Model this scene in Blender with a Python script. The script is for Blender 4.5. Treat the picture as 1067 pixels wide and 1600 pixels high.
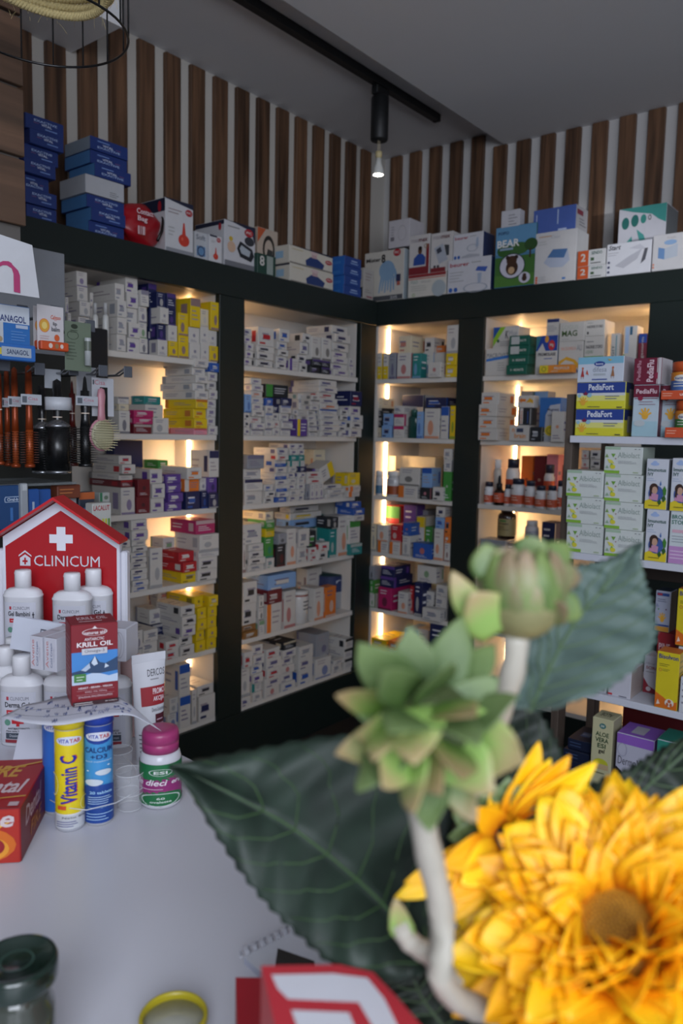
import bpy, bmesh, math, random
from mathutils import Vector, Matrix
random.seed(7)
SC = bpy.context.scene
COL = SC.collection
for o in list(bpy.data.objects): bpy.data.objects.remove(o)

# ------------------------------------------------------------------ camera
FPX = 1212.0
YAW, PIT, ROL = math.radians(51.376), math.radians(-5.829), math.radians(1.2334)
FW = Vector((math.sin(YAW)*math.cos(PIT), math.cos(YAW)*math.cos(PIT), math.sin(PIT)))
_r = Vector((math.cos(YAW), -math.sin(YAW), 0)); _u = _r.cross(FW)
RT = math.cos(ROL)*_r + math.sin(ROL)*_u
UP = -math.sin(ROL)*_r + math.cos(ROL)*_u
CAM = Vector((-3.267, -2.4156, 1.48))
cd = bpy.data.cameras.new('camera'); cam = bpy.data.objects.new('camera', cd); COL.objects.link(cam)
M4 = Matrix((( RT.x, UP.x, -FW.x, CAM.x), (RT.y, UP.y, -FW.y, CAM.y), (RT.z, UP.z, -FW.z, CAM.z), (0, 0, 0, 1)))
cam.matrix_world = M4
cd.sensor_fit = 'VERTICAL'; cd.sensor_height = 36; cd.lens = FPX/1600*36; cd.clip_start = .02
cd.dof.use_dof = True; cd.dof.focus_distance = 1.35; cd.dof.aperture_fstop = 5.4
SC.camera = cam
# ------------------------------------------------------------------ world and daylight
W = bpy.data.worlds.new('world'); SC.world = W; W.use_nodes = True
bg = W.node_tree.nodes['Background']; bg.inputs[0].default_value = (.72, .76, .90, 1); bg.inputs[1].default_value = .22
def area(name, loc, target, sx, sy, power, col):
    l = bpy.data.lights.new(name, 'AREA'); l.shape = 'RECTANGLE'; l.size = sx; l.size_y = sy; l.energy = power; l.color = col
    o = bpy.data.objects.new(name, l); COL.objects.link(o); o.location = loc
    o.rotation_euler = (Vector(target)-Vector(loc)).to_track_quat('-Z', 'Y').to_euler(); return o
area('shop_window_daylight', (-3.6, -5.8, 1.9), (-1.2, 0, 5.6), 3.4, 2.2, 54, (.84, .89, 1.0))
area('counter_daylight_fill', (-4.3, -3.5, 2.15), (-2.85, -1.9, 1.0), 1.4, 1.4, 60, (.82, .88, 1.0))  # added fill lamp that brightens the counter; no actual window stands here
_s = bpy.data.lights.new('sun_glint', 'SPOT'); _s.energy = 700; _s.spot_size = math.radians(7); _s.spot_blend = 1; _s.shadow_soft_size = .05; _s.color = (.93, .96, 1)
_o = bpy.data.objects.new('sun_glint', _s); COL.objects.link(_o); _o.location = (-4.4, -5.2, 1.3); _o.rotation_euler = (Vector((0, -1.36, 2.17))-Vector((-4.4, -5.2, 1.3))).to_track_quat('-Z', 'Y').to_euler()
SC.view_settings.view_transform = 'Standard'; SC.view_settings.look = 'None'
SC.view_settings.gamma = 1; SC.view_settings.use_curve_mapping = False
SC.view_settings.exposure = 0.0

# ------------------------------------------------------------------ helpers
def ray(px, py): return FW + RT*((px-533.5)/FPX) - UP*((py-800)/FPX)
def at_d(px, py, d): return CAM + ray(px, py)*d
def at_x(px, py, X): r = ray(px, py); return CAM + r*((X-CAM.x)/r.x)
def at_y(px, py, Y): r = ray(px, py); return CAM + r*((Y-CAM.y)/r.y)
def at_z(px, py, Z): r = ray(px, py); return CAM + r*((Z-CAM.z)/r.z)

_m = {}
def s2l(c): return c/12.92 if c <= .04045 else ((c+.055)/1.055)**2.4
def rgb(h):
    if not isinstance(h, str): return tuple(h)
    return tuple(s2l(int(h[i:i+2], 16)/255) for i in (0, 2, 4))
def mat(h, rough=.45, metal=0.0, var=.06, scale=30, spec=.5, bump=0, emit=0, trans=0, alpha=1, stretch=None, sss=0, coat=0):
    key = (h, rough, metal, var, scale, spec, bump, emit, trans, alpha, stretch, sss, coat)
    if key in _m: return _m[key]
    m = bpy.data.materials.new('surface'); m.use_nodes = True
    nt = m.node_tree; b = nt.nodes['Principled BSDF']; c = rgb(h)
    b.inputs['Roughness'].default_value = rough; b.inputs['Metallic'].default_value = metal
    b.inputs['Specular IOR Level'].default_value = spec
    b.inputs['Transmission Weight'].default_value = trans; b.inputs['Alpha'].default_value = alpha
    b.inputs['Coat Weight'].default_value = coat
    if sss: b.inputs['Subsurface Weight'].default_value = sss; b.inputs['Subsurface Radius'].default_value = (.01, .006, .003)
    tc = nt.nodes.new('ShaderNodeTexCoord'); n = nt.nodes.new('ShaderNodeTexNoise'); n.inputs['Scale'].default_value = scale
    if stretch:
        mp = nt.nodes.new('ShaderNodeMapping'); mp.inputs['Scale'].default_value = stretch
        nt.links.new(tc.outputs['Object'], mp.inputs[0]); nt.links.new(mp.outputs[0], n.inputs['Vector'])
    else: nt.links.new(tc.outputs['Object'], n.inputs['Vector'])
    mx = nt.nodes.new('ShaderNodeMix'); mx.data_type = 'RGBA'
    mx.inputs[6].default_value = tuple(x*(1-var) for x in c)+(1,); mx.inputs[7].default_value = tuple(min(1, x*(1+var)) for x in c)+(1,)
    nt.links.new(n.outputs['Fac'], mx.inputs[0]); nt.links.new(mx.outputs[2], b.inputs['Base Color'])
    if emit:
        b.inputs['Emission Color'].default_value = c+(1,); b.inputs['Emission Strength'].default_value = emit
    if bump:
        bp = nt.nodes.new('ShaderNodeBump'); bp.inputs['Strength'].default_value = bump; bp.inputs['Distance'].default_value = .002
        nt.links.new(n.outputs['Fac'], bp.inputs['Height']); nt.links.new(bp.outputs[0], b.inputs['Normal'])
    _m[key] = m; return m

def wood(name, c0, c1, axis='Z', sc=1.0):
    """plank wood: stretched noise grain along an axis, two tones, per-object offset"""
    m = bpy.data.materials.new(name); m.use_nodes = True; nt = m.node_tree; b = nt.nodes['Principled BSDF']
    b.inputs['Roughness'].default_value = .55
    tc = nt.nodes.new('ShaderNodeTexCoord'); mp = nt.nodes.new('ShaderNodeMapping'); oi = nt.nodes.new('ShaderNodeObjectInfo')
    s = {'Z': (22, 22, 1.2), 'X': (1.2, 22, 22), 'Y': (22, 1.2, 22)}[axis]; mp.inputs['Scale'].default_value = tuple(x*sc for x in s)
    ad = nt.nodes.new('ShaderNodeVectorMath'); ad.operation = 'ADD'
    ml = nt.nodes.new('ShaderNodeVectorMath'); ml.operation = 'SCALE'; ml.inputs['Scale'].default_value = 40
    cb = nt.nodes.new('ShaderNodeCombineXYZ')
    nt.links.new(oi.outputs['Random'], cb.inputs[0]); nt.links.new(oi.outputs['Random'], cb.inputs[2]); nt.links.new(cb.outputs[0], ml.inputs[0])
    nt.links.new(tc.outputs['Object'], mp.inputs[0]); nt.links.new(mp.outputs[0], ad.inputs[0]); nt.links.new(ml.outputs[0], ad.inputs[1])
    n = nt.nodes.new('ShaderNodeTexNoise'); n.inputs['Scale'].default_value = 1.6; n.inputs['Detail'].default_value = 6; n.inputs['Distortion'].default_value = .6
    nt.links.new(ad.outputs[0], n.inputs['Vector'])
    r = nt.nodes.new('ShaderNodeValToRGB'); r.color_ramp.elements[0].position = .32; r.color_ramp.elements[1].position = .72
    r.color_ramp.elements[0].color = rgb(c0)+(1,); r.color_ramp.elements[1].color = rgb(c1)+(1,)
    nt.links.new(n.outputs['Fac'], r.inputs[0])
    hs = nt.nodes.new('ShaderNodeHueSaturation'); mr = nt.nodes.new('ShaderNodeMapRange')
    mr.inputs['To Min'].default_value = .62; mr.inputs['To Max'].default_value = 1.2
    nt.links.new(oi.outputs['Random'], mr.inputs[0]); nt.links.new(mr.outputs[0], hs.inputs['Value']); nt.links.new(r.outputs[0], hs.inputs['Color'])
    nt.links.new(hs.outputs[0], b.inputs['Base Color']); return m

class MB:
    def __init__(s): s.v = []; s.f = []; s.mi = []; s.sm = []; s.mats = []
    def mid(s, m):
        if isinstance(m, (str, tuple)): m = mat(m)
        if m not in s.mats: s.mats.append(m)
        return s.mats.index(m)
    def add(s, vs, fs, m, smooth=False):
        k = len(s.v); i = s.mid(m); s.v += [tuple(v) for v in vs]
        for f in fs: s.f.append([k+a for a in f]); s.mi.append(i); s.sm.append(smooth)
    def box(s, a, b, m, M=None):
        x0, y0, z0 = a; x1, y1, z1 = b
        v = [Vector(p) for p in ((x0,y0,z0),(x1,y0,z0),(x1,y1,z0),(x0,y1,z0),(x0,y0,z1),(x1,y0,z1),(x1,y1,z1),(x0,y1,z1))]
        if M: v = [M @ p for p in v]
        s.add(v, [(0,3,2,1),(4,5,6,7),(0,1,5,4),(1,2,6,5),(2,3,7,6),(3,0,4,7)], m)
    def bevbox(s, a, b, m, r=.003, M=None):
        x0, y0, z0 = a; x1, y1, z1 = b; v = []
        for z, i in ((z0, r), (z0+r, 0), (z1-r, 0), (z1, r)):
            for (x, y, sx, sy) in ((x0,y0,1,1),(x1,y0,-1,1),(x1,y1,-1,-1),(x0,y1,1,-1)):
                q = [(x+sx*(i+r), y+sy*i, z), (x+sx*i, y+sy*(i+r), z)]
                if sx*sy > 0: q = [q[1], q[0]]
                v += q
        v = [Vector(p) for p in v]
        if M: v = [M @ p for p in v]
        f = [tuple(range(7, -1, -1)), tuple(range(24, 32))]
        for k in range(3):
            for j in range(8): f.append((k*8+j, k*8+(j+1) % 8, k*8+8+(j+1) % 8, k*8+8+j))
        s.add(v, f, m)
    def lathe(s, prof, m, n=28, M=None, ell=1.0, smooth=True, cap=True):
        """prof: (r,z) list; ell squashes y"""
        v = []; f = []
        for r, z in prof:
            for k in range(n):
                a = 2*math.pi*k/n; v.append(Vector((r*math.cos(a), r*ell*math.sin(a), z)))
        for i in range(len(prof)-1):
            for k in range(n): f.append((i*n+k, i*n+(k+1) % n, (i+1)*n+(k+1) % n, (i+1)*n+k))
        if M: v = [M @ p for p in v]
        s.add(v, f, m, smooth)
        if cap:
            k0 = len(s.v)-len(v); mi = s.mid(m)
            s.f.append([k0+j for j in range(n-1, -1, -1)]); s.mi.append(mi); s.sm.append(False)
            s.f.append([k0+(len(prof)-1)*n+j for j in range(n)]); s.mi.append(mi); s.sm.append(False)
    def tube(s, pts, r, m, n=8, closed=False):
        pts = [Vector(p) for p in pts]; N = len(pts); v = []; f = []
        rs = r if isinstance(r, (list, tuple)) else [r]*N
        up = Vector((.13, .21, .97))
        for i, p in enumerate(pts):
            t = (pts[(i+1) % N]-pts[i-1]) if closed else (pts[min(i+1, N-1)]-pts[max(i-1, 0)])
            t.normalize(); a = t.cross(up)
            if a.length < .05: a = t.cross(Vector((1, 0, 0)))
            a.normalize(); b = t.cross(a)
            for k in range(n):
                w = 2*math.pi*k/n; v.append(p+a*(rs[i]*math.cos(w))+b*(rs[i]*math.sin(w)))
        for i in range(N if closed else N-1):
            j = (i+1) % N
            for k in range(n): f.append((i*n+k, i*n+(k+1) % n, j*n+(k+1) % n, j*n+k))
        if not closed: f += [tuple(range(n-1, -1, -1)), tuple((N-1)*n+k for k in range(n))]
        s.add(v, f, m, True)
    def build(s, name, parent=None, loc=None, M=None):
        me = bpy.data.meshes.new(name); me.from_pydata(s.v, [], s.f)
        for m in s.mats: me.materials.append(m)
        me.polygons.foreach_set('material_index', s.mi); me.polygons.foreach_set('use_smooth', s.sm); me.update()
        o = bpy.data.objects.new(name, me); COL.objects.link(o)
        if parent: o.parent = parent
        if M is not None: o.matrix_world = M
        if loc: o.location = loc
        return o

def tag(o, label, cat, group=None):
    o['label'] = label; o['category'] = cat
    if group: o['group'] = group
    return o
def thing(name, label, cat, loc=(0, 0, 0), group=None, rz=0):
    o = bpy.data.objects.new(name, None); COL.objects.link(o); o.location = loc; o.rotation_euler = (0, 0, rz); o.empty_display_size = .05
    return tag(o, label, cat, group)
def struct(o): o['kind'] = 'structure'; return o

_tx = {}
def fine_glyphs(txt, bold, su, sv):
    k = (txt, bold, round(su, 3), round(sv, 3))
    if k in _tx: return _tx[k]
    v, f = glyphs(txt, bold); bm = bmesh.new(); bv = [bm.verts.new((x*su, y*sv, 0)) for x, y in v]
    for g in f:
        try: bm.faces.new([bv[i] for i in g])
        except ValueError: pass
    bmesh.ops.triangulate(bm, faces=bm.faces[:])
    for _ in range(4):
        es = [e for e in bm.edges if abs(e.verts[0].co.x-e.verts[1].co.x) > .035]
        if not es: break
        bmesh.ops.subdivide_edges(bm, edges=es, cuts=1); bmesh.ops.triangulate(bm, faces=bm.faces[:])
    bm.verts.index_update(); out = ([(q.co.x/su, q.co.y/sv) for q in bm.verts], [tuple(q.index for q in g.verts) for g in bm.faces]); bm.free()
    _tx[k] = out; return out
def glyphs(txt, bold):
    k = (txt, bold)
    if k in _tx: return _tx[k]
    c = bpy.data.curves.new('t', 'FONT'); c.body = txt; c.resolution_u = 2; c.offset = .022 if bold else .0
    if bold == 2: c.shear = .25
    o = bpy.data.objects.new('t', c); me = bpy.data.meshes.new_from_object(o)
    v = [tuple(p.co)[:2] for p in me.vertices]; f = [tuple(p.vertices) for p in me.polygons]
    bpy.data.objects.remove(o); bpy.data.meshes.remove(me); bpy.data.curves.remove(c)
    if v:
        x0 = min(p[0] for p in v); x1 = max(p[0] for p in v); y0 = min(p[1] for p in v); y1 = max(p[1] for p in v)
        v = [((p[0]-x0)/(x1-x0+1e-9), (p[1]-y0)/(y1-y0+1e-9)) for p in v]
    _tx[k] = (v, f); return _tx[k]

def draw(mb, items, fn, seg=1, step=.0002, base=.0002):
    """paint flat shapes over a surface; fn(u, v, off) gives the surface point"""
    for li, it in enumerate(items):
        off = base+step*li; k = it[0]
        if k == 'R':
            _, u0, v0, u1, v1, c = it[:6]; n = max(1, int(math.ceil(seg*(u1-u0))))
            vs = []; 
            for i in range(n+1):
                u = u0+(u1-u0)*i/n; vs += [fn(u, v0, off), fn(u, v1, off)]
            mb.add(vs, [(2*i, 2*i+2, 2*i+3, 2*i+1) for i in range(n)], c)
        elif k == 'C':
            _, u, v, ru, rv, c = it[:6]; N = 20
            if seg > 16:
                K = 5; vs = [fn(u, v, off)]
                for q in range(1, K+1): vs += [fn(u+ru*q/K*math.cos(6.2832*i/N), v+rv*q/K*math.sin(6.2832*i/N), off) for i in range(N)]
                fs = [(0, 1+i, 1+(i+1) % N) for i in range(N)]+[(1+q*N+i, 1+(q+1)*N+i, 1+(q+1)*N+(i+1) % N, 1+q*N+(i+1) % N) for q in range(K-1) for i in range(N)]
                mb.add(vs, fs, c); continue
            mb.add([fn(u+ru*math.cos(6.2832*i/N), v+rv*math.sin(6.2832*i/N), off) for i in range(N)], [tuple(range(N))], c)
        elif k == 'O':   # ring
            _, u, v, ru, rv, th, c = it; N = 24; vs = []
            for i in range(N):
                a = 6.2832*i/N
                vs += [fn(u+ru*math.cos(a), v+rv*math.sin(a), off), fn(u+ru*(1-th)*math.cos(a), v+rv*(1-th)*math.sin(a), off)]
            mb.add(vs, [(2*i, 2*((i+1) % N), 2*((i+1) % N)+1, 2*i+1) for i in range(N)], c)
        elif k == 'P':
            _, pts, c = it; mb.add([fn(a, b, off) for a, b in pts], [tuple(range(len(pts)))], c)
        elif k == 'T':
            _, t, u0, v0, u1, v1, c = it[:7]; b = it[7] if len(it) > 7 else 0
            vs, fs = fine_glyphs(t, b, u1-u0, v1-v0) if seg > 16 else glyphs(t, b)
            if vs: mb.add([fn(u0+(u1-u0)*x, v0+(v1-v0)*y, off) for x, y in vs], fs, c)
        elif k == 'V':   # vertical text, reading upwards
            _, t, u0, v0, u1, v1, c = it[:7]; b = it[7] if len(it) > 7 else 0
            vs, fs = glyphs(t, b)
            if seg > 16:
                key = (t, b, 'v', u1-u0)
                if key not in _tx:
                    sw = ([(y, x) for x, y in vs], fs); _tx[(t+'|', b)] = sw; _tx[key] = fine_glyphs(t+'|', b, u1-u0, v1-v0)
                vs = [(x, y) for y, x in _tx[key][0]]; fs = _tx[key][1]
            if vs: mb.add([fn(u1-(u1-u0)*y, v0+(v1-v0)*x, off) for x, y in vs], fs, c)
        elif k == 'L':   # lines of print too small to read: bars
            _, u0, v0, u1, v1, n, c = it[:7]; rr = random.Random(int(u0*991+v0*773+n*31+li))
            for i in range(n):
                h = (v1-v0)/n; b0 = v1-h*(i+1)+h*.35; uu = u0+(u1-u0)*(.6+.4*rr.random())
                draw(mb, [('R', u0, b0, uu, b0+h*.3, c)], fn, seg, 0, off)

def face_fn(face, w, d, h):
    """u runs left to right for someone looking at the face; box spans x -w/2..w/2, y 0..d, z 0..h, front at y=0"""
    if face == 'F': return lambda u, v, o: (-w/2+w*u, -o, h*v)
    if face == 'L': return lambda u, v, o: (-w/2-o, d-d*u, h*v)
    if face == 'R': return lambda u, v, o: (w/2+o, d*u, h*v)
    if face == 'T': return lambda u, v, o: (-w/2+w*u, d*v, h+o)
def carton_mesh(w, d, h, base, art, side=None, top=None):
    mb = MB(); x = w/2; b = base; e = min(.0012, w*.02)
    # folded card body: four walls, tucked lid with a seam and slightly rounded folds
    mb.bevbox((-x, 0, 0), (x, d, h), b, e)
    mb.add([(-x+e, d*.02, h+.0001), (x-e, d*.02, h+.0001), (x-e, d*.02+.0008, h+.0001), (-x+e, d*.02+.0008, h+.0001)], [(0, 1, 2, 3)], '5a5a5a')
    if side:
        for s in 'LR': draw(mb, [('R', .01, .01, .99, .99, side)], face_fn(s, w, d, h), step=0, base=.00012)
    if top: draw(mb, [('R', .01, .01, .99, .99, top)], face_fn('T', w, d, h), step=0, base=.00014)
    for fc, items in art.items(): draw(mb, items, face_fn(fc, w, d, h))
    return mb
WH = 'c9c5bf'
CC = dict(w=('white', WH), y=('yellow', 'd9b916'), n=('navy', '1c2450'), b=('blue', '2453a4'), r=('red', 'b3222c'), m=('magenta', 'b02560'),
          g=('green', '3f8a3a'), t=('teal', '1f7f7c'), o=('orange', 'd9742a'), k=('black', '20242a'), c=('cream', 'd5c9ae'), l=('light blue', '7fa3cf'),
          v=('violet', '5b3f8c'), s=('grey', '8f9299'), d=('maroon', '6b1c26'), a=('brown', '8a5f30'), p=('pink', 'd98a9a'))
def generic_art(code, w, h, seed):
    R = random.Random(seed)
    dg = code[-1] if code[-1].isdigit() else ''
    code = code.rstrip('0123456789'); base = CC[code[0]][1]; acc = CC[code[1]][1] if len(code) > 1 else ('5a5680' if code[0] in 'wcls' else WH)
    if dg in '45' or not dg:
        ra, rb_ = rgb(acc), rgb(base); acc = tuple(round(.62*x+.38*y*.8, 3) for x, y in zip(ra, rb_))
    ink = R.choice(('77738a', '8a8694', '6a6484', '9a8f94')) if code[0] in 'wcylspo' else 'd5d5d8'
    k = dg or None
    if k is None: k = R.choice('0001') if h < w*1.1 else R.choice('155')
    F = []
    if k == '0':
        a = R.uniform(.08, .3); F = [('L', a, .25, min(.94, a+.62), .8, 2, ink), ('R', .1, .1, .45, .2, acc), ('R', a+.05, .38, a+.5, .62, acc)]
    elif k == '1': F = [('R', 0.01, .72, .99, .99, acc), ('L', .12, .2, .8, .62, 3, ink)]
    elif k == '2': F = [('R', .01, .01, .3, .99, acc), ('L', .38, .25, .92, .8, 3, ink)]
    elif k == '3': F = [('R', .01, .01, .99, .5, acc), ('L', .15, .6, .85, .9, 2, ink), ('L', .2, .15, .75, .4, 2, WH)]
    elif k == '4': F = [('C', .5, .5, .13, .13*w/h, acc), ('L', .15, .08, .85, .25, 2, ink)]
    elif k == '5': F = [('L', .15, .68, .85, .92, 2, ink), ('C', .5+R.uniform(-.12, .12), .36, .19, .15+.1*R.random(), acc), ('R', .01, .01, .99, .09, acc)]
    s1 = [('L', .1, .3, .6, .75, 2, ink), ('R', .72, .2, .9, .8, acc)] if R.random() < .6 else [('R', .01, .01, .12, .99, acc), ('L', .3, .3, .85, .7, 2, ink)]
    return base, {'F': F, 'L': s1, 'R': s1, 'T': [('L', .15, .3, .8, .7, 2, ink)]}
NB = [0]
FR = {'A': lambda u, z, y: Vector((u, y, z)), 'B': lambda u, z, y: Vector((y, -u, z)), 'G': lambda u, z, y: Vector((-1.2+y, -u, z)), 'S': lambda u, z, y: Vector((u, -.7+y, z))}
RZ = {'A': 0, 'B': -math.pi/2, 'G': -math.pi/2, 'S': 0}
def uz(fr, px, py, yo):
    if fr == 'A': p = at_y(px, py, yo); return p.x, p.z
    if fr == 'S': p = at_y(px, py, -.7+yo); return p.x, p.z
    p = at_x(px, py, yo if fr == 'B' else -1.2+yo); return -p.y, p.z
def carton(fr, u0, u1, z0, z1, yo, dep, label, base=WH, art=None, side=None, top=None, name='medicine_box', cat='box', group=None, rz=0, tilt=0, jit=0):
    w = (u1-u0)*.985; h = (z1-z0)
    mb = carton_mesh(w, dep, h-.0006, base, art or {}, side, top)
    o = mb.build(name); o.location = FR[fr]((u0+u1)/2, z0+.0003, yo); o.rotation_euler = (0, tilt, RZ[fr]+math.radians(rz))
    NB[0] += 1
    return tag(o, label, cat, group)
ORD = ['bottom', 'second', 'third', 'fourth', 'fifth', 'sixth', 'seventh', 'eighth', 'ninth', 'tenth', 'eleventh', 'twelfth', 'thirteenth']
OR1 = ['first', 'second', 'third', 'fourth', 'fifth', 'sixth', 'seventh', 'eighth', 'ninth', 'tenth', 'eleventh', 'twelfth', 'thirteenth', 'fourteenth', 'fifteenth', 'sixteenth', 'seventeenth', 'eighteenth', 'nineteenth', 'twentieth']
def desc(code):
    code = code.rstrip('0123456789')
    s = CC[code[0]][0]+' carton'
    if len(code) > 1: s += ' with '+CC[code[1]][0]+' print'
    return s
def shelf(fr, cab, lev, z, px_mid_y, stacks):
    """stacks: (x0, x1, ytop, codes, yoff, depth, ybase); codes 'wp*2,y' from the bottom up with height weights"""
    stacks = sorted(stacks, key=lambda s: s[0]+s[1]); n = 0
    for si, st in enumerate(stacks):
        x0, x1, yt, codes = st[:4]; yo = st[4] if len(st) > 4 else 0; dep = st[5] if len(st) > 5 else .12; yb = st[6] if len(st) > 6 else None
        xm = (x0+x1)/2
        u0 = uz(fr, x0, px_mid_y, yo)[0]; u1 = uz(fr, x1, px_mid_y, yo)[0]
        zt = uz(fr, xm, yt, yo)[1]; zb = z if yb is None else uz(fr, xm, yb, yo)[1]
        cs = [c.split('*') for c in codes.split(',')]; tot = sum(float(c[1]) if len(c) > 1 else 1 for c in cs)
        hz = (zt-zb)/tot; zc = zb
        for bi, c in enumerate(cs):
            R = random.Random(int(x0*131+yt*17+bi*7)); h = hz*(float(c[1]) if len(c) > 1 else 1); w = u1-u0
            j = .0 if bi == 0 else R.uniform(-.013, .013)
            nar = R.uniform(0, .14)*w if h < w*1.3 else R.uniform(0, .05)*w; al = R.random()
            base, art = generic_art(c[0], w, h, R.random())
            pos = 'topmost' if (bi == len(cs)-1 and bi > 0) else (ORD[bi]+' up' if bi else 'bottom')
            if len(cs) == 1: pos = 'alone'
            if len(cs) > 1: lab = '%s, %s, %s stack from left, %s shelf, %s' % (desc(c[0]), pos, OR1[si], OR1[lev], cab)
            else: lab = '%s, %s pile from left, %s shelf, %s' % (desc(c[0]), OR1[si], OR1[lev], cab)
            carton(fr, u0+nar*al, u1-nar*(1-al), zc, zc+h, yo+j+(.004 if yo > 0 else 0), min(dep*R.uniform(.8, 1.1), (.262 if fr == 'A' else .43)-yo-j-.01), lab, base, art,
                   group='cartons on the shelves of the '+cab, rz=R.uniform(-2, 2), name='supplement_box' if fr == 'B' else ('medicine_box' if h < w*1.05 else 'upright_medicine_carton'))
            zc += h
    return
# ------------------------------------------------------------------ the room
DK = mat('16201e', .42, var=.08, scale=8, spec=.4)
WLL = mat('bfbab2', .9, var=.03, scale=4); CEIL = mat('e0dfe0', .9, var=.02, scale=3)
WIN = mat('d2cdc6', .5, var=.02, scale=6)
DA, DB = .29, .45
def sbox(name, a, b, m):
    mb = MB(); mb.box(a, b, m); return mb.build(name)
struct(sbox('floor', (-7, -6.5, -.1), (DB+.1, DA+.1, 0), mat('201f1f', .5, var=.15, scale=6)))
struct(sbox('wall_left', (-7, DA, 0), (DB, DA+.1, 3.05), WLL))
struct(sbox('wall_right', (DB, -6.5, 0), (DB+.1, DA+.1, 3.05), mat('c8c6c4', .9, var=.03, scale=4)))
struct(sbox('ceiling', (-7, -.46, 3.03), (DB, DA, 3.13), CEIL))
struct(sbox('ceiling', (-7, -6.5, 2.955), (DB, -.462, 3.13), CEIL))
struct(sbox('ceiling', (-7, -.02, 2.86), (-1.546, DA, 3.029), CEIL))
OAK = wood('oak_slat', '3f2a1b', '7d5a40'); OAKX = wood('oak_board', '3e2e22', '664c3a', 'X', .6)
# timber slats on both walls (part of the wall finish)
def slat(a, b):
    mb = MB(); mb.bevbox((0, 0, 0), (b[0]-a[0], b[1]-a[1], b[2]-a[2]), OAK, .002); o = mb.build('trim_1'); o.location = a; o['kind'] = 'structure'; return o
for i in range(24):
    x1 = -.243-.1337*(i-4); x0 = x1-.078
    top = 2.858 if x1 < -1.54 else 3.02
    if x1 < .43: slat((x0, DA-.022, 2.152), (x1, DA-.0005, top))
for i in range(24):
    y1 = .24-.1292*i; y0 = y1-.074
    slat((DB-.022, y0, 2.152), (DB-.0005, y1, 3.025 if y0 > -.46 else 2.953))
# ------------------------------------------------------------------ cabinets
SZ = [1.735, 1.438, 1.137, .839, .539]      # undersides of the shelves
TH = .022
LED = mat((1.0, .63, .30), emit=26.0)
def cabinet(label, fr, u0, u1, depth, leds, name='shelving_cabinet'):
    t = thing(name, label, 'cabinet', FR[fr]((u0+u1)/2, .24, 0))
    t.rotation_euler = (0, 0, RZ[fr]); w = u1-u0; zz = .24
    def part(nm, a, b, m=WIN):
        mb = MB(); mb.bevbox(a, b, m, .001); return mb.build(nm, t)
    x = w/2
    part('side_panel', (-x-.018, .02, 0), (-x, depth, 1.788)); part('side_panel', (x, .02, 0), (x+.018, depth, 1.788))
    part('back_panel', (-x, depth-.012, 0), (x, depth-.001, 1.788))
    part('top_panel', (-x, .02, 1.788), (x, depth-.001, 1.806)); part('bottom_panel', (-x, .004, -.002), (x, depth-.013, .019))
    for s in SZ: part('shelf', (-x+.0005, .004, s-zz), (x-.0005, depth-.013, s-zz+TH))
    lv = [0.02]+[s-zz+TH for s in SZ[::-1]]; tp = [s-zz for s in SZ[::-1]]+[1.787]
    for (sx, yy) in leds:
        for a, b in zip(lv, tp):
            mb = MB(); lx = -x+.001 if sx < 0 else x-.009
            mb.box((lx, yy, a+.004), (lx+.008, yy+.012, b-.004), LED)
            o = mb.build('light_strip', t); o['label'] = 'glowing warm white light strip'
    return t
cabinet('white shelving cabinet left of the wide black post, behind the brushes', 'A', -1.88, -1.075, DA-.005, [(1, .17)])
cabinet('white shelving cabinet between black posts, packed with white cartons, no visible light', 'A', -.935, -.13, DA-.005, [(-1, .16)])
cabinet('narrow lit white shelving cabinet just right of the room corner', 'B', .008, .491, DB-.005, [(-1, .10)])
cabinet('wide lit white shelving cabinet on the right wall behind the wooden rack', 'B', .629, 1.374, DB-.005, [(-1, .36), (1, .2)])
t = thing('cabinet_frame', 'dark green frame of posts, cornice and plinth around the left wall cabinets', 'frame', (-1, 0, 0))
def fpart(nm, a, b, par, m=DK):
    mb = MB(); mb.bevbox(a, b, m, .0015); o = mb.build(nm); o.parent = par; o.location = -par.location; return o
fpart('cornice', (-2.6, -.012, 2.028), (-.001, .019, 2.15), t); fpart('top_board', (-2.6, .0195, 2.132), (-.001, DA-.024, 2.149), t)
fpart('post', (-1.075, -.01, .24), (-.935, .019, 2.0275), t); fpart('post', (-.13, -.01, .24), (-.001, .019, 2.0275), t)
fpart('post', (-2.6, -.01, .24), (-1.88, .019, 2.0275), t)
fpart('plinth', (-2.6, -.012, 0), (-.001, .019, .239), t)
t = thing('cabinet_frame', 'dark green frame of posts, cornice and plinth around the right wall cabinets', 'frame', (0, -1, 0))
fpart('cornice', (-.000, -2.8, 2.028), (.019, .018, 2.15), t); fpart('top_board', (.0195, -2.8, 2.132), (DB-.024, .26, 2.149), t)
fpart('post', (.0, -.629, .24), (.019, -.491, 2.0275), t); fpart('post', (.0, -2.8, .24), (.019, -1.374, 2.0275), t)
fpart('plinth', (-.000, -2.8, 0), (.019, .018, .239), t)
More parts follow.
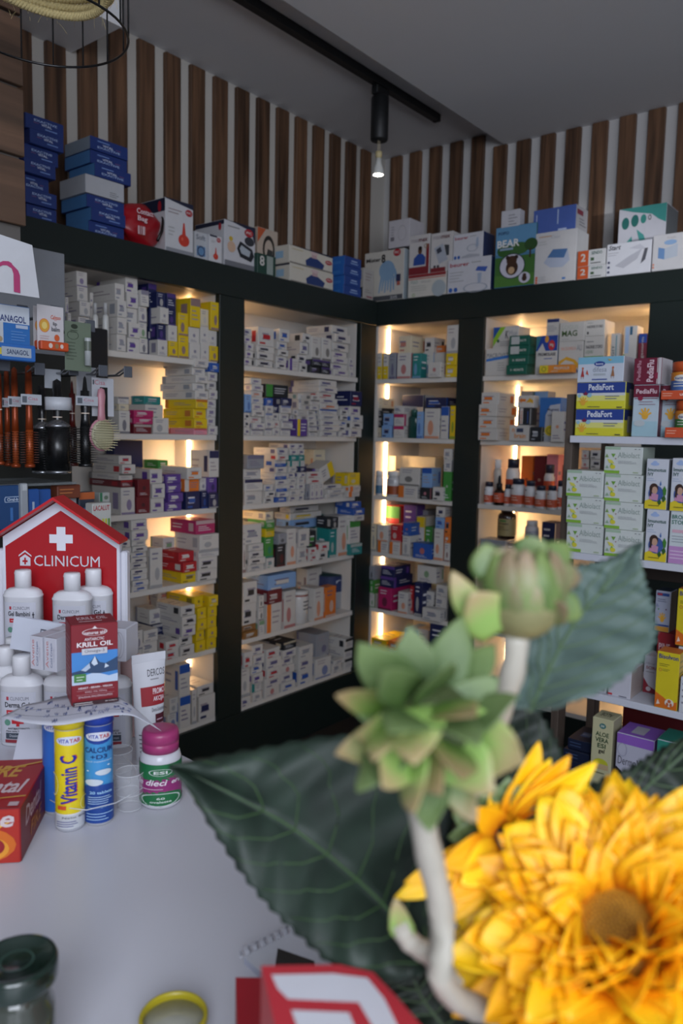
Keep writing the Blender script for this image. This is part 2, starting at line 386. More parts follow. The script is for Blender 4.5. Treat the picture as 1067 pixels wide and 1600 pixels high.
# ------------------------------------------------------------------ ceiling track and spot
BK = mat('101214', .5); 
t = thing('ceiling_track', 'long black lighting track under the recessed ceiling', 'light track', (-.6, -.28, 3.0))
mb = MB(); mb.box((-1.9, -.0175, -.004), (.67, .0175, .002), BK); mb.box((-1.9, -.0175, .002), (.67, -.008, .029), BK); mb.box((-1.9, .008, .002), (.67, .0175, .029), BK); mb.build('rail', t)
mb = MB(); mb.bevbox((.67, -.0185, -.006), (.69, .0185, .029), BK, .002); mb.build('end_cap', t)
sx = at_y(594, 150, -.28).x
t = thing('spotlight', 'black cylinder track spotlight with a bare lit bulb dangling below', 'lamp', (sx, -.28, 2.995))
mb = MB(); mb.bevbox((-.045, -.017, -.04), (.045, .017, -.0005), BK, .004); mb.build('adapter', t)
mb = MB(); mb.lathe([(.0, -.225), (.036, -.225), (.039, -.22), (.039, -.046), (.034, -.04), (0, -.04)], BK, 32, cap=False); mb.build('housing', t)
mb = MB(); mb.tube([(-.006, 0, -.22), (-.003, .002, -.25), (-.007, 0, -.275)], .0012, mat('d8c8a8')); mb.tube([(.006, 0, -.22), (.004, -.002, -.25), (.007, 0, -.275)], .0012, mat('d8c8a8')); mb.build('wire', t)
mb = MB(); mb.lathe([(0, -.30), (.013, -.30), (.015, -.285), (.015, -.272), (0, -.272)], mat('c9b98a', .5), 20, cap=False); mb.build('socket', t)
mb = MB(); mb.lathe([(.0, -.37), (.024, -.37), (.0255, -.364), (.022, -.345), (.014, -.325), (.012, -.30), (0, -.30)], mat('d6d6d0', .3), 24, cap=False)
b = mb.build('bulb', t)
mb = MB(); mb.lathe([(0, -.375), (.012, -.3745), (.0225, -.3705), (0, -.3705)], mat((1, .93, .78), emit=14), 24, cap=False); mb.build('lens', b)
# ------------------------------------------------------------------ stock on the shelves
Z = [s+TH for s in SZ]+[.259]
LC, MC, KC, RC = 'left cabinet', 'middle cabinet', 'corner cabinet', 'right cabinet'
shelf('A', LC, 0, Z[0], 500, [
 (104,109,464,'wv,wv,wv',.01,.1),(123,141,424,'wv,wv,ws,ws,wv',.0,.16),(142,147,457,'w',.03,.1),(182,197,443,'ws0,ws0,ws0,ws0',0,.2),(200,219,434,'wv0,wv0,ws0,wv0,wv0',.01,.2),
 (219,232,454,'wn,wg,w,w',.01,.15),(232,245,441,'n*2,n*2,nv*2',.05,.15),(246.5,262,456,'w4,nv,w4,n',0,.16),(263.5,278,458,'yv,w4,nv,nv',0,.16),
 (279,295,489,'yv,yv',0,.16),(296.5,313,466,'w4,w4,yv*1.8',0,.2),(314,327,483,'w4,w4,cw',0,.16),(328,341,472,'yv,w4,yv*1.8',0,.2)])
shelf('A', LC, 1, Z[1], 650, [
 (186,203,620,'wn5*50,cs*14,wn*16',.0,.14),(206,238,641,'d*22,m*16,m*16',0,.14),(240,268,653,'ws5',.02,.1),
 (228,256,619,'wt*24,ts*7',.13,.1),(303,324,561,'pr*9,yr*14,yr*14,yr*13,ws0*12,ws0*11,ws0*11,ws0*11,ws0*12',0,.2),(326,341,553,'wv,wv,wv,wv,wv,wn,wv,b,wb',.0,.14)])
shelf('A', LC, 2, Z[2], 780, [
 (189,211,712,'wv5*38,dr*10,wk*9,wr0*13,wr0*12',0,.2),(213,234,749,'dk4,dk4',0,.16),(236,256,733,'wv0,wv0,wv0',0,.16),(258,284,741,'vw0,vw0,vw0,vw0',0,.12),
 (289,313,730,'nb0*26,ow2*18,wo0*17',0,.2),(315,325,747,'nb*24,w*18',.0,.14),(326,341,704,'nw*17,vn*18,wn1*30',-.01,.12),(246,264,719,'gc*10',.15,.1,733),(178,226,688,'nb4',.19,.05)])
shelf('A', LC, 3, Z[3], 900, [
 (188,203,843,'wn0,wn0,wn0,wn0,ws0,wn0,wn0',0,.14),(205,231,812,'wb0,wb0,wb0,wn0,wn0,wn0,wb0,wn0,ws0,wv0*1.8,wv0*1.8',.0,.16),(234,254,856,'ws5',.0,.05),
 (256,276,840,'cg*20,wg*12',.12,.1),(281,306,862,'yk*18,rw0*16,rw0*16',0,.2),(308.5,340,813,'wk0*14,wk0*14,ws*8,ws5*19,m*16',-.012,.16)])
shelf('A', LC, 4, Z[4], 1010, [
 (206,222,985,'w,w',0,.1),(225,249,984,'ws0,ws0,ws0',0,.18),(238,257,952,'n,n,n,w*1.6',.12,.1),(258,279,1001,'wr0,wr0',0,.14),
 (281.5,304,946,'wk0,wk0,wv0,wk0,wk0',0,.18),(306,321,932,'yv4,yv4,yv4,yv4,yk4',0,.17),(323,338,930,'yv4,yv4,yv4,yv4,y',0,.17),(250,276,922,'wr*4,wr',.18,.07)])
shelf('A', LC, 5, Z[5], 1120, [
 (262,279,1090,'wb,ws',.02,.12),(281,298,1038,'wb1,wb1',0,.12),(300,307,1078,'ws5',0,.14),(299,316,1041,'wv,wv,wv',.15,.1),(309,337,1070,'wn0*36,wk0*15',0,.14)])
# middle cabinet
shelf('A', MC, 0, Z[0], 585, [
 (381,394,513,'wv0,wv0,wv0,wv0,w0',0,.16),(399,427,512,'wk0*11,wk0*11,wk0*10,wr0*28',.0,.16),(431,449,514,'wk0,w0,wk0,wb0*1.2,wb0*2',0,.2),
 (451,466,560,'wv2',-.0,.1),(468,483,521,'wk0,wk0,w0*1.3,wk0',.02,.16),(485,500,526,'kv,kv,wk5*3.4',0,.16),(502,517,528,'kv,kv,wk5*3.4',0,.16),
 (519,545,509,'wv0,wv0,wv0,wv0,wn0*1.4,wn0*1.4,wn0*1.4',0,.2),(547,553,560,'wv,wv,wv',.0,.1),(452,466,530,'wk,wk,wk',.13,.1)])
shelf('A', MC, 1, Z[1], 680, [
 (380,390,616,'w0,wk0,wk0,lb5*2.4',0,.12),(392,411,591,'w,wv,wr,wk,wv,wb,wo,wv,wv',0,.16),(413,425,622,'w,w,wb,w,b',0,.14),(426,437,633,'w,wr,wn,n',0,.14),
 (413,452,601,'kg2',.04,.1,621),(438,455,622,'w,w,w,wb,n',0,.14),(457,463,640,'w,wr,w,w,wn',.02,.14),(464,480,655,'vy2',-.02,.07),(464,480,615,'w*3,w,w*1.5,wt',.06,.14),
 (482,496,617,'wk,w,wk,w,wk,w,wk,wk',0,.14),(498,528,594,'w0,w0,w0,ws0,wb1,wo0,w0,wr0,w0*1.1,w0*1.2',0,.18),(530,544,640,'w0,wk0,wb0,wk0,wk0',0,.12),
 (546,565,611,'w0*1.2,wk0,wb0,wv0*1.3,nr*2.2',-.025,.12)])
shelf('A', MC, 2, Z[2], 780, [
 (380,410,711,'ws0*21,wn1*18,ws0*16,s*21',0,.12),(412,428,757,'wk0,wk0,wb0',0,.16),(430,449,700,'b*7,w0*7,wb3*9,w0*7,wb3*9,w0*8,wb3*9,wr0*7,w0*9',0,.18),
 (451,464,693,'w0,ws0,w0,ws0,w0,ws0,wt2,tw,w0,w0',0,.16),(465,476,693,'w0,ws0,w0,ws0,w0,n,wt2,tw,w0,w0',0,.16),(478,484,757,'sn5',0,.14),(485,491,756,'wv5',0,.14),(492,498,755,'wv5',0,.14),(499,505,754,'wv5',0,.14),
 (479,505,737,'wr0,wr0',.02,.12,757),(508,536,757,'ws0,ws0,wn0',0,.14),(544,562,739,'wo2,wo2,yw5*2.4',-.02,.1),(490,508,702,'co',.16,.08),(538,543,742,'wv',.03,.1)])
shelf('A', MC, 3, Z[3], 880, [
 (379,384,834,'wd5',0,.12),(387,413,850,'ws0,wk0,wk0,ws0',0,.14),(380,409,819,'ws0',.02,.2,850),(416,430,800,'wt*1.5,gt5*3,yg*1.2,g*1.2,c*1.2',.0,.14),
 (432,446,833,'kd5*2,sk5',0,.12),(448,462,826,'wo5',0,.12),(464,481,826,'ws0*23,ws0*25',0,.12),(483,495,830,'wr0,wr0,kg0*2.4',0,.12),(452,500,791,'lk0*14,wy0*10,wk0*9',.12,.1,825),
 (497,512,847,'wk0,wr0',-.01,.12),(497,512,805,'tk0*3,tk5*5',.14,.1),(514,525,808,'tw5*5,kw5*2',0,.1),(527,545,806,'wo5',.0,.1),(547,565,784,'t*17,wg1*35,ws0*9,bw0*10,bw0*10',-.025,.12)])
shelf('A', MC, 4, Z[4], 990, [
 (380,403,909,'a*9,ak*8,wk0*27,wk0*27',0,.16),(405,413,931,'wg*12,wk*10,wk*10',0,.14),(416,440,921,'wo2*38,dw*18',.0,.12),(418,461,897,'lw0',.0,.2,921),
 (443,462,923,'wr5',.0,.05),(490,505,919,'wo5',.0,.1),(507,524,917,'ow5',.0,.06),(478,502,888,'wd5',.16,.09)])
shelf('A', MC, 5, Z[5], 1080, [
 (377,392,1018,'w0*16,ws5*50,wr0*26',-.01,.14),(394,411,1008,'ws0,wt2,wv0,wb0,w0,w0',.0,.16),(413,437,1012,'wr4,w0,wr0,w0,wr0',.0,.18),(439,461,1002,'wb0,w0,wr4,w0,w0,kc*.9',0,.18),
 (464,488,1008,'wb0*27,w0*20,ws0*20',0,.16),(491,516,1028,'wb5',0,.12),(493,514,990,'s*2',.03,.16,1028),(519,535,1030,'ws0*22,ws0*10',0,.14),(520,535,990,'wg5',.12,.1,1026),(537,553,997,'wk1,wk1,wk1',0,.16)])
# corner cabinet
shelf('B', KC, 0, Z[0], 590, [
 (589,596,552,'wy3',0,.12),(598,606,552,'wy3',0,.12),(607.5,618,551,'s',0,.14),(620,641,525,'wr5*40,cr*26',0,.16),(643.5,657,552,'tl5',0,.1),(659,675,527,'wl5*40,wk0*22',.05,.12),
 (667,689,566,'wr4',-.02,.05),(677,693,540,'wn4*4,o',.08,.1),(695,714,508,'yw0*19,yw0*19,ws5*45',0,.14)])
shelf('B', KC, 1, Z[1], 683, [
 (589,594,622,'c,k,k,co4',.03,.12),(596,613,646,'ln0,ln0',0,.1),(614.5,631,634,'wm1*19,wm1*19,ws0*13',0,.14),(624,660,617,'wn1',.16,.1),(650.5,660,643,'lb5',0,.1),
 (661.5,686,638,'wo5',0,.06),(662,695,621,'nb0',.09,.12,637),(687.5,700,635,'wb1',0,.12),(702,711,634,'yg5',0,.12)])
shelf('B', KC, 2, Z[2], 775, [
 (586,616,712,'cr4',.14,.1),(619,678,713,'ck0',.2,.1),(620,653,731,'wo2*19,wk5*28',0,.1),(656,672,731,'kp4*17,lb1*29',0,.1),(675,692,761,'wk0',-.02,.05),(691,704,701,'gw4*44,ws0*17,ws0*17',.0,.12)])
shelf('B', KC, 3, Z[3], 865, [
 (578.5,587,818,'cs5',0,.12),(593,622,790,'rg1',.13,.1),(590,606,820,'wo2*19,wo5*26',0,.1),(608,625,820,'wo2*19,rw5*26',0,.1),(628,640,817,'ws5*32,bo4*20',.0,.1),(628,648,789,'vs5',.13,.1),
 (642,674,849,'bo4',-.01,.08),(649,661,807,'wy1',.08,.1),(662,674,823,'gw5',.08,.1),(677,692,792,'wo5*46,lb0*16,wn0*15',0,.12),(694,703,808,'wd5*22,ow0*10,ok0*20',0,.12),(655,666,797,'sk',.2,.1)])
shelf('B', KC, 4, Z[4], 955, [
 (577,584,884,'wg5,g,sk5',0,.12),(590,614,884,'mk5*33,nv1*16,nv1*16',0,.18),(621,636,925,'wo5',0,.1),(638.5,645,916,'rw5',.03,.1),(646.5,659,910,'nw5',0,.1),(645,680,884,'wg4',.04,.08,910),
 (662,677,924,'wk0,ws0',.04,.1),(656,689,951,'ws0',-.03,.06),(681,699,914,'ws0,ws0,ws0',.04,.1),(640,657,912,'nk',.16,.1)])
shelf('B', KC, 5, Z[5], 1040, [
 (577,603,998,'yg0,yw0,y',0,.2),(606,626,1002,'wr0*2,ow0',-.01,.14),(628,648,984,'wl0*3,lb1*2',.08,.14),(650,668,983,'ws5',.1,.12),(670,698,976,'wk0,nb5*3',.0,.1)])
# right cabinet
RS = 'right cabinet'
shelf('B', RS, 1, Z[1], 688, [
 (746,777,613,'wo0,wo0,wo0,wo0',-.03,.2),(827.5,847,667,'ks0',-.01,.06),(810,829,611,'ts1',.22,.1),(831,853,611,'sl1',.22,.1),
 (860,880,643,'wo4',-.02,.06),(889,899,640,'dk5',0,.1),(902,940,706,'w',-.0,.1,706.6)][:6])
shelf('B', RS, 2, Z[2], 790, [(811,829,712,'od4',.22,.08),(831,849,712,'dc4',.22,.08),(850,869,710,'pd0',.2,.08),(903,915,703,'dr,d,wd,wd,wr,wr,wr',0,.1),(917,936,703,'wk0,wk0,wk0,wk0,wk0,wk0,wk0',0,.12)])
shelf('B', RS, 3, Z[3], 880, [(746,789,843,'ws1',0,.1),(791,804,849,'nw5',-.01,.1),(806,830,852,'kg0',.03,.14),(843,864,816,'nw5',.03,.1)])
shelf('B', RS, 4, Z[4], 970, [(745,790,925,'dp,dp',0,.12),(795,830,915,'wr,wb',0,.12),(835,870,920,'gw,wg',0,.12)])

def art_box(fr, x0, x1, yt, pxy, zb, yo, dep, label, base, art, side=None, top=None, name='carton', cat='box', group=None, ybp=None, rz=0):
    """carton whose printed front is known; x0, x1, yt, ybp in photo pixels on its front plane"""
    u0 = uz(fr, x0, pxy, yo)[0]; u1 = uz(fr, x1, pxy, yo)[0]
    zt = uz(fr, (x0+x1)/2, yt, yo)[1]
    if ybp is not None: zb = uz(fr, (x0+x1)/2, ybp, yo)[1]
    return carton(fr, u0, u1, zb, zt, yo, dep, label, base, art, side, top, name, cat, group, rz), u0, u1, zt
G1 = 'supplement cartons in the right cabinet'
z = Z[0]; K = '32323a'
o, _, _, zt = art_box('B', 758, 797, 544, 570, z, 0, .12, 'wide white carton with slanted blue stripe, left end of top shelf, right cabinet', WH,
  {'F': [('T', 'MACROVYTI', .05, .66, .95, .82, '55565e'), ('P', [(.03,.52),(.97,.63),(.97,.74),(.03,.62)], '3a78c4'), ('L', .5, .15, .92, .5, 4, '9a9a9a')]}, group=G1)
art_box('B', 768, 808, 510, 570, zt, .03, .12, 'white carton with blue to green corner lying on the slanted stripe carton', WH,
  {'F': [('P', [(0.02,.98),(.5,.98),(.02,.1)], '8dbb2c'), ('P', [(0.02,.98),(.3,.98),(.02,.45)], '1c4e9c'), ('T', 'K', .5, .45, .62, .8, K, 1), ('T', 'Mag', .64, .45, .95, .8, '9a9aa0'), ('C', .22, .35, .05, .08, '2a5a3a'), ('L', .3, .1, .8, .35, 3, '8a8a8a')]}, group=G1)
for k in range(4):
    yb = 585-15.2*k
    art_box('B', [791, 794, 793, 794][k], [823, 825, 826, 825][k], yb-15.1, 570, z, -.04+.004*k, .12, 'dark green flat carton, %s, stacked in the right cabinet' % ['lowest of four', 'second of four from the bottom', 'third of four with a grey sticker', 'topmost of four with a grey sticker'][k], '0f5a4a',
      {'F': [('T', 'M - MEGNOTE', .2, .35, .85, .6, WH, 1)]+([('R', .1, .1, .52, .9, 'b8bab8')] if k > 1 else []), 'R': [('L', .2, .2, .8, .8, 4, '2f7a68')]}, ybp=yb, group=G1)
o, _, _, zt = art_box('B', 836, 870, 524, 570, z, 0, .12, 'tall carton with white triangle on blue top and red dot, right cabinet top shelf', WH,
  {'F': [('R', .01, .6, .99, .99, '23459a'), ('P', [(0.01,.55),(.3,.8),(.45,.6),(.45,.55)], WH), ('P', [(.01,.99),(.25,.99),(.01,.6)], '3a7a86'), ('C', .73, .74, .15, .13, 'c8323a'), ('C', .5, .9, .09, .09, 'e09a3a'), ('T', 'Mg', .65, .69, .82, .79, WH, 1),
         ('T', 'PROMOLASE', .12, .47, .92, .55, K, 1), ('L', .4, .36, .92, .44, 1, '6a7aaa'), ('L', .4, .1, .9, .25, 2, '9a9a9a')]}, side='8fa0b5', group=G1)
art_box('B', 851, 871, 498, 570, zt, .01, .1, 'white carton with navy band stacked on the blue triangle carton', WH, {'F': [('R', .05, .78, .97, .97, '2c3568'), ('L', .1, .2, .9, .6, 4, '8a8a92')], 'L': [('R', .1, .5, .8, .7, '3a3a5a')]}, group=G1)
o, _, _, zt = art_box('B', 872, 910, 533, 560, z, 0, .12, 'white carton with orange title and golden swirl under the big title carton', WH,
  {'F': [('T', 'MACROMEGA', .1, .72, .72, .82, 'd9886a'), ('T', 'ALI', .75, .7, .97, .88, '8a8a92'), ('P', [(0.02,.25),(.3,.42),(.62,.35),(.85,.12),(.95,.05),(.95,.2),(.7,.42),(.35,.52),(.02,.38)], 'd9a52e'), ('P', [(.62,.3),(.9,.02),(.7,.02)], '3a5a8a')]}, group=G1)
o, _, _, zt = art_box('B', 872, 911, 503, 560, zt, 0, .12, 'white carton reading MAG in green letters, right cabinet top shelf', WH,
  {'F': [('T', 'LOGUS', .1, .62, .75, .85, 'b3b8a8'), ('T', 'MAG', .1, .25, .72, .56, '3e5a28', 1), ('L', .1, .06, .4, .14, 1, 'a0a0a0')]}, group=G1)
o, _, _, zt = art_box('B', 912, 943, 525, 560, z, .01, .12, 'white carton with green lower half, black small title, right cabinet top shelf', WH,
  {'F': [('T', "NADINE D'ORO", .08, .66, .92, .76, K, 1), ('L', .1, .8, .5, .9, 1, '8a8a8a'), ('T', 'LIQUID', .08, .52, .45, .62, '6a8a6a'), ('R', .01, .02, .99, .45, '4e9a34'), ('L', .06, .1, .6, .4, 3, WH)]}, group=G1)
art_box('B', 912, 942, 500, 560, zt, .01, .12, 'white carton with small black title lying on the green bottomed carton', WH,
  {'F': [('T', "NADINE D'ORO", .08, .5, .92, .68, K, 1), ('L', .1, .76, .5, .88, 1, '8a8a8a'), ('C', .14, .2, .05, .09, K)]}, group=G1)
art_box('B', 842, 895, 570, 578, z, -.05, .04, 'long flat orange and yellow carton at the shelf edge, right cabinet', 'e08a2e',
  {'F': [('R', .01, .02, .27, .98, 'ddc52a'), ('O', .14, .5, .07, .32, .25, '4a6a3a'), ('T', 'PROPOLIS', .45, .4, .9, .75, WH, 1), ('L', .35, .1, .7, .3, 1, WH)]}, group=G1)
art_box('B', 953, 966, 521, 560, z, 0, .08, 'narrow white carton with vertical grey writing, right cabinet top shelf', WH, {'F': [('V', 'NDGIT', .15, .1, .45, .7, '5a6a6a', 1), ('R', .6, .1, .7, .95, '3a8a9a')]}, group=G1)
art_box('B', 973, 993, 509, 560, z, .0, .08, 'narrow white carton with blue top, the tallest at the right of the top shelf', WH, {'F': [('R', .1, .4, .4, .97, 'a8bcd8'), ('R', .45, .8, .65, .98, '2a5a78'), ('R', .01, .02, .12, .38, '3a9a5a'), ('L', .25, .2, .7, .34, 1, '8a8a8a')]}, group=G1)
art_box('B', 996, 1009, 521, 560, z, .0, .08, 'narrow blue and red carton with gold foot at the top shelf right end', '7a2a3a', {'F': [('R', .01, .75, .99, .99, '2a4a9a'), ('R', .01, .02, .99, .15, 'c8a83a'), ('V', 'Rigenorm', .3, .2, .75, .9, WH)]}, group=G1)
z = Z[1]
o, _, _, zt = art_box('B', 795, 826, 664, 680, z, -.01, .06, 'small white carton with orange lettering beside the dark one, second shelf, right cabinet', WH,
  {'F': [('T', 'n', .15, .55, .28, .78, 'd98a3a', 1), ('R', .38, .55, .72, .8, '3a4560'), ('T', 'brain', .28, .18, .85, .48, 'd98a3a', 1)]}, group=G1)
o, _, _, zt = art_box('B', 807, 830, 637, 680, zt, 0, .05, 'black carton with white upright strip standing on the orange lettered carton', '22252a', {'F': [('R', .15, .05, .38, .98, WH), ('V', 'ENERG', .18, .1, .34, .8, 'c06a3a'), ('R', .68, .1, .74, .8, '3a5a9a'), ('R', .86, .05, .92, .95, 'b0b0b0')]}, group=G1)
art_box('B', 806, 832, 618, 680, zt, 0, .05, 'white carton with orange arrows lying on the black carton', WH, {'F': [('P', [(.1,.6),(.25,.85),(.25,.72),(.5,.72),(.5,.5),(.25,.5),(.25,.35)], 'd9782a'), ('P', [(.5,.4),(.75,.8),(.95,.6),(.95,.35),(.75,.45)], 'd9a52a')]}, group=G1)
art_box('B', 841, 874, 621, 680, z, .02, .08, 'blue carton with grey panel and yellow badge, second shelf, right cabinet', '2f6ab0',
  {'F': [('P', [(.25,.0),(.98,.0),(.98,.86),(.5,.82),(.3,.6)], 'b9bcc4'), ('T', 'Magnezij', .38, .68, .92, .76, '3a3a5a', 1), ('L', .4, .55, .9, .64, 1, '8a8a9a'), ('C', .55, .25, .26, .12, 'e0c62e'), ('O', .55, .25, .18, .08, .2, '8a8a3a')]}, group=G1)
# small moulded containers
def bottle(loc, r, h, label, body, bands, cap, name='pill_bottle', cat='bottle', group=None, ell=1, capr=.8, caph=.2, shoulder=.12, rz=0, art=None, n=32, capname='cap'):
    """plastic bottle: body with printed wrap, separate cap; bands are (z0, z1, colour) label zones as fractions"""
    t = thing(name, label, cat, loc, group, rz)
    bh = h*(1-caph); sh = h*shoulder
    mb = MB(); m = body if not isinstance(body, str) else mat(body, .3)
    mb.lathe([(0, 0), (r*.9, 0), (r, r*.08), (r, bh-sh), (r*.97, bh-sh*.7), (r*.85, bh-sh*.25), (r*capr*.92, bh), (0, bh)], m, n, ell=ell, cap=False)
    def fn(u, v, o): 
        a = -math.pi/2+(u-.5)*2*math.pi
        return ((r+.0003+o)*math.cos(a), (r+.0003+o)*ell*math.sin(a), v*h)
    if bands: draw(mb, [('R', 0, b[0], 1, b[1], b[2]) for b in bands], fn, 40)
    if art: draw(mb, art, fn, 40, base=.0008)
    mb.build('body', t)
    mb = MB(); cr = r*capr
    k = n if ell == 1 else n
    mb.lathe([(0, bh), (cr, bh), (cr, h-cr*.12), (cr*.93, h), (0, h)], mat(cap, .35), k, ell=1 if ell > .8 else min(1, ell*1.25), cap=False)
    for j in range(3): pass
    mb.build(capname, t); return t
def on_shelf(fr, x0, x1, yt, pxy, zb, yo):
    u0 = uz(fr, x0, pxy, yo)[0]; u1 = uz(fr, x1, pxy, yo)[0]; zt = uz(fr, (x0+x1)/2, yt, yo)[1]
    return (u0+u1)/2, (u1-u0)/2, zt
OR = 'c2502c'
NBL = [(753,767,753,.0),(785,796,757,.02),(793,815,748,0),(816,833,751,0),(832,850,759,-.01),(851.5,867,759,-.01),(868,877,751,.03)]
nm = ['smallest, far left of the row', 'half hidden between dropper and tallest', 'tallest and widest of the front row', 'just right of the tallest one', 'third from the right end', 'second from the right end', 'at the right end by the wooden post']
for (x0, x1, yt, yo), d in zip(NBL, nm):
    u, r, zt = on_shelf('B', x0, x1, yt, 780, Z[2], yo+.0)
    r *= .96
    bottle(FR['B'](u, Z[2], yo+r), r, zt-Z[2], 'white bottle with orange label and navy cap, '+d, 'dedee0', [(.1, .42, OR)], '1c2238', group='orange label bottles in the right cabinet', rz=-math.pi/2,
           art=[('P', [(.27,.42),(.73,.42),(.73,.68)], OR), ('L', .4, .2, .6, .38, 2, 'e8c8b8'), ('L', .38, .6, .5, .7, 1, '33384a')])
u, r, zt = on_shelf('B', 785, 805, 717, 780, Z[2], .12)
bottle(FR['B'](u, Z[2], .12+r), r, zt-Z[2], 'tall white bottle with orange label standing behind the front row', 'dedee0', [(.3, .55, OR)], '1c2238', rz=-math.pi/2, group='orange label bottles in the right cabinet', art=[('P', [(.27,.55),(.73,.55),(.73,.78)], OR)])
u, r, zt = on_shelf('B', 844, 860, 726, 780, Z[2], .08)
bottle(FR['B'](u, Z[2], .09+r), r, zt-Z[2], 'white bottle with orange label and navy cap standing taller behind the right end bottles', 'dedee0', [(.4, .62, OR)], '1c2238', rz=-math.pi/2, group='orange label bottles in the right cabinet', art=[('P', [(.27,.62),(.73,.62),(.73,.78)], OR)])
u, r, zt = on_shelf('B', 767, 779, 718, 780, Z[2], .1)
bottle(FR['B'](u, Z[2], .1+r), r, zt-Z[2], 'tall clear grey bottle with white cap at the left of the orange labels', 'b8b4ae', [], 'e6e6e6', rz=-math.pi/2)
u, r, zt = on_shelf('B', 768, 783, 743, 780, Z[2], 0)
t = thing('dropper_bottle', 'dark dropper bottle with orange label and black rubber teat', 'bottle', FR['B'](u, Z[2], r), rz=-math.pi/2)
h = zt-Z[2]; mb = MB(); mb.lathe([(0,0),(r,0),(r,h*.45),(r*.5,h*.55),(0,h*.55)], mat('2a1a12', .15), 28, cap=False)
draw(mb, [('R', 0, .1, 1, .42, OR), ('L', .4, .2, .6, .36, 2, WH)], lambda a, v, o: ((r+.0004+o)*math.cos(a*6.2832+1.57), (r+.0004+o)*math.sin(a*6.2832+1.57), v*h), 40); mb.build('body', t)
mb = MB(); mb.lathe([(0,h*.55),(r*.55,h*.55),(r*.55,h*.72),(r*.3,h*.74),(r*.28,h*.9),(r*.12,h),(0,h)], mat('15161a', .5), 20, cap=False); mb.build('dropper', t)
# amber bottle, white bottle on shelf four
u, r, zt = on_shelf('B', 769, 795, 797, 860, Z[3], 0); zb4 = uz('B', 782, 843, .0)[1]
bottle(FR['B'](u, zb4, r+.01), r, zt-zb4, 'big amber glass bottle with beige label standing on the flat grey carton', mat('2c170a', .12, coat=.5), [(.12, .7, '9a8a5c')], '171412', name='amber_bottle', capr=.66, caph=.1, shoulder=.15, rz=-math.pi/2,
       art=[('T', 'VITAMIN', .4, .5, .6, .56, '3a2a18', 1), ('R', .44, .6, .56, .66, '4a7a3a'), ('L', .38, .3, .62, .46, 3, '4a3a20')])
u, r, zt = on_shelf('B', 809, 829, 815, 860, Z[3], 0); zb5 = uz('B', 818, 852, .03)[1]
bottle(FR['B'](u, zb5, r+.04), r, zt-zb5, 'small white bottle with orange picture standing right of the light strip', 'cfcdd0', [(.1, .6, 'b8b8c4')], 'e2e2e2', rz=-math.pi/2, art=[('R', .42, .15, .5, .38, 'd9772a'), ('L', .4, .42, .6, .56, 2, '4a4a6a')])
# corner cabinet: mouthwash, jars
u, r, zt = on_shelf('B', 633, 649, 640, 680, Z[1], .01)
bottle(FR['B'](u, Z[1], .01+r), r, zt-Z[1], 'teal mouthwash bottle with green cap, second shelf, corner cabinet', mat('1d4a44', .15), [], '2c5a50', name='mouthwash_bottle', ell=.7, capr=.55, caph=.2, rz=-math.pi/2)
for x0, x1, c, d in ((584, 594, '3a6a8a', 'blue'), (599, 619, '9a4a22', 'orange')):
    u, r, zt = on_shelf('B', x0, x1, 736, 770, Z[2], 0)
    bottle(FR['B'](u, Z[2], r), r, zt-Z[2], 'squat jar with %s label and white lid, third shelf, corner cabinet' % d, mat('c8c8c8', .15), [(.08, .42, c)], 'dcdcd8', name='jar', cat='jar', capr=.92, caph=.24, capname='lid', rz=-math.pi/2, art=[('R', .42, .5, .58, .66, 'b0b0b4')])
# middle cabinet: supplement jar and tin, vials in left cabinet
u, r, zt = on_shelf('A', 467, 487, 925, 965, Z[4], 0)
bottle(FR['A'](u, Z[4], r), r, zt-Z[4], 'white round tub with red rim, fifth shelf, middle cabinet', 'cfccc8', [(.86, .9, '9a3a32')], 'd8d5d0', name='tub', cat='tub', capr=1.0, caph=.1, capname='lid', art=[('L', .45, .4, .6, .75, 3, '5a5a5a')])
u, r, zt = on_shelf('A', 517, 548, 898, 950, Z[4], .08)
bottle(FR['A'](u, Z[4], .08+r), r, zt-Z[4], 'large round tin in blue and grey with a white heart, fifth shelf, middle cabinet', '9a9da2', [(.5, .97, '27335e')], '1f3a3c', name='milk_powder_tin', cat='tin', capr=1.02, caph=.05, shoulder=.02, capname='lid', art=[('P', [(.5,.6),(.43,.75),(.43,.83),(.47,.86),(.5,.82),(.53,.86),(.57,.83),(.57,.75)], 'b8bcc8')])
for x0, x1, d in ((147, 157, 'leftmost'), (163, 174, 'right hand')):
    u, r, zt = on_shelf('A', x0, x1, 473, 495, Z[0], .0)
    bottle(FR['A'](u, Z[0], r), r*.8, zt-Z[0], '%s of two small white vials on the top shelf, left cabinet' % d, 'd0d0cc', [], 'b8b8b8', name='vial', capr=.6, caph=.25)
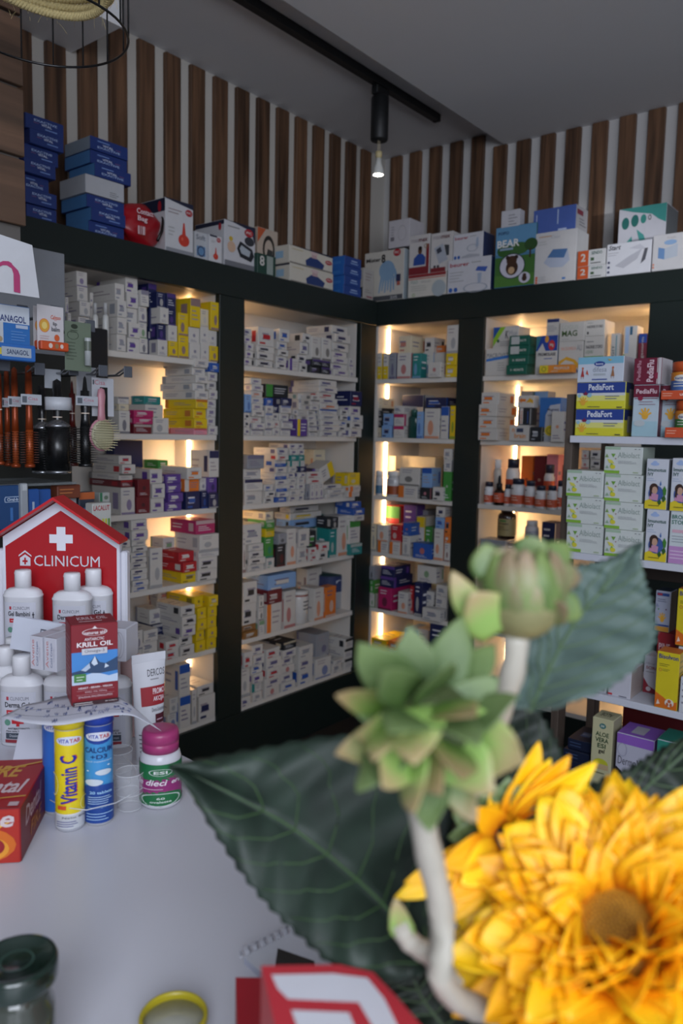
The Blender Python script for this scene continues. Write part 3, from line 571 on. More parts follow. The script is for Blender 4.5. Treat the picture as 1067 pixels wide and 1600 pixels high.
# fallen cartons on the middle cabinet's third shelf and a heart card in the left one
z3 = uz('A', 520, 757, 0)[1]
for x0, yb, w, h, c, cc, ang, d in ((507, 757, .10, .075, WH, 'd9b916', -.42, 'white and yellow carton tipped over on the pile, third shelf, middle cabinet'), (503, 750, .06, .045, 'n', '5b3f8c', -.25, 'dark violet carton tipped against the yellow ended one, middle cabinet')):
    u = uz('A', x0+12, 760, 0)[0]; mb = carton_mesh(w, .1, h, '2a2050' if c == 'n' else c, {'F': [('R', .6, .01, .99, .99, cc), ('L', .1, .3, .5, .8, 3, '4a4a6a')]})
    o = mb.build('medicine_box'); o.location = (u+(.0 if c != 'n' else -.07), .02+(.03 if c == 'n' else 0), z3+.028); o.rotation_euler = (0, ang, 0); tag(o, d, 'box')
mb = carton_mesh(.09, .004, .10, 'd8cfae', {'F': [('P', [(.5,.2),(.35,.38),(.38,.48),(.5,.42),(.62,.48),(.65,.38)], 'b8404a'), ('L', .3, .55, .7, .8, 2, '8a8a6a'), ('C', .2, .2, .04, .04, '3a6aaa'), ('C', .8, .25, .04, .04, '4a8a4a')]})
o = mb.build('greeting_card'); p = at_y(238, 660, .16); o.location = (p.x, .17, Z[1]+.04); o.location.z = Z[1]+.0005; tag(o, 'small cream card with a red heart behind the tissue pack, second shelf, left cabinet', 'card')
# ------------------------------------------------------------------ goods standing on top of the cabinets
ZT = 2.151
PIC = lambda u, v, r, asp: [('C', u, v, r, r*asp, 'a8202e'), ('T', 'PIC', u-r*.65, v-r*asp*.35, u+r*.65, v+r*asp*.35, WH, 1)]
def top_box(fr, x0, x1, yt, yb, yo, dep, label, base, art, side=None, top=None, zb=ZT, name='carton', cat='box', group=None, rz=0, ybp=None):
    return art_box(fr, x0, x1, yt, (yt+yb)/2, zb, yo, dep, label, base, art, side, top, name, cat, group, ybp=ybp, rz=rz)
# two piles of blue cartons
def blue_art(up): 
    t = [('T', 'EXACTIVE', .22, .62, .82, .78, '9fb4d8', 1), ('T', 'VITAL', .4, .42, .68, .58, 'c8d0e0', 1), ('R', .5, .22, .82, .3, '6f8cc4'), ('R', .2, .5, .34, .53, '8a5a7a')]
    return t if up else [(a[0],)+((a[1], 1-a[4], 1-a[5], 1-a[2], 1-a[3])+tuple(a[6:]) if a[0] == 'T' else (1-a[3], 1-a[4], 1-a[1], 1-a[2], a[5])) for a in t]
GB = 'blue cartons piled on top of the left wall cabinets'
xs = [(45, 93), (41, 91), (40, 84), (40, 90), (44, 98), (50, 103), (46, 106)]
hh = (uz('A', 75, 183, 0)[1]-ZT)/7
for k, (a, b) in enumerate(xs):
    u0 = uz('A', a, 270, .0)[0]; u1 = uz('A', b, 270, .0)[0]
    carton('A', u0, u1, ZT+hh*k, ZT+hh*(k+1), .01+[.01,.0,.02,.0,.015,.0,.01][k], .15, 'blue carton, %s of the seven in the far left pile, on the cornice' % (['lowest', 'second lowest', 'third lowest', 'middle one', 'third from top', 'second from top', 'topmost'][k]), '1d3474', {'F': blue_art(k != 2), 'L': [('R', .02, .02, .1, .98, '3a68b8')]}, group=GB, name='blue_carton', side='1a2e6c')
xs = [(143, 199), (145, 199), (141, 200), (137, 198), (151, 208), (148, 206), (147, 206)]
hh = (uz('A', 175, 219, 0)[1]-ZT)/7.4; zc = ZT
for k, (a, b) in enumerate(xs):
    u0 = uz('A', a, 300, .0)[0]; u1 = uz('A', b, 300, .0)[0]; h = hh*(1.4 if k == 3 else 1)*1.0
    wh_ = k == 3
    carton('A', u0, u1, zc, zc+h, .01+[.01,.0,.012,.004,.0,.015,.01][k], .16, ('white carton without its print, fourth from bottom in the right blue pile' if wh_ else 'blue carton, %s of the pile beside the red bag, on the cornice' % (['lowest', 'second lowest', 'third lowest', '', 'third from top', 'second from top', 'topmost'][k])), 'b4b6bb' if wh_ else '1d3474',
           {'F': [('L', .62, .08, .9, .4, 3, '6a6a6e')]} if wh_ else {'F': blue_art(k in (1, 2)), 'L': [('R', .02, .02, .98, .98, '4d7fb4' if k < 6 else '8a97a4')]}, group=GB, name='blue_carton' if not wh_ else 'carton'); zc += h
# red soft bag
p = at_y(236, 389, .01); u0 = uz('A', 203, 360, .0)[0]; u1 = uz('A', 268, 360, .0)[0]
t = thing('ice_bag', 'red soft zipped pouch lying between the blue pile and the bulb syringe carton', 'bag', ((u0+u1)/2, .07, ZT))
mb = MB(); vs = []; fs = []; N = 26; Mx = 14; w = (u1-u0)/2; H = .165
for i in range(Mx+1):
    tt = i/Mx
    for k in range(N):
        a = 6.2832*k/N; r = max(.02, math.sin(math.pi*min(1, .04+tt*.94)))**.45
        wr = 1+.05*math.sin(5*a+7*tt)+.04*math.sin(9*a-5*tt)
        x = -w+2*w*tt; yy = .055*r*math.cos(a)*wr*(1.05-.35*tt); zz = H*.5+H*.5*r*math.sin(a)*wr*(.78+.2*math.sin(2.6*tt+.4))
        vs.append((x+.012*math.sin(a*3), yy, max(.001, zz)))
for i in range(Mx):
    for k in range(N): fs.append((i*N+k, i*N+(k+1) % N, (i+1)*N+(k+1) % N, (i+1)*N+k))
fs += [tuple(range(N-1, -1, -1)), tuple(Mx*N+k for k in range(N))]
mb.add(vs, fs, mat('a01420', .35, var=.12, scale=12, coat=.3), True)
mb.build('pouch', t)
mb = MB(); fn = lambda u, v, o: (-w+2*w*u, -.062-o-.006*math.sin(3.1*u), H*v)
draw(mb, [('T', 'Contact', .18, .66, .56, .78, 'd8c0c4', 1), ('T', 'Bag', .2, .48, .42, .62, 'd8c0c4', 1), ('R', .2, .22, .24, .4, 'c8a8ac'), ('R', .26, .22, .28, .4, 'c8a8ac'), ('R', .3, .22, .36, .4, 'c8a8ac')], fn, 6)
mb.build('print', t)
mb = MB(); mb.tube([(w*.35, -.064, .03), (w*.6, -.06, .07), (w*.8, -.045, .12), (w*.9, -.02, .15)], .006, mat('1a1012', .4)); mb.build('zip', t)
K2 = '2a2a32'
syr = lambda u, v, s, asp: [('C', u, v, s, s*asp*1.15, 'c23a2a'), ('P', [(u-s*.35, v+s*asp*.9), (u+s*.35, v+s*asp*.9), (u+s*.12, v+s*asp*3.3), (u-s*.12, v+s*asp*3.3)], 'c23a2a'), ('C', u-s*.3, v+s*asp*.2, s*.2, s*asp*.35, 'd8604a')]
top_box('A', 258, 302, 314, 400, .01, .17, 'tall white carton with a big red bulb syringe and red round badge, beside red pouch', 'c9c9cc',
  {'F': syr(.66, .28, .2, .5)+PIC(.84, .82, .13, .5)+[('P', [(.0,.999),(.999,.999),(.999,.9),(.0,.985)], '20243a'), ('R', .01, .01, .99, .09, '8c8e94'), ('L', .1, .72, .6, .84, 2, '9a8a8a'), ('L', .1, .3, .35, .5, 3, 'a8a8a8')], 'L': [('R', .01, .75, .99, .99, '20243a'), ('C', .8, .85, .06, .1, 'a8202e')]}, top='20243a')
top_box('A', 304, 325, 363, 402, .02, .1, 'small pale grey carton with a blue cuff picture, behind the small bulb syringe carton', 'b2b4b8', {'F': [('T', 'Soft', .1, .72, .8, .9, '6a7078', 1), ('R', .15, .15, .8, .5, '5f86ac'), ('O', .48, .32, .3, .2, .3, '3a4a6a')]})
top_box('A', 327, 347, 368, 408, -.0, .06, 'small white carton with a small orange bulb syringe and red badge', 'c9c9cc', {'F': syr(.5, .22, .2, .5)+PIC(.72, .85, .17, .5)+[('R', .01, .93, .6, .99, '20243a'), ('L', .12, .7, .5, .8, 2, '9a9a9a')]})
top_box('A', 350, 399, 349, 418, .02, .18, 'white carton picturing a blood pressure monitor with red round badge', 'c4c4c8',
  {'F': PIC(.78, .84, .14, .62)+[('P', [(.0,.999),(.999,.999),(.999,.62),(.85,.9),(.3,.98)], '20243a'), ('R', .01, .01, .99, .15, '6f7076'), ('P', [(.4,.45),(.5,.62),(.9,.5),(.96,.35),(.86,.22),(.5,.28)], '23252c'), ('P', [(.48,.46),(.54,.54),(.84,.45),(.8,.32),(.54,.36)], 'a8b0b8'), ('C', .8, .66, .16, .1, '33353c'), ('C', .22, .45, .13, .12, 'c8a890'), ('C', .2, .62, .06, .05, 'c8a83a'), ('L', .1, .84, .55, .92, 1, '8a8a8a')][0:]+PIC(.78, .84, .14, .62), 'L': [('R', .01, .9, .99, .99, '20243a'), ('C', .85, .86, .05, .08, 'a8202e')]}, top='20243a')
u0 = uz('A', 402, 400, 0)[0]
top_box('A', 402, 431, 398, 430, .0, .07, 'low dark green carton marked with a white 8 at the front, left wall cornice', '1c3f34', {'F': [('T', '8', .12, .4, .38, .9, WH, 1), ('R', .5, .05, .85, .95, '8f9a94')]})
top_box('A', 402, 434, 358, 425, .09, .1, 'carton with an orange top corner picturing a black headset', 'b9a898', {'F': [('P', [(.0,.99),(.4,.99),(.0,.7)], 'b8552e'), ('O', .55, .6, .3, .28, .3, '2a2622'), ('P', [(.35,.3),(.5,.62),(.75,.6),(.7,.35),(.55,.3)], '33302c'), ('C', .72, .4, .1, .1, '1f1c1a')]})
ice = lambda: [('P', [(.38,.05),(.36,.35),(.48,.62),(.62,.62),(.8,.35),(.76,.05)], '23386c'), ('R', .5, .58, .62, .86, 'b89a9c'), ('C', .56, .86, .09, .1, 'c8b0b0'), ('L', .06, .74, .36, .88, 1, 'b8a878'), ('R', .01, .01, .99, .08, '7a7670')]+PIC(.9, .56, .08, 1.6)
o, _, _, zt = top_box('A', 452, 521, 419, 450, .0, .12, 'lower cream carton with navy ice bag picture and red badge', 'c9c3b6', {'F': ice(), 'L': [('R', .3, .3, .7, .7, '8fb0c8'), ('R', .01, .9, .99, .99, '20243a')]}, name='ice_bag_carton', group='ice bag cartons on the cornice')
top_box('A', 451, 520, 391, 440, .0, .12, 'upper cream carton with navy ice bag picture and red badge', 'c9c3b6', {'F': ice()+[('P', [(.0,.999),(.999,.999),(.999,.9),(.0,.985)], '20243a')], 'L': [('R', .3, .3, .7, .7, '8fb0c8')]}, top='20243a', zb=zt, name='ice_bag_carton', group='ice bag cartons on the cornice')
hh = (uz('A', 550, 402, 0)[1]-ZT)/4
for k in range(4):
    u0 = uz('A', 537+k % 2, 430, 0)[0]; u1 = uz('A', 565-k % 2, 430, 0)[0]
    carton('A', u0, u1, ZT+hh*k, ZT+hh*(k+1), -.0, .12, 'blue carton, %s of four in the pile near the room corner' % ['lowest', 'second from bottom', 'third from bottom', 'topmost'][k], '1f3f84', {'F': [('R', .35, .3, .8, .42, '7f9ac8'), ('R', .4, .55, .75, .66, '9fb4d8')], 'L': [('R', .2, .2, .8, .5, '3a74b8')]}, side='2a64b0', group='blue cartons near the room corner', name='blue_carton')
top_box('A', 568, 583, 448, 468, -.01, .08, 'lower small grey carton wedged in the corner beside the octopus carton', 'a9a39c', {'F': [('R', .3, .12, .9, .24, '8a4a5a'), ('L', .15, .45, .8, .8, 2, '7a7a7a')], 'L': [('R', .1, .1, .9, .9, '2c2c30')]})
top_box('A', 568, 584, 420, 446, .0, .08, 'upper small grey carton wedged in the corner beside the octopus carton', 'a9a39c', {'F': [('L', .2, .3, .8, .8, 3, '8a7a7a')]}, zb=ZT+.062)
# right wall cornice
octo = [('C', .58, .6, .2, .2, '7f9db8')]+[('P', [(.42+.06*i,.48),(.48+.06*i,.48),(.46+.075*i-.06,.16+.04*(i % 2)),(.43+.075*i-.06,.16+.04*(i % 2))], '7f9db8') for i in range(6)]+[('P', [(.74,.62),(.8,.62),(.88,.4),(.84,.28),(.8,.4)], '7f9db8'), ('R', .82, .36, .93, .5, '2c2f4e'), ('R', .84, .28, .92, .36, 'a85a4a')]
top_box('B', 569, 631, 392, 472, .0, .11, 'white carton titled in black with a pale blue octopus, at the room corner', 'c4bfb5', {'F': octo+PIC(.83, .93, .09, .8)+[('T', 'Mister', .05, .8, .42, .88, '15151a', 1), ('T', '8', .44, .76, .54, .93, '15151a', 1), ('R', .01, .01, .99, .1, '4a4c50'), ('T', '205', .68, .02, .86, .08, 'b0b0b0', 1)], 'R': [('R', .01, .01, .99, .99, 'a5b1b8')]}, top='20242c')
top_box('B', 607, 640, 343, 384, .01, .13, 'white carton with faint line drawing lying on the octopus carton', 'c0bcc0', {'F': [('L', .12, .25, .3, .8, 6, '8a868c'), ('O', .65, .5, .2, .28, .1, 'a8a4a8'), ('R', .1, .25, .28, .4, '77737a')], 'L': [('R', .01, .01, .99, .99, '4a3840')]}, zb=uz('B', 620, 386, 0)[1])
o, _, _, zm = top_box('B', 637, 697, 427, 467, .0, .12, 'wide cream carton with a red top band under the two portrait cartons', 'cac6bd', {'F': [('R', .01, .86, .99, .99, '8c2c30'), ('R', .01, .78, .99, .82, 'b8604e'), ('T', 'FGO', .08, .6, .26, .74, '6a8a86'), ('T', 'EVOLVO', .36, .6, .6, .7, '8a8a8a'), ('L', .08, .25, .5, .52, 3, 'a8a8a0'), ('C', .82, .3, .18, .36, 'a3adb3'), ('O', .16, .1, .04, .07, .3, '7a9a4a')]})
o, _, _, _ = top_box('B', 639, 671, 367, 427, .01, .08, 'white portrait carton showing a man in a blue shirt', 'c6c2c0', {'F': [('R', .01, .01, .99, .2, '7c262c'), ('R', .84, .2, .99, .75, '7c262c'), ('T', 'ross', .1, .82, .45, .9, '9a9298', 1), ('T', 'max', .47, .82, .9, .9, '5e1c2a', 1), ('P', [(.22,.24),(.8,.24),(.82,.42),(.66,.52),(.44,.52),(.25,.42)], '2c4c94'), ('C', .55, .6, .1, .09, '5c3f30'), ('C', .55, .66, .1, .05, '1c1614'), ('O', .84, .7, .1, .06, .3, '8a7a50')]}, zb=zm)
o, _, _, _ = top_box('B', 673, 707, 363, 425, .01, .08, 'white portrait carton showing a grey pressure device, between man and inhaler cartons', 'c6c2c0', {'F': [('R', .01, .01, .7, .12, '7c262c'), ('T', 'ross', .1, .84, .45, .92, '9a9298', 1), ('T', 'max', .47, .84, .88, .92, '5e1c2a', 1), ('P', [(.15,.62),(.55,.72),(.8,.3),(.4,.2)], 'a8adb8'), ('P', [(.25,.58),(.45,.64),(.52,.52),(.32,.46)], '3a3e4c'), ('P', [(.62,.68),(.85,.66),(.85,.4),(.74,.4)], '3c3f44'), ('C', .2, .15, .06, .035, '3a3a40'), ('C', .36, .15, .06, .035, '3a3a40')]}, zb=zm)
beu = lambda: [('T', 'beurer', .05, .78, .5, .9, 'a02c40', 1), ('L', .55, .82, .9, .9, 1, '9a9a9a'), ('C', .08, .09, .045, .07, '2f5ca8'), ('C', .2, .09, .045, .07, '2f5ca8'), ('L', .05, .3, .4, .65, 4, 'a8a8ac')]
o, _, _, zm2 = top_box('B', 699, 767, 403, 460, .0, .11, 'white carton with red brand word and blue mask drawing, lower of two', 'c8c8ce', {'F': beu()+[('P', [(.65,.6),(.7,.72),(.93,.68),(.88,.54),(.76,.58)], '3c5aa8'), ('P', [(.7,.52),(.8,.52),(.78,.25),(.72,.2)], 'a0acc0'), ('O', .66, .1, .28, .14, .12, '9aa2b0')]}, side='24345e')
top_box('B', 708, 755, 364, 401, .01, .11, 'white carton with red brand word and grey tubing drawing, upper of two', 'c8c8ce', {'F': beu()[:2]+beu()[2:4]+[('O', .65, .4, .18, .14, .12, '8a92a0'), ('P', [(.76,.4),(.86,.45),(.84,.8),(.78,.75)], 'a0acc0'), ('P', [(.3,.1),(.55,.18),(.9,.12),(.9,.04),(.3,.04)], 'a8aab2')]}, side='24345e', zb=zm2)
bear = [('R', .01, .55, .99, .99, '5f92b8'), ('R', .01, .01, .99, .5, '3d6a2e'), ('C', .25, .6, .2, .1, '2f5a26'), ('C', .6, .62, .24, .1, '3a6230'), ('C', .88, .66, .16, .1, '2a4c24'), ('R', .85, .45, .89, .6, '3a2a1c'), ('R', .01, .01, .99, .2, '4c7a34'),
  ('T', 'FOFO', .07, .87, .33, .92, '1f3560', 1), ('T', 'BEAR', .05, .66, .6, .78, 'e6e4e0', 1), ('R', .12, .61, .45, .645, '8aa0b8'),
  ('C', .44, .34, .32, .21, '20283e'), ('C', .44, .34, .3, .195, 'c9c8d4'), ('C', .44, .31, .15, .12, '3c2418'), ('C', .43, .43, .13, .08, '442a1c'), ('C', .33, .48, .05, .035, '2e1a10'), ('C', .54, .48, .05, .035, '2e1a10'), ('C', .43, .27, .08, .06, 'c0a07c'), ('C', .76, .13, .14, .09, 'c9c8d4'), ('C', .76, .12, .06, .05, '3c2418'), ('C', .76, .17, .045, .03, '442a1c')]
top_box('B', 773, 837, 352, 452, .0, .07, 'green and blue carton with a brown teddy bear in a white circle', '4a7a9a', {'F': bear}, side='3a6a5a')
top_box('B', 783, 812, 328, 354, .0, .05, 'small plain white carton with grey print lying on the bear carton', 'c4c3c8', {'F': [('L', .4, .15, .9, .8, 4, '8a8890')]}, zb=uz('B', 800, 357, .0)[1])
o, _, _, zc_ = top_box('B', 834, 900, 361, 447, .0, .13, 'large white carton with a pressure monitor and blue screen drawing', 'cac8c8', {'F': [('P', [(.32,.5),(.45,.65),(.8,.63),(.72,.46)], '4a6f9e'), ('P', [(.24,.4),(.32,.5),(.72,.46),(.8,.62),(.86,.4),(.7,.28),(.4,.3)], 'aeb6c8'), ('L', .1, .88, .6, .95, 1, 'c09a80'), ('T', 'Clear', .4, .86, .62, .92, 'a8a8b0'), ('L', .1, .74, .4, .84, 2, 'b0b0b0'), ('C', .08, .12, .03, .025, 'd0603a'), ('C', .08, .07, .03, .025, 'd0603a'), ('C', .08, .02, .03, .018, 'd0603a'), ('R', .7, .04, .78, .08, '4a7ab8'), ('L', .13, .03, .35, .14, 3, 'a8a8a8')]})
top_box('B', 833, 900, 324, 360, .01, .13, 'blue flat carton with white print lying on the monitor carton', '4a62a8', {'F': [('R', .07, .15, .09, .8, 'b8c4e0'), ('R', .57, .3, .6, .9, 'a8b8d8'), ('R', .6, .02, .8, .1, 'b8c4e0')], 'R': [('R', .01, .01, .99, .99, 'b9b6b8'), ('R', .1, .65, .6, .85, '8a3a4a'), ('L', .3, .2, .9, .55, 3, '6a6a70')]}, zb=zc_)
sen = lambda: [('R', .01, .01, .4, .99, 'c4562a'), ('T', '2', .12, .3, .3, .8, WH, 1), ('T', 'SENDO', .5, .68, .88, .88, '2f5a50', 1), ('R', .48, .3, .6, .5, '3c5a3a'), ('R', .48, .12, .85, .18, '4a4a4a')]
o, _, _, zz_ = top_box('B', 901, 946, 415, 440, .0, .1, 'lower orange and white carton with a big white 2', 'c8c8c8', {'F': sen()}, group='orange and white cartons on the cornice')
top_box('B', 902, 946, 390, 415, .0, .1, 'upper orange and white carton with a big white 2', 'c8c8c8', {'F': sen()}, zb=zz_, group='orange and white cartons on the cornice')
top_box('B', 947, 1017, 378, 434, .0, .11, 'wide white carton with Start title and a faint hand and shoe drawing', 'd2d2d8', {'F': [('T', 'Start', .04, .8, .32, .95, '33343c', 2), ('P', [(.2,.3),(.5,.55),(.8,.75),(.7,.45),(.4,.2)], 'b4b4bc'), ('P', [(.5,.8),(.75,.9),(.9,.7),(.7,.75)], 'c0c0c8'), ('P', [(.86,.75),(.93,.75),(.88,.4),(.78,.28)], '55565e'), ('C', .06, .42, .03, .04, '3a3f5e'), ('C', .06, .27, .03, .04, '3a3f5e'), ('C', .06, .12, .03, .04, '3a3f5e'), ('L', .04, .6, .28, .74, 2, 'a8a8b0')]})
top_box('B', 1019, 1070, 365, 425, .0, .13, 'white carton with a blue ice maker drawing, far right on cornice', 'c8c6c8', {'F': [('P', [(.18,.35),(.18,.65),(.38,.6),(.38,.3)], '6a8cb8'), ('P', [(.38,.3),(.38,.6),(.78,.7),(.78,.35)], 'b4bcc8'), ('C', .55, .76, .2, .07, '8aa8cc'), ('C', .05, .18, .03, .03, 'd07a5a'), ('C', .05, .1, .03, .03, 'd07a5a'), ('T', 'Fresh', .45, .86, .7, .92, 'b0a8a8')]})
top_box('B', 966, 1041, 322, 375, .18, .16, 'large white and teal carton with round badges, standing behind the others', 'c9c8cf', {'F': [('P', [(.999,.999),(.01,.999),(.3,.94),(.7,.88),(.85,.8),(.999,.75)], '3f8f88'), ('C', .15, .8, .08, .08, '2a6e68'), ('C', .35, .82, .08, .08, '2a6e68'), ('C', .53, .83, .06, .06, '3a8a80'), ('O', .66, .84, .035, .035, .4, '5a5a5a'), ('P', [(.2,.55),(.3,.62),(.32,.5),(.25,.42)], '4a9a94'), ('P', [(.4,.7),(.55,.62),(.68,.4),(.5,.46)], '4a9a94'), ('P', [(.3,.38),(.7,.42),(.65,.3),(.35,.28)], '9a9aa2')]}, side='5f6468', top='3f8f88')
# ------------------------------------------------------------------ wooden rack standing in front of the right wall
RW = wood('rack_wood', '4a3d34', '75675c', 'Z', .8)
t = thing('display_rack', 'grey-brown wooden rack with white shelves in front of the right cabinet', 'rack', (-1.05, -2.0, 0))
def rp(nm, a, b, m, r=.001):
    mb = MB(); mb.bevbox(a, b, m, r); o = mb.build(nm); o.parent = t; o.location = -t.location; return o
GZ = [1.486, 1.164, .781, .50, .12]
for X in (-1.18, -.90):
    for Y in (-1.540, -2.42): rp('post', (X, Y-.022, 0), (X+.055, Y, 1.60), RW)
WS = mat('c8cbd6', .4, var=.02)
for zz in GZ: rp('shelf', (-1.2, -2.415, zz-.019), (-.902, -1.563, zz), WS)
for zz in GZ[1:3]: rp('rail', (-.90, -2.39, zz-.10), (-.88, -1.563, zz-.022), mat('3a302a', .6))
# ---- top shelf
def G(x0, x1, yt, yb, yo, dep, label, base, art, z, **kw): return art_box('G', x0, x1, yt, (yt+yb)/2, z, yo, dep, label, base, art, **kw)
BL = '26408c'
def hand(u, v, s, asp, c='e0a93a'):
    out = [('C', u, v, s*.42, s*.42*asp, c)]
    for a in (-62, -28, 0, 28, 62):
        r = math.radians(90-a); L = s*(1.05 if abs(a) < 40 else .9); dx, dy = math.cos(r), math.sin(r)
        out.append(('P', [(u-dy*s*.13, v+dx*s*.13*asp), (u-dy*s*.11+dx*L, v+(dx*s*.11+dy*L)*asp), (u+dy*s*.11+dx*L, v+(-dx*s*.11+dy*L)*asp), (u+dy*s*.13, v-dx*s*.13*asp)], c))
    return out
pf = lambda: [('R', .01, .01, .99, .6, 'd2cc34'), ('R', .01, .3, .99, .6, 'd8d67a'), ('R', .01, .5, .99, .62, 'c9cdd0'), ('R', .01, .6, .99, .99, BL), ('T', 'PediaFort', .25, .7, .76, .93, 'd8dce4', 1)]+hand(.15, .22, .12, 1.8)+[('C', .07, .5, .035, .07, '8fb8cc'), ('C', .28, .52, .05, .08, '8fb8cc'), ('P', [(.17,.52),(.14,.6),(.18,.6),(.2,.68),(.22,.6),(.26,.6),(.23,.52)], '7a2040'), ('L', .6, .34, .95, .52, 2, '6a7090'), ('L', .25, .04, .55, .12, 1, '5a5a3a'), ('R', .84, .04, .95, .08, '4a4a3a')]
for k in range(10): pass
o, _, _, z1 = G(898, 975, 639, 682, .0, .09, 'yellow and dark blue carton, directly on the rack top shelf, lower of two alike', 'cfc93a', {'F': pf(), 'R': [('R', .01, .6, .99, .99, '1c2c60'), ('R', .3, .15, .8, .75, '9a9a9a')]}, GZ[0], side='b9b42e', top=BL, group='yellow and blue cartons on the rack', name='supplement_carton')
o, _, _, z2 = G(900, 978, 597, 639, .002, .09, 'yellow and dark blue carton, upper of two alike, under the pale children carton', 'cfc93a', {'F': pf(), 'R': [('R', .01, .6, .99, .99, '1c2c60'), ('R', .3, .15, .8, .75, '9a9a9a')]}, z1, side='b9b42e', top=BL, group='yellow and blue cartons on the rack', name='supplement_carton')
kid = lambda u, c: [('C', u, .55, .022, .05, 'b8603a'), ('P', [(u-.04,.22),(u+.04,.22),(u+.01,.5),(u-.01,.5)], c), ('R', u-.03, .14, u-.02, .22, 'a8806a'), ('R', u+.02, .14, u+.03, .22, 'a8806a')]
G(902, 975, 557, 597, .004, .1, 'pale blue and white carton with small cartoon children, on top of the pile', 'c3cad6', {'F': [('R', .01, .72, .99, .99, '7ab0c8'), ('C', .48, .72, .12, .1, BL), ('T', 'buona', .4, .68, .56, .76, 'd8dce4', 1), ('T', 'difesa', .34, .4, .64, .6, '8a92a0'), ('R', .36, .26, .62, .34, 'a8b0b8'), ('R', .33, .08, .66, .13, '4a5a9a')]+kid(.12, 'a83a3a')+kid(.78, '9a6a4a')+[('P', [(.22,.5),(.26,.28),(.2,.34)], 'c0503a'), ('P', [(.66,.9),(.76,.86),(.7,.82)], 'c8a83a')]}, z2, side='b0a8ac', top='5f9ab4')
flu = lambda: [('R', .01, .76, .99, .99, '6e1832'), ('T', 'PediaFlu', .1, .83, .9, .92, 'd8c0c8', 1), ('R', .05, .73, .95, .745, '6e1832'), ('C', .28, .74, .1, .045, '8c2040'), ('R', .01, .01, .99, .3, '9fc0cc')]+hand(.5, .4, .3, .5)+[('C', .3, .26, .22, .06, 'b8c0c4'), ('L', .25, .6, .9, .7, 2, 'a08a98')]
o, _, _, z3 = G(988, 1029, 601, 683, .0, .09, 'white and pale blue portrait carton with maroon top and yellow hand, left of two', 'b5c5cf', {'F': flu()}, GZ[0], side='5a1428', name='supplement_carton', group='maroon topped cartons on the rack')
G(1030, 1067, 601, 683, .03, .09, 'white and pale blue portrait carton with maroon top, right one behind the orange band', 'b5c5cf', {'F': flu()}, GZ[0], side='5a1428', name='supplement_carton', group='maroon topped cartons on the rack')
G(990, 1034, 559, 600, .0, .09, 'maroon carton with its title turned upright, lying on the portrait cartons', '6e1832', {'F': [('V', 'PediaFlu', .48, .1, .72, .92, 'd8c0c8', 1), ('V', 'PediaFlu', .12, .15, .26, .9, 'b88a98', 1), ('R', .84, .02, .86, .98, 'd8d0d0'), ('C', .84, .32, .08, .12, '8c2040'), ('R', .88, .01, .99, .99, 'c0bcc0')]}, z3, side='c0bcc0', top='7a2440', name='supplement_carton')
def tray_jar(x0, x1, yt, ylid, yband0, yband1, yb, zb, d, c2, yo=-.0):
    u0 = uz('G', x0, yb, yo)[0]; u1 = uz('G', x1, yb, yo)[0]; xm = (x0+x1)/2; r = (u1-u0)/2
    zz = lambda y: uz('G', xm, y, yo)[1]
    t = thing('gummy_tub', 'round clear tub with orange lid, %s, in an orange card tray' % d, 'tub', FR['G']((u0+u1)/2, zb, yo+r+.006), rz=-math.pi/2)
    h = zz(yt)-zb; hl = zz(ylid)-zb
    mb = MB(); mb.lathe([(0, 0), (r*.92, 0), (r, .006), (r, hl*.92), (r*.86, hl), (0, hl)], mat('a8a098', .25), 36, cap=False)
    fn = lambda u, v, o: ((r+.0003+o)*math.cos(-math.pi/2+(u-.5)*6.2832), (r+.0003+o)*math.sin(-math.pi/2+(u-.5)*6.2832), v*h)
    draw(mb, [('R', .25, .25, .75, .5, c2), ('R', .25, .5, .75, .72, 'd8862c'), ('C', .5, .56, .1, .09, 'd8d4cc'), ('T', 'halibor', .42, .53, .58, .59, BL, 1), ('L', .4, .32, .6, .46, 2, 'e0dcd4')], fn, 40); mb.build('body', t)
    mb = MB(); mb.lathe([(0, hl), (r*.96, hl), (r*.97, h*.97), (r*.9, h), (0, h)], mat('c4552a', .4), 36, cap=False); mb.build('lid', t)
    zt0 = zz(yband0)-zb
    mb = MB(); mb.bevbox((-r-.012, -r-.006, -.0), (r+.01, -r-.0048, zt0), 'c84f2a', .0004); mb.box((-r-.012, -r-.0048, 0), (-r-.0108, r, zt0), 'b04424')
    draw(mb, [('L', .04, .3, .36, .8, 2, 'e0a890'), ('T', "UK's No.1", .5, .4, .9, .68, 'e8d8d0', 1)], lambda u, v, o: (-r-.012+(2*r+.022)*u, -r-.006-o, zt0*v)); mb.build('tray', t)
    return t
zj = uz('G', 1060, 624, -.02)[1]
tray_jar(1040, 1085, 564, 580, 610, 625, 625, zj-.0, 'the upper one', '4a6aa8', -.02)
tray_jar(1046, 1090, 625, 642, 668, 684, 684, GZ[0], 'the lower one', '3a7a3a', -.02)
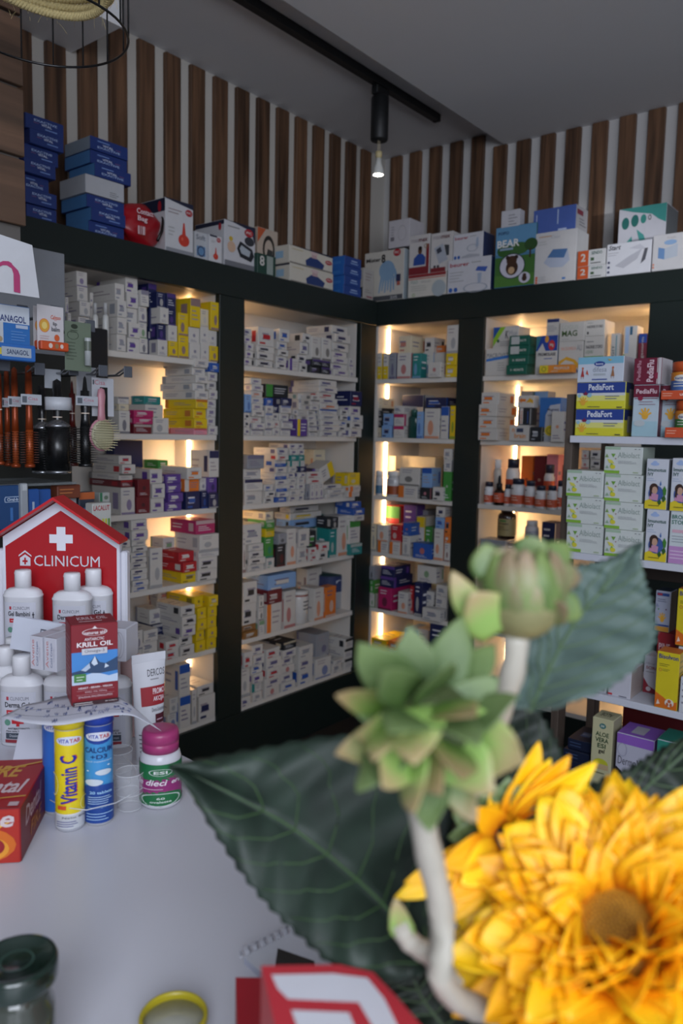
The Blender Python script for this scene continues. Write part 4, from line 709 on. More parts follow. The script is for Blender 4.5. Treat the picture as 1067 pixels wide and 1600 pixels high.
# ---- second shelf
alb = lambda: [('R', .01, .89, .42, .99, '9fb8a0'), ('R', .01, .02, .42, .13, '7fae3a'), ('T', 'Albiolact', .36, .6, .93, .8, '8a9a94'), ('P', [(.18,.74),(.3,.74),(.24,.6)], '6a9a3a'), ('P', [(.02,.6),(.12,.6),(.07,.74)], '7a9a5a'), ('P', [(.08,.55),(.22,.5),(.28,.38),(.14,.4)], 'd0cc5a'), ('P', [(.2,.4),(.3,.28),(.16,.26)], '7fae3a'), ('C', .24, .26, .07, .08, 'd0c83a'), ('P', [(.04,.2),(.14,.2),(.09,.32)], '8aa88a'), ('P', [(.29,.58),(.33,.58),(.31,.53)], '8a3040'), ('L', .38, .38, .92, .5, 3, 'a0a4a8'), ('R', .78, .06, .92, .1, 'a0b090'), ('R', .8, .91, .84, .93, '4a4a5a'), ('R', .9, .91, .94, .93, '4a4a5a')]
zc = GZ[1]
for k in range(3):
    o, _, _, zc = art_box('G', 884, 942, 861-42*(k+1)+[0,0,0][k], 868-42*(k+1)+20, zc, .004, .1, 'white and green carton, %s in the left pile of three, rack' % ['lowest', 'middle', 'topmost'][k], 'c9cfcc', {'F': alb(), 'R': [('R', .1, .1, .9, .9, 'a9b4a4')]}, top='b4bcae', name='probiotic_carton', group='white and green cartons on the rack')
zc = GZ[1]
for k in range(4):
    o, _, _, zc = art_box('G', 943.5, 1004, 872-43.5*(k+1), 875-43.5*(k+1)+20, zc, -.002+.004*k, .1, 'white and green carton, %s in the right pile of four, rack' % ['lowest', 'second from bottom', 'third from bottom', 'topmost'][k], 'c9cfcc', {'F': alb(), 'R': [('R', .01, .01, .99, .99, '9aa59a')]}, top='b4bcae', name='probiotic_carton', group='white and green cartons on the rack')
imu = lambda: [('P', [(.01,.01),(.99,.01),(.99,.2),(.6,.16),(.3,.22),(.01,.16)], 'd9c42a'), ('C', .38, .9, .2, .035, '9ab0d8'), ('C', .38, .93, .1, .035, '9ab0d8'), ('T', 'Imunotus', .08, .75, .9, .82, '26524a', 1), ('T', 'IVY', .08, .66, .35, .73, '26524a', 1), ('L', .08, .55, .5, .63, 2, 'a0b0c8'),
   ('C', .5, .32, .34, .16, '3f5a9a'), ('C', .4, .42, .2, .1, '3a2620'), ('C', .44, .38, .13, .075, 'c09a84'), ('P', [(.2,.2),(.6,.18),(.62,.3),(.45,.32),(.25,.3)], 'c08aa8'), ('P', [(.25,.44),(.35,.48),(.3,.25),(.22,.28)], '3a2620'), ('P', [(.66,.5),(.7,.58),(.74,.5),(.7,.47)], '3a66a8'),
   ('P', [(.8,.4),(.88,.48),(.98,.4),(.96,.3),(.86,.28)], '3f7a2e'), ('P', [(.78,.24),(.9,.3),(.98,.22),(.86,.15)], '2f5a24'), ('P', [(.6,.16),(.72,.22),(.78,.14),(.68,.09)], '2f5a24'), ('L', .2, .06, .8, .1, 1, '6a6020')]
zc = GZ[1]
for k in range(2):
    o, _, _, zc = art_box('G', 1008, 1043, 876-79.5*(k+1), 880-79.5*(k+1)+40, zc, -.0, .07, 'white and yellow syrup carton with a smiling girl, %s of the pair' % ['lower', 'upper'][k], 'c6cad4', {'F': imu(), 'R': [('R', .01, .01, .99, .99, '7d8188')]}, name='syrup_carton', group='ivy syrup cartons on the rack')
o, _, _, zc = G(1045, 1088, 800, 885, -.0, .07, 'white and pink lozenge carton with green title at the right rack edge', 'c6ced2', {'F': [('R', .01, .01, .99, .34, 'b98ac0'), ('T', 'BRONHO', .06, .86, .9, .94, '2f6a5a', 1), ('T', 'STOP', .06, .76, .55, .84, '2f6a5a', 1), ('R', .1, .6, .7, .66, 'd0a8b8'), ('L', .1, .4, .8, .56, 3, '9aa0a8'), ('L', .06, .08, .9, .28, 3, 'd8c0dc')]}, GZ[1], name='syrup_carton')
G(1048, 1083, 716, 800, -.0, .07, 'white and yellow syrup carton with a dark haired boy at the right rack edge', 'c6cad4', {'F': imu()}, zc, name='syrup_carton', group='ivy syrup cartons on the rack')
# ---- third shelf
G(950, 986, 1045, 1089, .01, .1, 'large plain white carton with small red corner, third rack shelf, under the grey leaf', 'bfbfc9', {'F': [('R', .01, .03, .2, .1, 'b8303a'), ('R', .5, .03, .85, .06, '4a4a5a')], 'R': [('L', .1, .2, .8, .9, 9, '9a8a8a')]}, GZ[2]-.0, name='carton', side='a89c98')
G(929, 948, 1055, 1085, .02, .08, 'small white carton with a barcode left of the plain white one', 'bfbfc6', {'F': [('R', .1+.08*i, .1, .14+.08*i+.02*(i % 2), .5, '3a3a44') for i in range(0)]+[('R', .1+.09*i, .1, .145+.09*i, .45, '4a4a54') for i in range(9)]}, GZ[2])
G(1005, 1035, 1025, 1085, .1, .06, 'white carton with dark red swoosh behind the yellow syrup carton', 'c0c0ca', {'F': [('P', [(.01,.4),(.3,.2),(.99,.05),(.99,.01),(.01,.01)], '8c2434'), ('T', 'SCIRO', .12, .64, .8, .72, '8c2434', 1), ('T', '10mg/', .12, .76, .6, .82, '8a8a94'), ('C', .3, .12, .13, .06, 'c8c0c8'), ('L', .12, .54, .8, .6, 1, '8a8a94')], 'R': []}, GZ[2])
bis = lambda: [('P', [(.01,.01),(.99,.01),(.99,.6),(.8,.78),(.5,.86),(.01,.86)], 'd0be22'), ('P', [(.01,.01),(.99,.01),(.99,.16),(.7,.12),(.4,.2),(.01,.28)], 'cf6a1e'), ('T', 'Bisolvon', .08, .88, .95, .96, '2c3c7c', 1), ('L', .12, .74, .6, .8, 2, '4a4a20'), ('O', .18, .68, .07, .03, .3, 'b8603a'), ('L', .28, .66, .6, .71, 2, '6a6a2a'), ('C', .66, .12, .2, .07, 'dcd4cc'), ('C', .66, .15, .08, .03, 'b8603a'), ('C', .58, .09, .06, .035, 'b8603a'), ('C', .74, .09, .06, .035, 'b8603a'), ('P', [(.08,.06),(.25,.08),(.15,.16)], 'dcc8b8')]
G(1024, 1060, 1019, 1114, .0, .06, 'yellow and orange syrup carton standing at the front of the third rack shelf', 'd0be22', {'F': bis(), 'R': [('L', .1, .2, .9, .9, 7, '8a7a3a')]}, GZ[2], top='c8702a', side='c0a040', name='syrup_carton', group='yellow syrup cartons')
G(1061, 1095, 1060, 1125, .0, .06, 'white carton cut off by the right edge, third rack shelf', 'c4c8d0', {'F': [('L', .1, .2, .9, .9, 4, '8a8a94')]}, GZ[2])
o, _, _, zr = G(1025, 1055, 989, 1060, .14, .09, 'dark red carton carrying the small cartoon hand carton', '8e1f2a', {'F': [('T', 'PINE', .1, .7, .7, .82, 'd0b0b4', 1)]}, GZ[2], side='6e1820', name='carton')
G(1023, 1047, 923, 988, .145, .06, 'small white and orange carton with a cartoon yellow hand on the red carton', 'aab0c4', {'F': hand(.5, .3, .32, .5)+[('R', .01, .01, .99, .13, 'c8923a'), ('R', .01, .14, .99, .18, '2c4a8c'), ('R', .1, .88, .9, .95, '2c4a8c'), ('R', .12, .89, .45, .94, 'a83a4a'), ('L', .15, .72, .9, .82, 2, '6a708a'), ('L', .08, .6, .3, .68, 2, '4a5a9a'), ('C', .25, .55, .04, .02, '5a9a5a'), ('C', .75, .56, .04, .02, '6a3050')]}, zr, side='5a4a3c', top='2a3a4a', name='syrup_carton')
G(1057, 1090, 921, 1008, .06, .06, 'yellow and orange syrup carton stacked high at the right rack edge', 'd0be22', {'F': bis()}, zb if False else uz('G', 1070, 1010, .06)[1], top='c8702a', name='syrup_carton', group='yellow syrup cartons')
G(1058, 1090, 1012, 1060, .064, .07, 'white carton under the high yellow syrup carton, right rack edge', 'b8bcc4', {'F': [('L', .1, .2, .9, .9, 4, '8a8a94')]}, GZ[2])
# ---- fourth shelf
z = GZ[3]
G(923, 956, 1122, 1228, .0, .07, 'tall cream gel carton with green lettering, lower rack shelf', 'bdb994', {'F': [('C', .5, .9, .16, .035, '1f6a6e'), ('T', 'ESI', .42, .885, .58, .915, 'd8d8c8', 1), ('T', 'ALOE', .18, .76, .82, .82, '2a4a30', 1), ('T', 'VERA', .18, .685, .82, .745, '2a4a30', 1), ('T', 'ESI', .3, .61, .7, .67, '2a4a30', 1), ('T', 'gel', .36, .53, .66, .6, '2a2a24', 1), ('C', .5, .4, .36, .07, 'b8b832'), ('R', .14, .33, .88, .4, 'b8a07c'), ('L', .2, .25, .9, .31, 1, '7a7a5a')], 'T': [('T', 'ALOE', .75, .7, .2, .3, '4a4a3a', 1)]}, z, side='9a967a', name='gel_carton')
G(961, 1021, 1150, 1235, .0, .1, 'white carton with lilac top and black base with a slim brand word', 'b4b4c4', {'F': [('R', .01, .85, .99, .99, '8a5cb8'), ('P', [(.01,.01),(.99,.01),(.99,.25),(.5,.32),(.01,.5)], '1c1c22'), ('T', 'Dermo', .06, .54, .55, .66, '4a4a54'), ('T', 'XEN', .56, .5, .95, .66, '22222a'), ('P', [(.25,.3),(.3,.42),(.35,.3),(.3,.26)], '15151a'), ('R', .36, .3, .7, .37, '9a6cc4'), ('O', .17, .76, .13, .1, .1, '9a9ab0'), ('L', .3, .14, .6, .24, 2, 'b0b0b0')], 'T': [('R', .3, .2, .65, .8, 'b0aeb8')]}, z, top='8a5cb8', side='8a5cb8', name='gel_carton')
G(1024, 1062, 1158, 1240, -.02, .1, 'white carton with teal green top beside the lilac one', 'a9b4bc', {'F': [('R', .01, .8, .99, .99, '2c8070'), ('C', .3, .7, .2, .1, 'c0c8cc')]}, z, top='26705f', name='gel_carton')
for k in range(3):
    G(872+3*k, 920, 1190-22*k, 1210, .01+.03*k, .12, 'dark navy flat carton, %s of the dark pile beside the cream gel carton' % ['lowest', 'middle', 'topmost'][k], '131c34', {'F': [('L', .1, .2, .7, .8, 2, '3a4a6a')], 'T': [('R', .3, .3, .7, .6, '3f5a86'), ('T', 'NAVIDOL', .34, .38, .66, .52, 'a0a8b8', 1)]}, z if k == 0 else o.location.z+_hz, name='carton', group='navy flat cartons on the rack', rz=0) if k == 0 else None
    if k == 0:
        o = bpy.data.objects[-1] if False else COL.objects[-1]; _hz = o.dimensions.z if o.dimensions.z > .01 else max(v.co.z for v in o.data.vertices)
zk = z
for k in (1, 2):
    zk = COL.objects[-1].location.z+max(v.co.z for v in COL.objects[-1].data.vertices)
    u0 = uz('G', 874+4*k, 1190, .01)[0]; u1 = uz('G', 920, 1190, .01)[0]
    carton('G', u0, u1, zk, zk+.03, .012*k, .12, 'dark navy flat carton, %s of the dark pile beside the cream gel carton' % ['', 'middle', 'topmost'][k], '131c34', {'F': [('L', .1, .2, .7, .8, 2, '3a4a6a')], 'T': [('R', .3, .3, .7, .6, '3f5a86'), ('T', 'NAVIDOL', .34, .38, .66, .52, 'a0a8b8', 1)]}, name='carton', group='navy flat cartons on the rack')
mb = MB(); mb.bevbox((-.9+.012, -1.93, .5), (-.884, -1.66, .745), '5a1418', .002); o = mb.build('folder'); tag(o, 'dark red flat board standing at the back of the lower rack shelf', 'board'); o.location.x = -.03
# ------------------------------------------------------------------ hair brush stand on the left
def PX(px, py, Y): return at_y(px, py, Y)
t = thing('brush_display_stand', 'tall slatted wood stand with grey and dark panels at the left edge', 'stand', (-2.6, -.6, 0))
def sp(nm, a, b, m, r=.001):
    mb = MB(); mb.bevbox(a, b, m, r); o = mb.build(nm); o.parent = t; o.location = -t.location; return o
xr = PX(38, 200, -.7).x; z0 = PX(38, 248, -.7).z; dz = .152; zlow = PX(20, 385, -.7).z
b0 = z0
for k in range(-1, 5):
    za = max(zlow, b0+dz*k+.004); zb_ = b0+dz*(k+1)-.004
    if zb_ > za: sp('slat_board', (-3.3, -.7, za), (xr, -.685, zb_), OAKX, .0015)
mb = MB(); mb.box((-3.3, -.6848, zlow), (xr-.006, -.678, b0+dz*5), mat('77736e', .4, metal=.6)); o = mb.build('groove_liner'); o.parent = t; o.location = -t.location
gx = PX(101, 420, -.45).x
sp('grey_panel', (-3.1, -.45, PX(60, 560, -.45).z), (gx, -.42, PX(101, 397, -.45).z), mat('74777c', .5))
dx = PX(112, 650, -.62).x
sp('dark_panel', (-3.1, -.62, .0), (dx, -.60, PX(100, 556, -.62).z), mat('23241f', .35, var=.2, scale=5), .002)
bx = PX(168, 560, -.2).x
sp('clear_shelf', (-3.1, -.82, PX(112, 752, -.8).z-.006), (PX(112, 752, -.8).x, -.622, PX(112, 752, -.8).z), mat('8a9092', .15, alpha=.45), .001)
mb = MB(); mb.bevbox((PX(140, 560, -.05).x, -.055, Z[1]+.001), (PX(168, 560, -.05).x, .0-.012, PX(168, 515, -.05).z), '15161a', .003); o = mb.build('folder'); tag(o, 'black upright case beside the green lip balm card, left cabinet', 'case')
CH = mat('9a9ca0', .25, metal=.9); BKP = mat('121315', .3, var=.1, coat=.3); ORB = mat('8a3a18', .35, metal=.4)
YH = -.84
def hook(px, py, label, L=.19, yy=YH):
    p = PX(px, py, yy)
    t = thing('display_hook', label, 'hook', p)
    pts = [(-.006, 0, .004), (-.006, .02, -.004), (-.006, .04, -.012), (-.006, L, -.012)]
    mb = MB(); mb.tube(pts, .0022, CH); mb.tube([(a+.012, b, c) for a, b, c in pts], .0022, CH); mb.tube([(-.006, L, -.012), (.006, L, -.012)], .0025, CH); mb.build('wire', t)
    mb = MB(); mb.bevbox((-.012, -.004, -.018), (.012, -.001, .008), mat('4c5058', .4), .001); mb.build('price_holder', t)
    return t
hk = [(199, 578, 'rightmost metal hook, holding the pink paddle brush'), (160, 576, 'metal hook second from right, holding the black tapered brush'), (114, 574, 'metal hook holding the black barrel brush'), (61, 573, 'metal hook above the orange round brush'), (6, 566, 'metal hook at the left edge above the brushes')]
for a, b, c in hk: hook(a, b, c)
for a, b, c in ((140, 506, 'metal hook through the green lip balm card'), (86, 484, 'metal hook through the orange lip balm card'), (34, 483, 'metal hook through the blue throat tube card')): hook(a, b, c, .16, -.86)
def round_brush(px, ytop, ycol, ybar, ybot, rb, rh, label, hm, core, pins, Y=-.79, taper=False, collar=False, group=None):
    P = PX(px, ybot, Y); zt = PX(px, ytop, Y).z-P.z; zc = PX(px, ycol, Y).z-P.z; zb = PX(px, ybar, Y).z-P.z
    k = (PX(px+10, ybot, Y)-P).length/10*.78; R = rb*k*1.4; H = rh*k
    t = thing('round_brush', label, 'hair brush', (P.x, Y, P.z), group)
    mb = MB()
    prof = [(0, zb), (H*.9, zb), (H*1.05, zc), (H, zc+.01), (H*1.02, zt-.06), (H*(.5 if taper else .95), zt-.02), (H*(.2 if taper else .8), zt-.004), (0, zt)] if zb < zc else None
    prof = [(0, zb-.005), (H*1.15, zb-.005), (H*.95, (zb+zc)/2), (H*.9, zc), (H, zc+.012), (H*1.02, zt*.6+zc*.4), (H*(.62 if taper else 1.0), zt-.035), (H*(.3 if taper else .85), zt-.006), (0, zt)]
    mb.lathe(prof, hm, 24, cap=False); 
    mb.lathe([(H*1.0, zc-.001), (H*1.0, zc+.0015)], mat('c8b8a8'), 24, cap=False); mb.build('handle', t)
    mb = MB(); cr = .82 if collar else .4
    mb.lathe([(0, .004), (R*cr, .004), (R*cr, zb-.004), (0, zb-.004)], core, 24, cap=False); mb.build('barrel', t)
    mb = MB()
    n = int((zb-.01)/.0055)
    for i in range(n):
        for j in range(18):
            a = 6.2832*(j+.5*(i % 2))/18; z = .008+i*.0055; c, s = math.cos(a), math.sin(a)
            mb.add([(R*.4*c-.0008*s, R*.4*s+.0008*c, z-.0005), (R*.4*c+.0008*s, R*.4*s-.0008*c, z-.0005), (R*c, R*s, z+.0007)], [(0, 1, 2)], pins)
            mb.add([(R*.5*c, R*.5*s, z-.001), (R*.5*c, R*.5*s, z+.001), (R*c, R*s, z)], [(0, 1, 2)], pins)
    b = mb.build('bristles', t); b['kind'] = 'stuff'
    if collar:
        mb = MB(); mb.lathe([(H*1.0, zb+.012), (H*1.3, zb+.01), (R*.82, zb), (R*.84, zb-.005), (H, zb-.005)], CH, 28, cap=False); mb.build('collar', t)
        mb = MB(); mb.lathe([(0, -.004), (R*.8, -.004), (R*.84, .002), (R*.5, .005), (0, .005)], CH, 28, cap=False); mb.build('end_cap', t)
    else:
        mb = MB(); mb.lathe([(0, -.003), (R*.55, -.003), (R*.55, .004), (0, .005)], hm, 20, cap=False); mb.build('end_cap', t)
    return t, P, zt
PB = mat('5a2410', .4); PK = mat('17120e', .4)
BR = [(47, 570, 632, 668, 728, 12, 6.2, 'orange round brush, foremost and rightmost of the orange ones', ORB, mat('9a4418', .4, metal=.3), PB, -.80, False, False),
 (25, 573, 634, 670, 728, 11, 6, 'orange round brush, second behind the foremost orange one', ORB, mat('8a4020', .4), PK, -.765, False, False),
 (13, 577, 636, 672, 726, 10, 5, 'orange round brush, half hidden third of the orange ones', ORB, mat('8a4020', .4), PK, -.73, False, False),
 (1, 580, 640, 675, 724, 10, 5, 'dark orange round brush cut by the left edge', ORB, mat('6a3018', .4), PK, -.76, False, False),
 (91, 592, 652, 664, 737, 19, 8.5, 'black barrel brush with silver collar, front one', BKP, mat('0e0f10', .3), mat('0c0c0d', .5), -.80, False, True),
 (67, 600, 655, 667, 737, 17, 7.5, 'black barrel brush with silver collar, behind left', BKP, mat('0e0f10', .3), mat('0c0c0d', .5), -.74, False, True),
 (134, 587, 646, 664, 727, 16, 7.5, 'black tapered round brush beside the pink paddle brush', BKP, mat('131415', .4), mat('101112', .5), -.81, True, False),
 (114, 594, 646, 664, 726, 13, 5, 'dark red round brush between the black ones', mat('4a120e', .35), mat('2a120e', .4), PK, -.75, True, False)]
for a in BR: round_brush(*a[:11], Y=a[11], taper=a[12], collar=a[13], group='round brushes on the stand')
def hang_card(x0, y0, x1, y1, Y, label, col, band=None, name='hang_card', art=None):
    a = PX(x0, y1, Y); b = PX(x1, y0, Y); w = b.x-a.x; h = b.z-a.z
    mb = MB(); mb.bevbox((0, 0, 0), (w, .0012, h), col, .0003)
    draw(mb, art or [], lambda u, v, o: (w*u, -o, h*v)); o = mb.build(name); o.location = (a.x, Y, a.z); return tag(o, label, 'card')
cw = mat('a9adb4', .5)
hang_card(70, 578, 95, 606, -.783, 'white hanging card behind the black barrel brush handle', cw)
bandart = [('R', .06, .2, .28, .8, '5a6068'), ('T', 'Cisa', .34, .45, .8, .75, 'b05a6a'), ('L', .34, .15, .8, .4, 1, '9a9aa0')]
for x0, y0, x1, y1, Y, lab in ((33, 617, 65, 632, -.822, 'white printed band across the foremost orange brush'), (13, 620, 33, 635, -.785, 'white printed band across the second orange brush'), (3, 622, 14, 636, -.75, 'white printed band across the third orange brush'), (119, 620, 153, 633, -.832, 'white printed band across the black tapered brush')):
    hang_card(x0, y0, x1, y1, Y, lab, cw, art=bandart, name='label_band')
for cx, Y, y0, y1, w, lab in ((89, -.80, 621, 641, 19, 'curved white paper band round the black barrel brush handle'),):
    P = PX(cx, y1, Y); k = abs(PX(cx+w, y1, Y).x-P.x); h = PX(cx, y0, Y).z-P.z; mb = MB(); n = 20; vs = []; 
    for i in range(n+1):
        a = math.pi*i/n; vs += [(-k*math.cos(a), -.034*math.sin(a), 0), (-k*math.cos(a), -.034*math.sin(a), h)]
    mb.add(vs, [(2*i, 2*i+2, 2*i+3, 2*i+1) for i in range(n)], mat('b4b7bd', .5), True); o = mb.build('label_band'); o.location = (P.x, Y, P.z); tag(o, lab, 'band')
    md = o.modifiers.new('s', 'SOLIDIFY'); md.thickness = .0008
hang_card(120, 575, 150, 618, -.785, 'white hanging card behind the black tapered brush', mat('9a9da3', .5))
# pink paddle brush with its card
P = PX(159, 705, -.83); q = PX(159, 655, -.83); zt = PX(159, 606, -.83).z-P.z; zc = q.z-P.z
t = thing('paddle_brush', 'pink oval cushion brush with cream pins on the rightmost hook', 'hair brush', (P.x, -.83, P.z))
PKM = mat('b07a84', .4); mb = MB(); R = zc/2*1.02; vs = []
M = Matrix.Translation((0, 0, R)) @ Matrix.Rotation(-.2, 4, 'Z')
mb.lathe([(0, -R)]+[(R*.8*math.cos(a), R*math.sin(a)) for a in [(-80+20*i)*math.pi/180 for i in range(9)]]+[(0, R)], PKM, 32, M=M, ell=.28, cap=False); mb.build('head', t)
mb = MB(); mb.lathe([(0, zc-.012), (.011, zc-.008), (.009, zc+.012), (.0085, zc+.03), (.0105, zt-.02), (.008, zt-.004), (0, zt)], PKM, 20, ell=.7, cap=False); mb.build('handle', t)
mb = MB(); M2 = Matrix.Translation((0, 0, R)) @ Matrix.Rotation(-.2, 4, 'Z') @ Matrix.Translation((0, -R*.16, 0))
mb.lathe([(0, -R*.9)]+[(R*.72*math.cos(a), R*.9*math.sin(a)) for a in [(-80+20*i)*math.pi/180 for i in range(9)]]+[(0, R*.9)], mat('a09c80', .6), 28, M=M2, ell=.25, cap=False); c = mb.build('cushion', t)
mb = MB()
for i in range(-4, 5):
    for j in range(-6, 7):
        x, z = i*R*.15, j*R*.135
        if (x/(R*.66))**2+(z/(R*.85))**2 < 1:
            a = M2 @ Vector((x, -.004, z)); d = Vector((.15+x*12, -1, z*8)); d.normalize(); b = a+d*.02; mb.tube([a, b], .0007, mat('b8b08c', .5), n=5)
pn = mb.build('pins', t); pn['kind'] = 'stuff'
mb = MB(); w = abs(PX(177, 650, -.81).x-PX(143, 650, -.81).x); h = PX(155, 590, -.81).z-PX(155, 650, -.81).z
for a, b in (((0, 0), (w*.36, h)), ((w*.72, 0), (w, h)), ((w*.36, h*.76), (w*.72, h))): mb.bevbox((a[0], 0, a[1]), (b[0], .0012, b[1]), mat('b0b2b8', .5), .0003)
draw(mb, [('T', 'Cisa', .12, .82, .6, .94, 'b05a6a'), ('R', .04, .82, .1, .94, '4a4e54')], lambda u, v, o: (w*u, -o, h*v))
o = mb.build('hang_card'); p = PX(144, 650, -.812); o.location = (p.x, -.812, p.z); tag(o, 'white card with a cut-out window round the pink brush handle', 'card')
# cards above
def card(x0, y0, x1, y1, Y, label, col, art, name, th=.0015, ex=None):
    a = PX(x0, y1, Y); b = PX(x1, y0, Y); w = b.x-a.x; h = b.z-a.z
    t = thing(name, label, 'packet', (a.x, Y, a.z))
    mb = MB(); mb.bevbox((0, 0, 0), (w, th, h), col, .0004); draw(mb, art, lambda u, v, o: (w*u, -o, h*v)); mb.build('backing_card', t)
    if ex: ex(t, w, h)
    return t
def sanex(t, w, h):
    mb = MB(); mb.bevbox((0, -.022, 0), (w*1.0, -.0005, h*.3), '2a62a8', .002)
    draw(mb, [('R', .1, .3, .3, .7, 'b8a83a'), ('R', .3, .22, .9, .78, '9aa4b0'), ('T', 'SANAGOL', .4, .35, .85, .65, '2a3a5a', 1)], lambda u, v, o: (w*u, -.022-o, h*.3*v)); mb.build('carton', t)
card(-30, 481, 46, 560, -.88, 'blue and white throat tube pack with tube picture, top left of hooks', '2a66a8', [('R', .01, .68, .99, .99, 'b9c0c8'), ('T', 'SANAGOL', .34, .7, .92, .82, '1f2f66', 1), ('R', .01, .3, .45, .68, 'b4b8bc'), ('C', .3, .58, .05, .05, '8a5a4a'), ('C', .2, .5, .05, .05, '3a5a3a'), ('C', .32, .46, .06, .06, 'a06a5a'), ('C', .38, .38, .05, .05, 'a08a6a'), ('R', .7, .6, .95, .66, 'a8b4c8'), ('L', .6, .36, .92, .56, 4, '5a88c0')], 'throat_tube_pack', ex=sanex)
def lipex(t, w, h):
    mb = MB(); mb.bevbox((0, -.014, 0), (w*1.06, -.0005, h*.2), 'b8481f', .002); draw(mb, [('C', .33, .5, .07, .28, 'c8b8b0'), ('C', .55, .5, .07, .28, '8a6a4a'), ('C', .73, .5, .06, .24, 'c8b8b0')], lambda u, v, o: (w*1.06*u, -.014-o, h*.2*v)); mb.build('tray', t)
lip = lambda: [('C', .26, .55, .2, .155, 'c86a4a'), ('C', .26, .55, .18, .14, 'c8963a'), ('C', .26, .55, .1, .08, 'd8c070'), ('T', 'Calypso', .5, .68, .88, .8, 'c0604a', 2), ('T', 'lip', .58, .55, .74, .65, '4a4a50', 1), ('T', 'balm', .52, .44, .84, .54, '4a4a50', 1), ('C', .72, .3, .1, .075, 'c2582c'), ('L', .08, .24, .5, .34, 2, 'b8a0a0')]
card(59, 481, 99, 546, -.89, 'white and orange lip balm card with yellow circle, front one of two', 'bdb9bb', lip(), 'lip_balm_card', ex=lipex)
card(53, 483, 90, 545, -.865, 'white and orange lip balm card mostly hidden behind its twin', 'b4b0b2', lip(), 'lip_balm_card', ex=lipex)
def lipst(t, w, h):
    mb = MB(); M = Matrix.Translation((w*.78, -.009, h*.12)); r = w*.11; mb.lathe([(0, 0), (r, 0), (r, h*.55), (r*.9, h*.57), (0, h*.57)], mat('a4a8a8', .3), 20, M=M, cap=False); mb.lathe([(r*1.01, h*.3), (r*1.01, h*.5)], '5a6258', 20, M=M, cap=False); mb.build('lip_tube', t)
card(102, 506, 142, 578, -.88, 'sage green blister card with a silver lip balm stick', '64705f', [('C', .36, .9, .13, .05, '2c3428'), ('O', .3, .72, .22, .09, .12, '3a4436'), ('L', .05, .2, .45, .6, 6, '4a5446'), ('L', .2, .76, .5, .84, 2, '3a4436')], 'lip_balm_card', ex=lipst)
# paper sign with a magenta letter
p = PX(60, 466, -.95); a = PX(-25, 370, -.95); w = p.x-a.x; h = PX(47, 384, -.95).z-p.z; mb = MB()
tl = PX(47, 384, -.95)
v = [(a.x, 0, p.z), (p.x, 0, p.z), (tl.x, 0, tl.z), (a.x, 0, tl.z+.012)]
mb.add([(x, -.95-.004*i % .01, z) for i, (x, _, z) in enumerate(v)]+[(x, -.9485, z) for x, _, z in v], [(0, 1, 2, 3), (7, 6, 5, 4), (0, 4, 5, 1), (1, 5, 6, 2), (2, 6, 7, 3), (3, 7, 4, 0)], mat('bfc0c4', .6))
n0 = PX(-14, 448, -.95); n1 = PX(29, 410, -.95)
gv, gf = glyphs('n', 0)
mb.add([(n0.x+(n1.x-n0.x)*x, -.9545-.0, n0.z+(n1.z-n0.z)*y-.004*x) for x, y in gv], gf, mat('a83a68', .5))
tag(mb.build('paper_sign'), 'white paper sign with a curved magenta letter at the left edge', 'sign')
# packs on and under the clear shelf
zsh = PX(112, 752, -.8).z
def pack(x0, y0, x1, y1, Y, th, label, col, art, name='toothbrush_pack'):
    a = PX(x0, y1, Y); b = PX(x1, y0, Y); w = b.x-a.x; h = b.z-a.z
    mb = MB(); mb.bevbox((0, 0, 0), (w, th, h), col, .002); draw(mb, art, lambda u, v, o: (w*u, -o, h*v)); o = mb.build(name); o.location = (a.x, Y, a.z); return tag(o, label, 'packet')
pack(-10, 758, 32, 830, -.84, .02, 'dark blue toothbrush pack with an outlined white brand word', '1d3f6c', [('P', [(.42,.62),(.4,.7),(.44,.75),(.95,.75),(.98,.69),(.94,.62)], '9fb0c8'), ('P', [(.44,.635),(.43,.7),(.46,.735),(.93,.735),(.96,.69),(.92,.635)], '1d3f6c'), ('T', 'Oral-b', .5, .65, .9, .72, 'b8c4d4', 1), ('R', .6, .2, .7, .5, '3a6aa8')])
pack(34, 755, 44, 830, -.85, .012, 'white electric toothbrush head standing between the blue packs', '8f949a', [('R', .2, .85, .8, .98, 'b0b4b8')], 'toothbrush')
pack(46, 764, 62, 830, -.84, .015, 'blue dental pack with white stripe, left of the pink striped pack', '1f4a8c', [('R', .3, .1, .5, .7, '9aa8bc')])
pack(60, 764, 80, 830, -.82, .015, 'blue dental pack with a pink stripe', '1f4a8c', [('R', .25, .1, .45, .6, 'a8b0bc'), ('R', .5, .1, .8, .5, 'b05a68')])
pack(90, 757, 126, 780, -.80, .03, 'orange brown crackly snack bag behind the red house sign', '6a3420', [('L', .1, .3, .9, .8, 2, 'b06a3a')], 'snack_bag')
pack(88, 776, 120, 830, -.78, .02, 'white and grey packet behind the right slope of the red house', '8a8c90', [('L', .2, .5, .8, .9, 3, '5a5a60')], 'packet')
pack(124, 768, 148, 822, -.78, .02, 'dark packet with an orange top right of the red house', '2c3340', [('R', .01, .78, .99, .99, 'a8552a'), ('C', .4, .4, .2, .15, '4a6a9a')], 'packet')
pack(145, 785, 174, 832, -.84, .03, 'white carton with red title and yellow green stripes', 'b4b5b0', [('T', 'LACALUT', .05, .74, .9, .92, 'a02c38', 1), ('R', .5, .1, .6, .45, 'b8b83a'), ('R', .65, .1, .75, .45, 'b8b83a'), ('R', .8, .1, .9, .45, '5a8a3a')], 'toothpaste_carton')
pack(156, 769, 172, 786, -.74, .03, 'small white packet with green leaf behind the red titled carton', '9a9c98', [('R', .01, .01, .25, .99, '2f6a4a'), ('C', .6, .5, .2, .2, '5a6a5a')], 'packet')
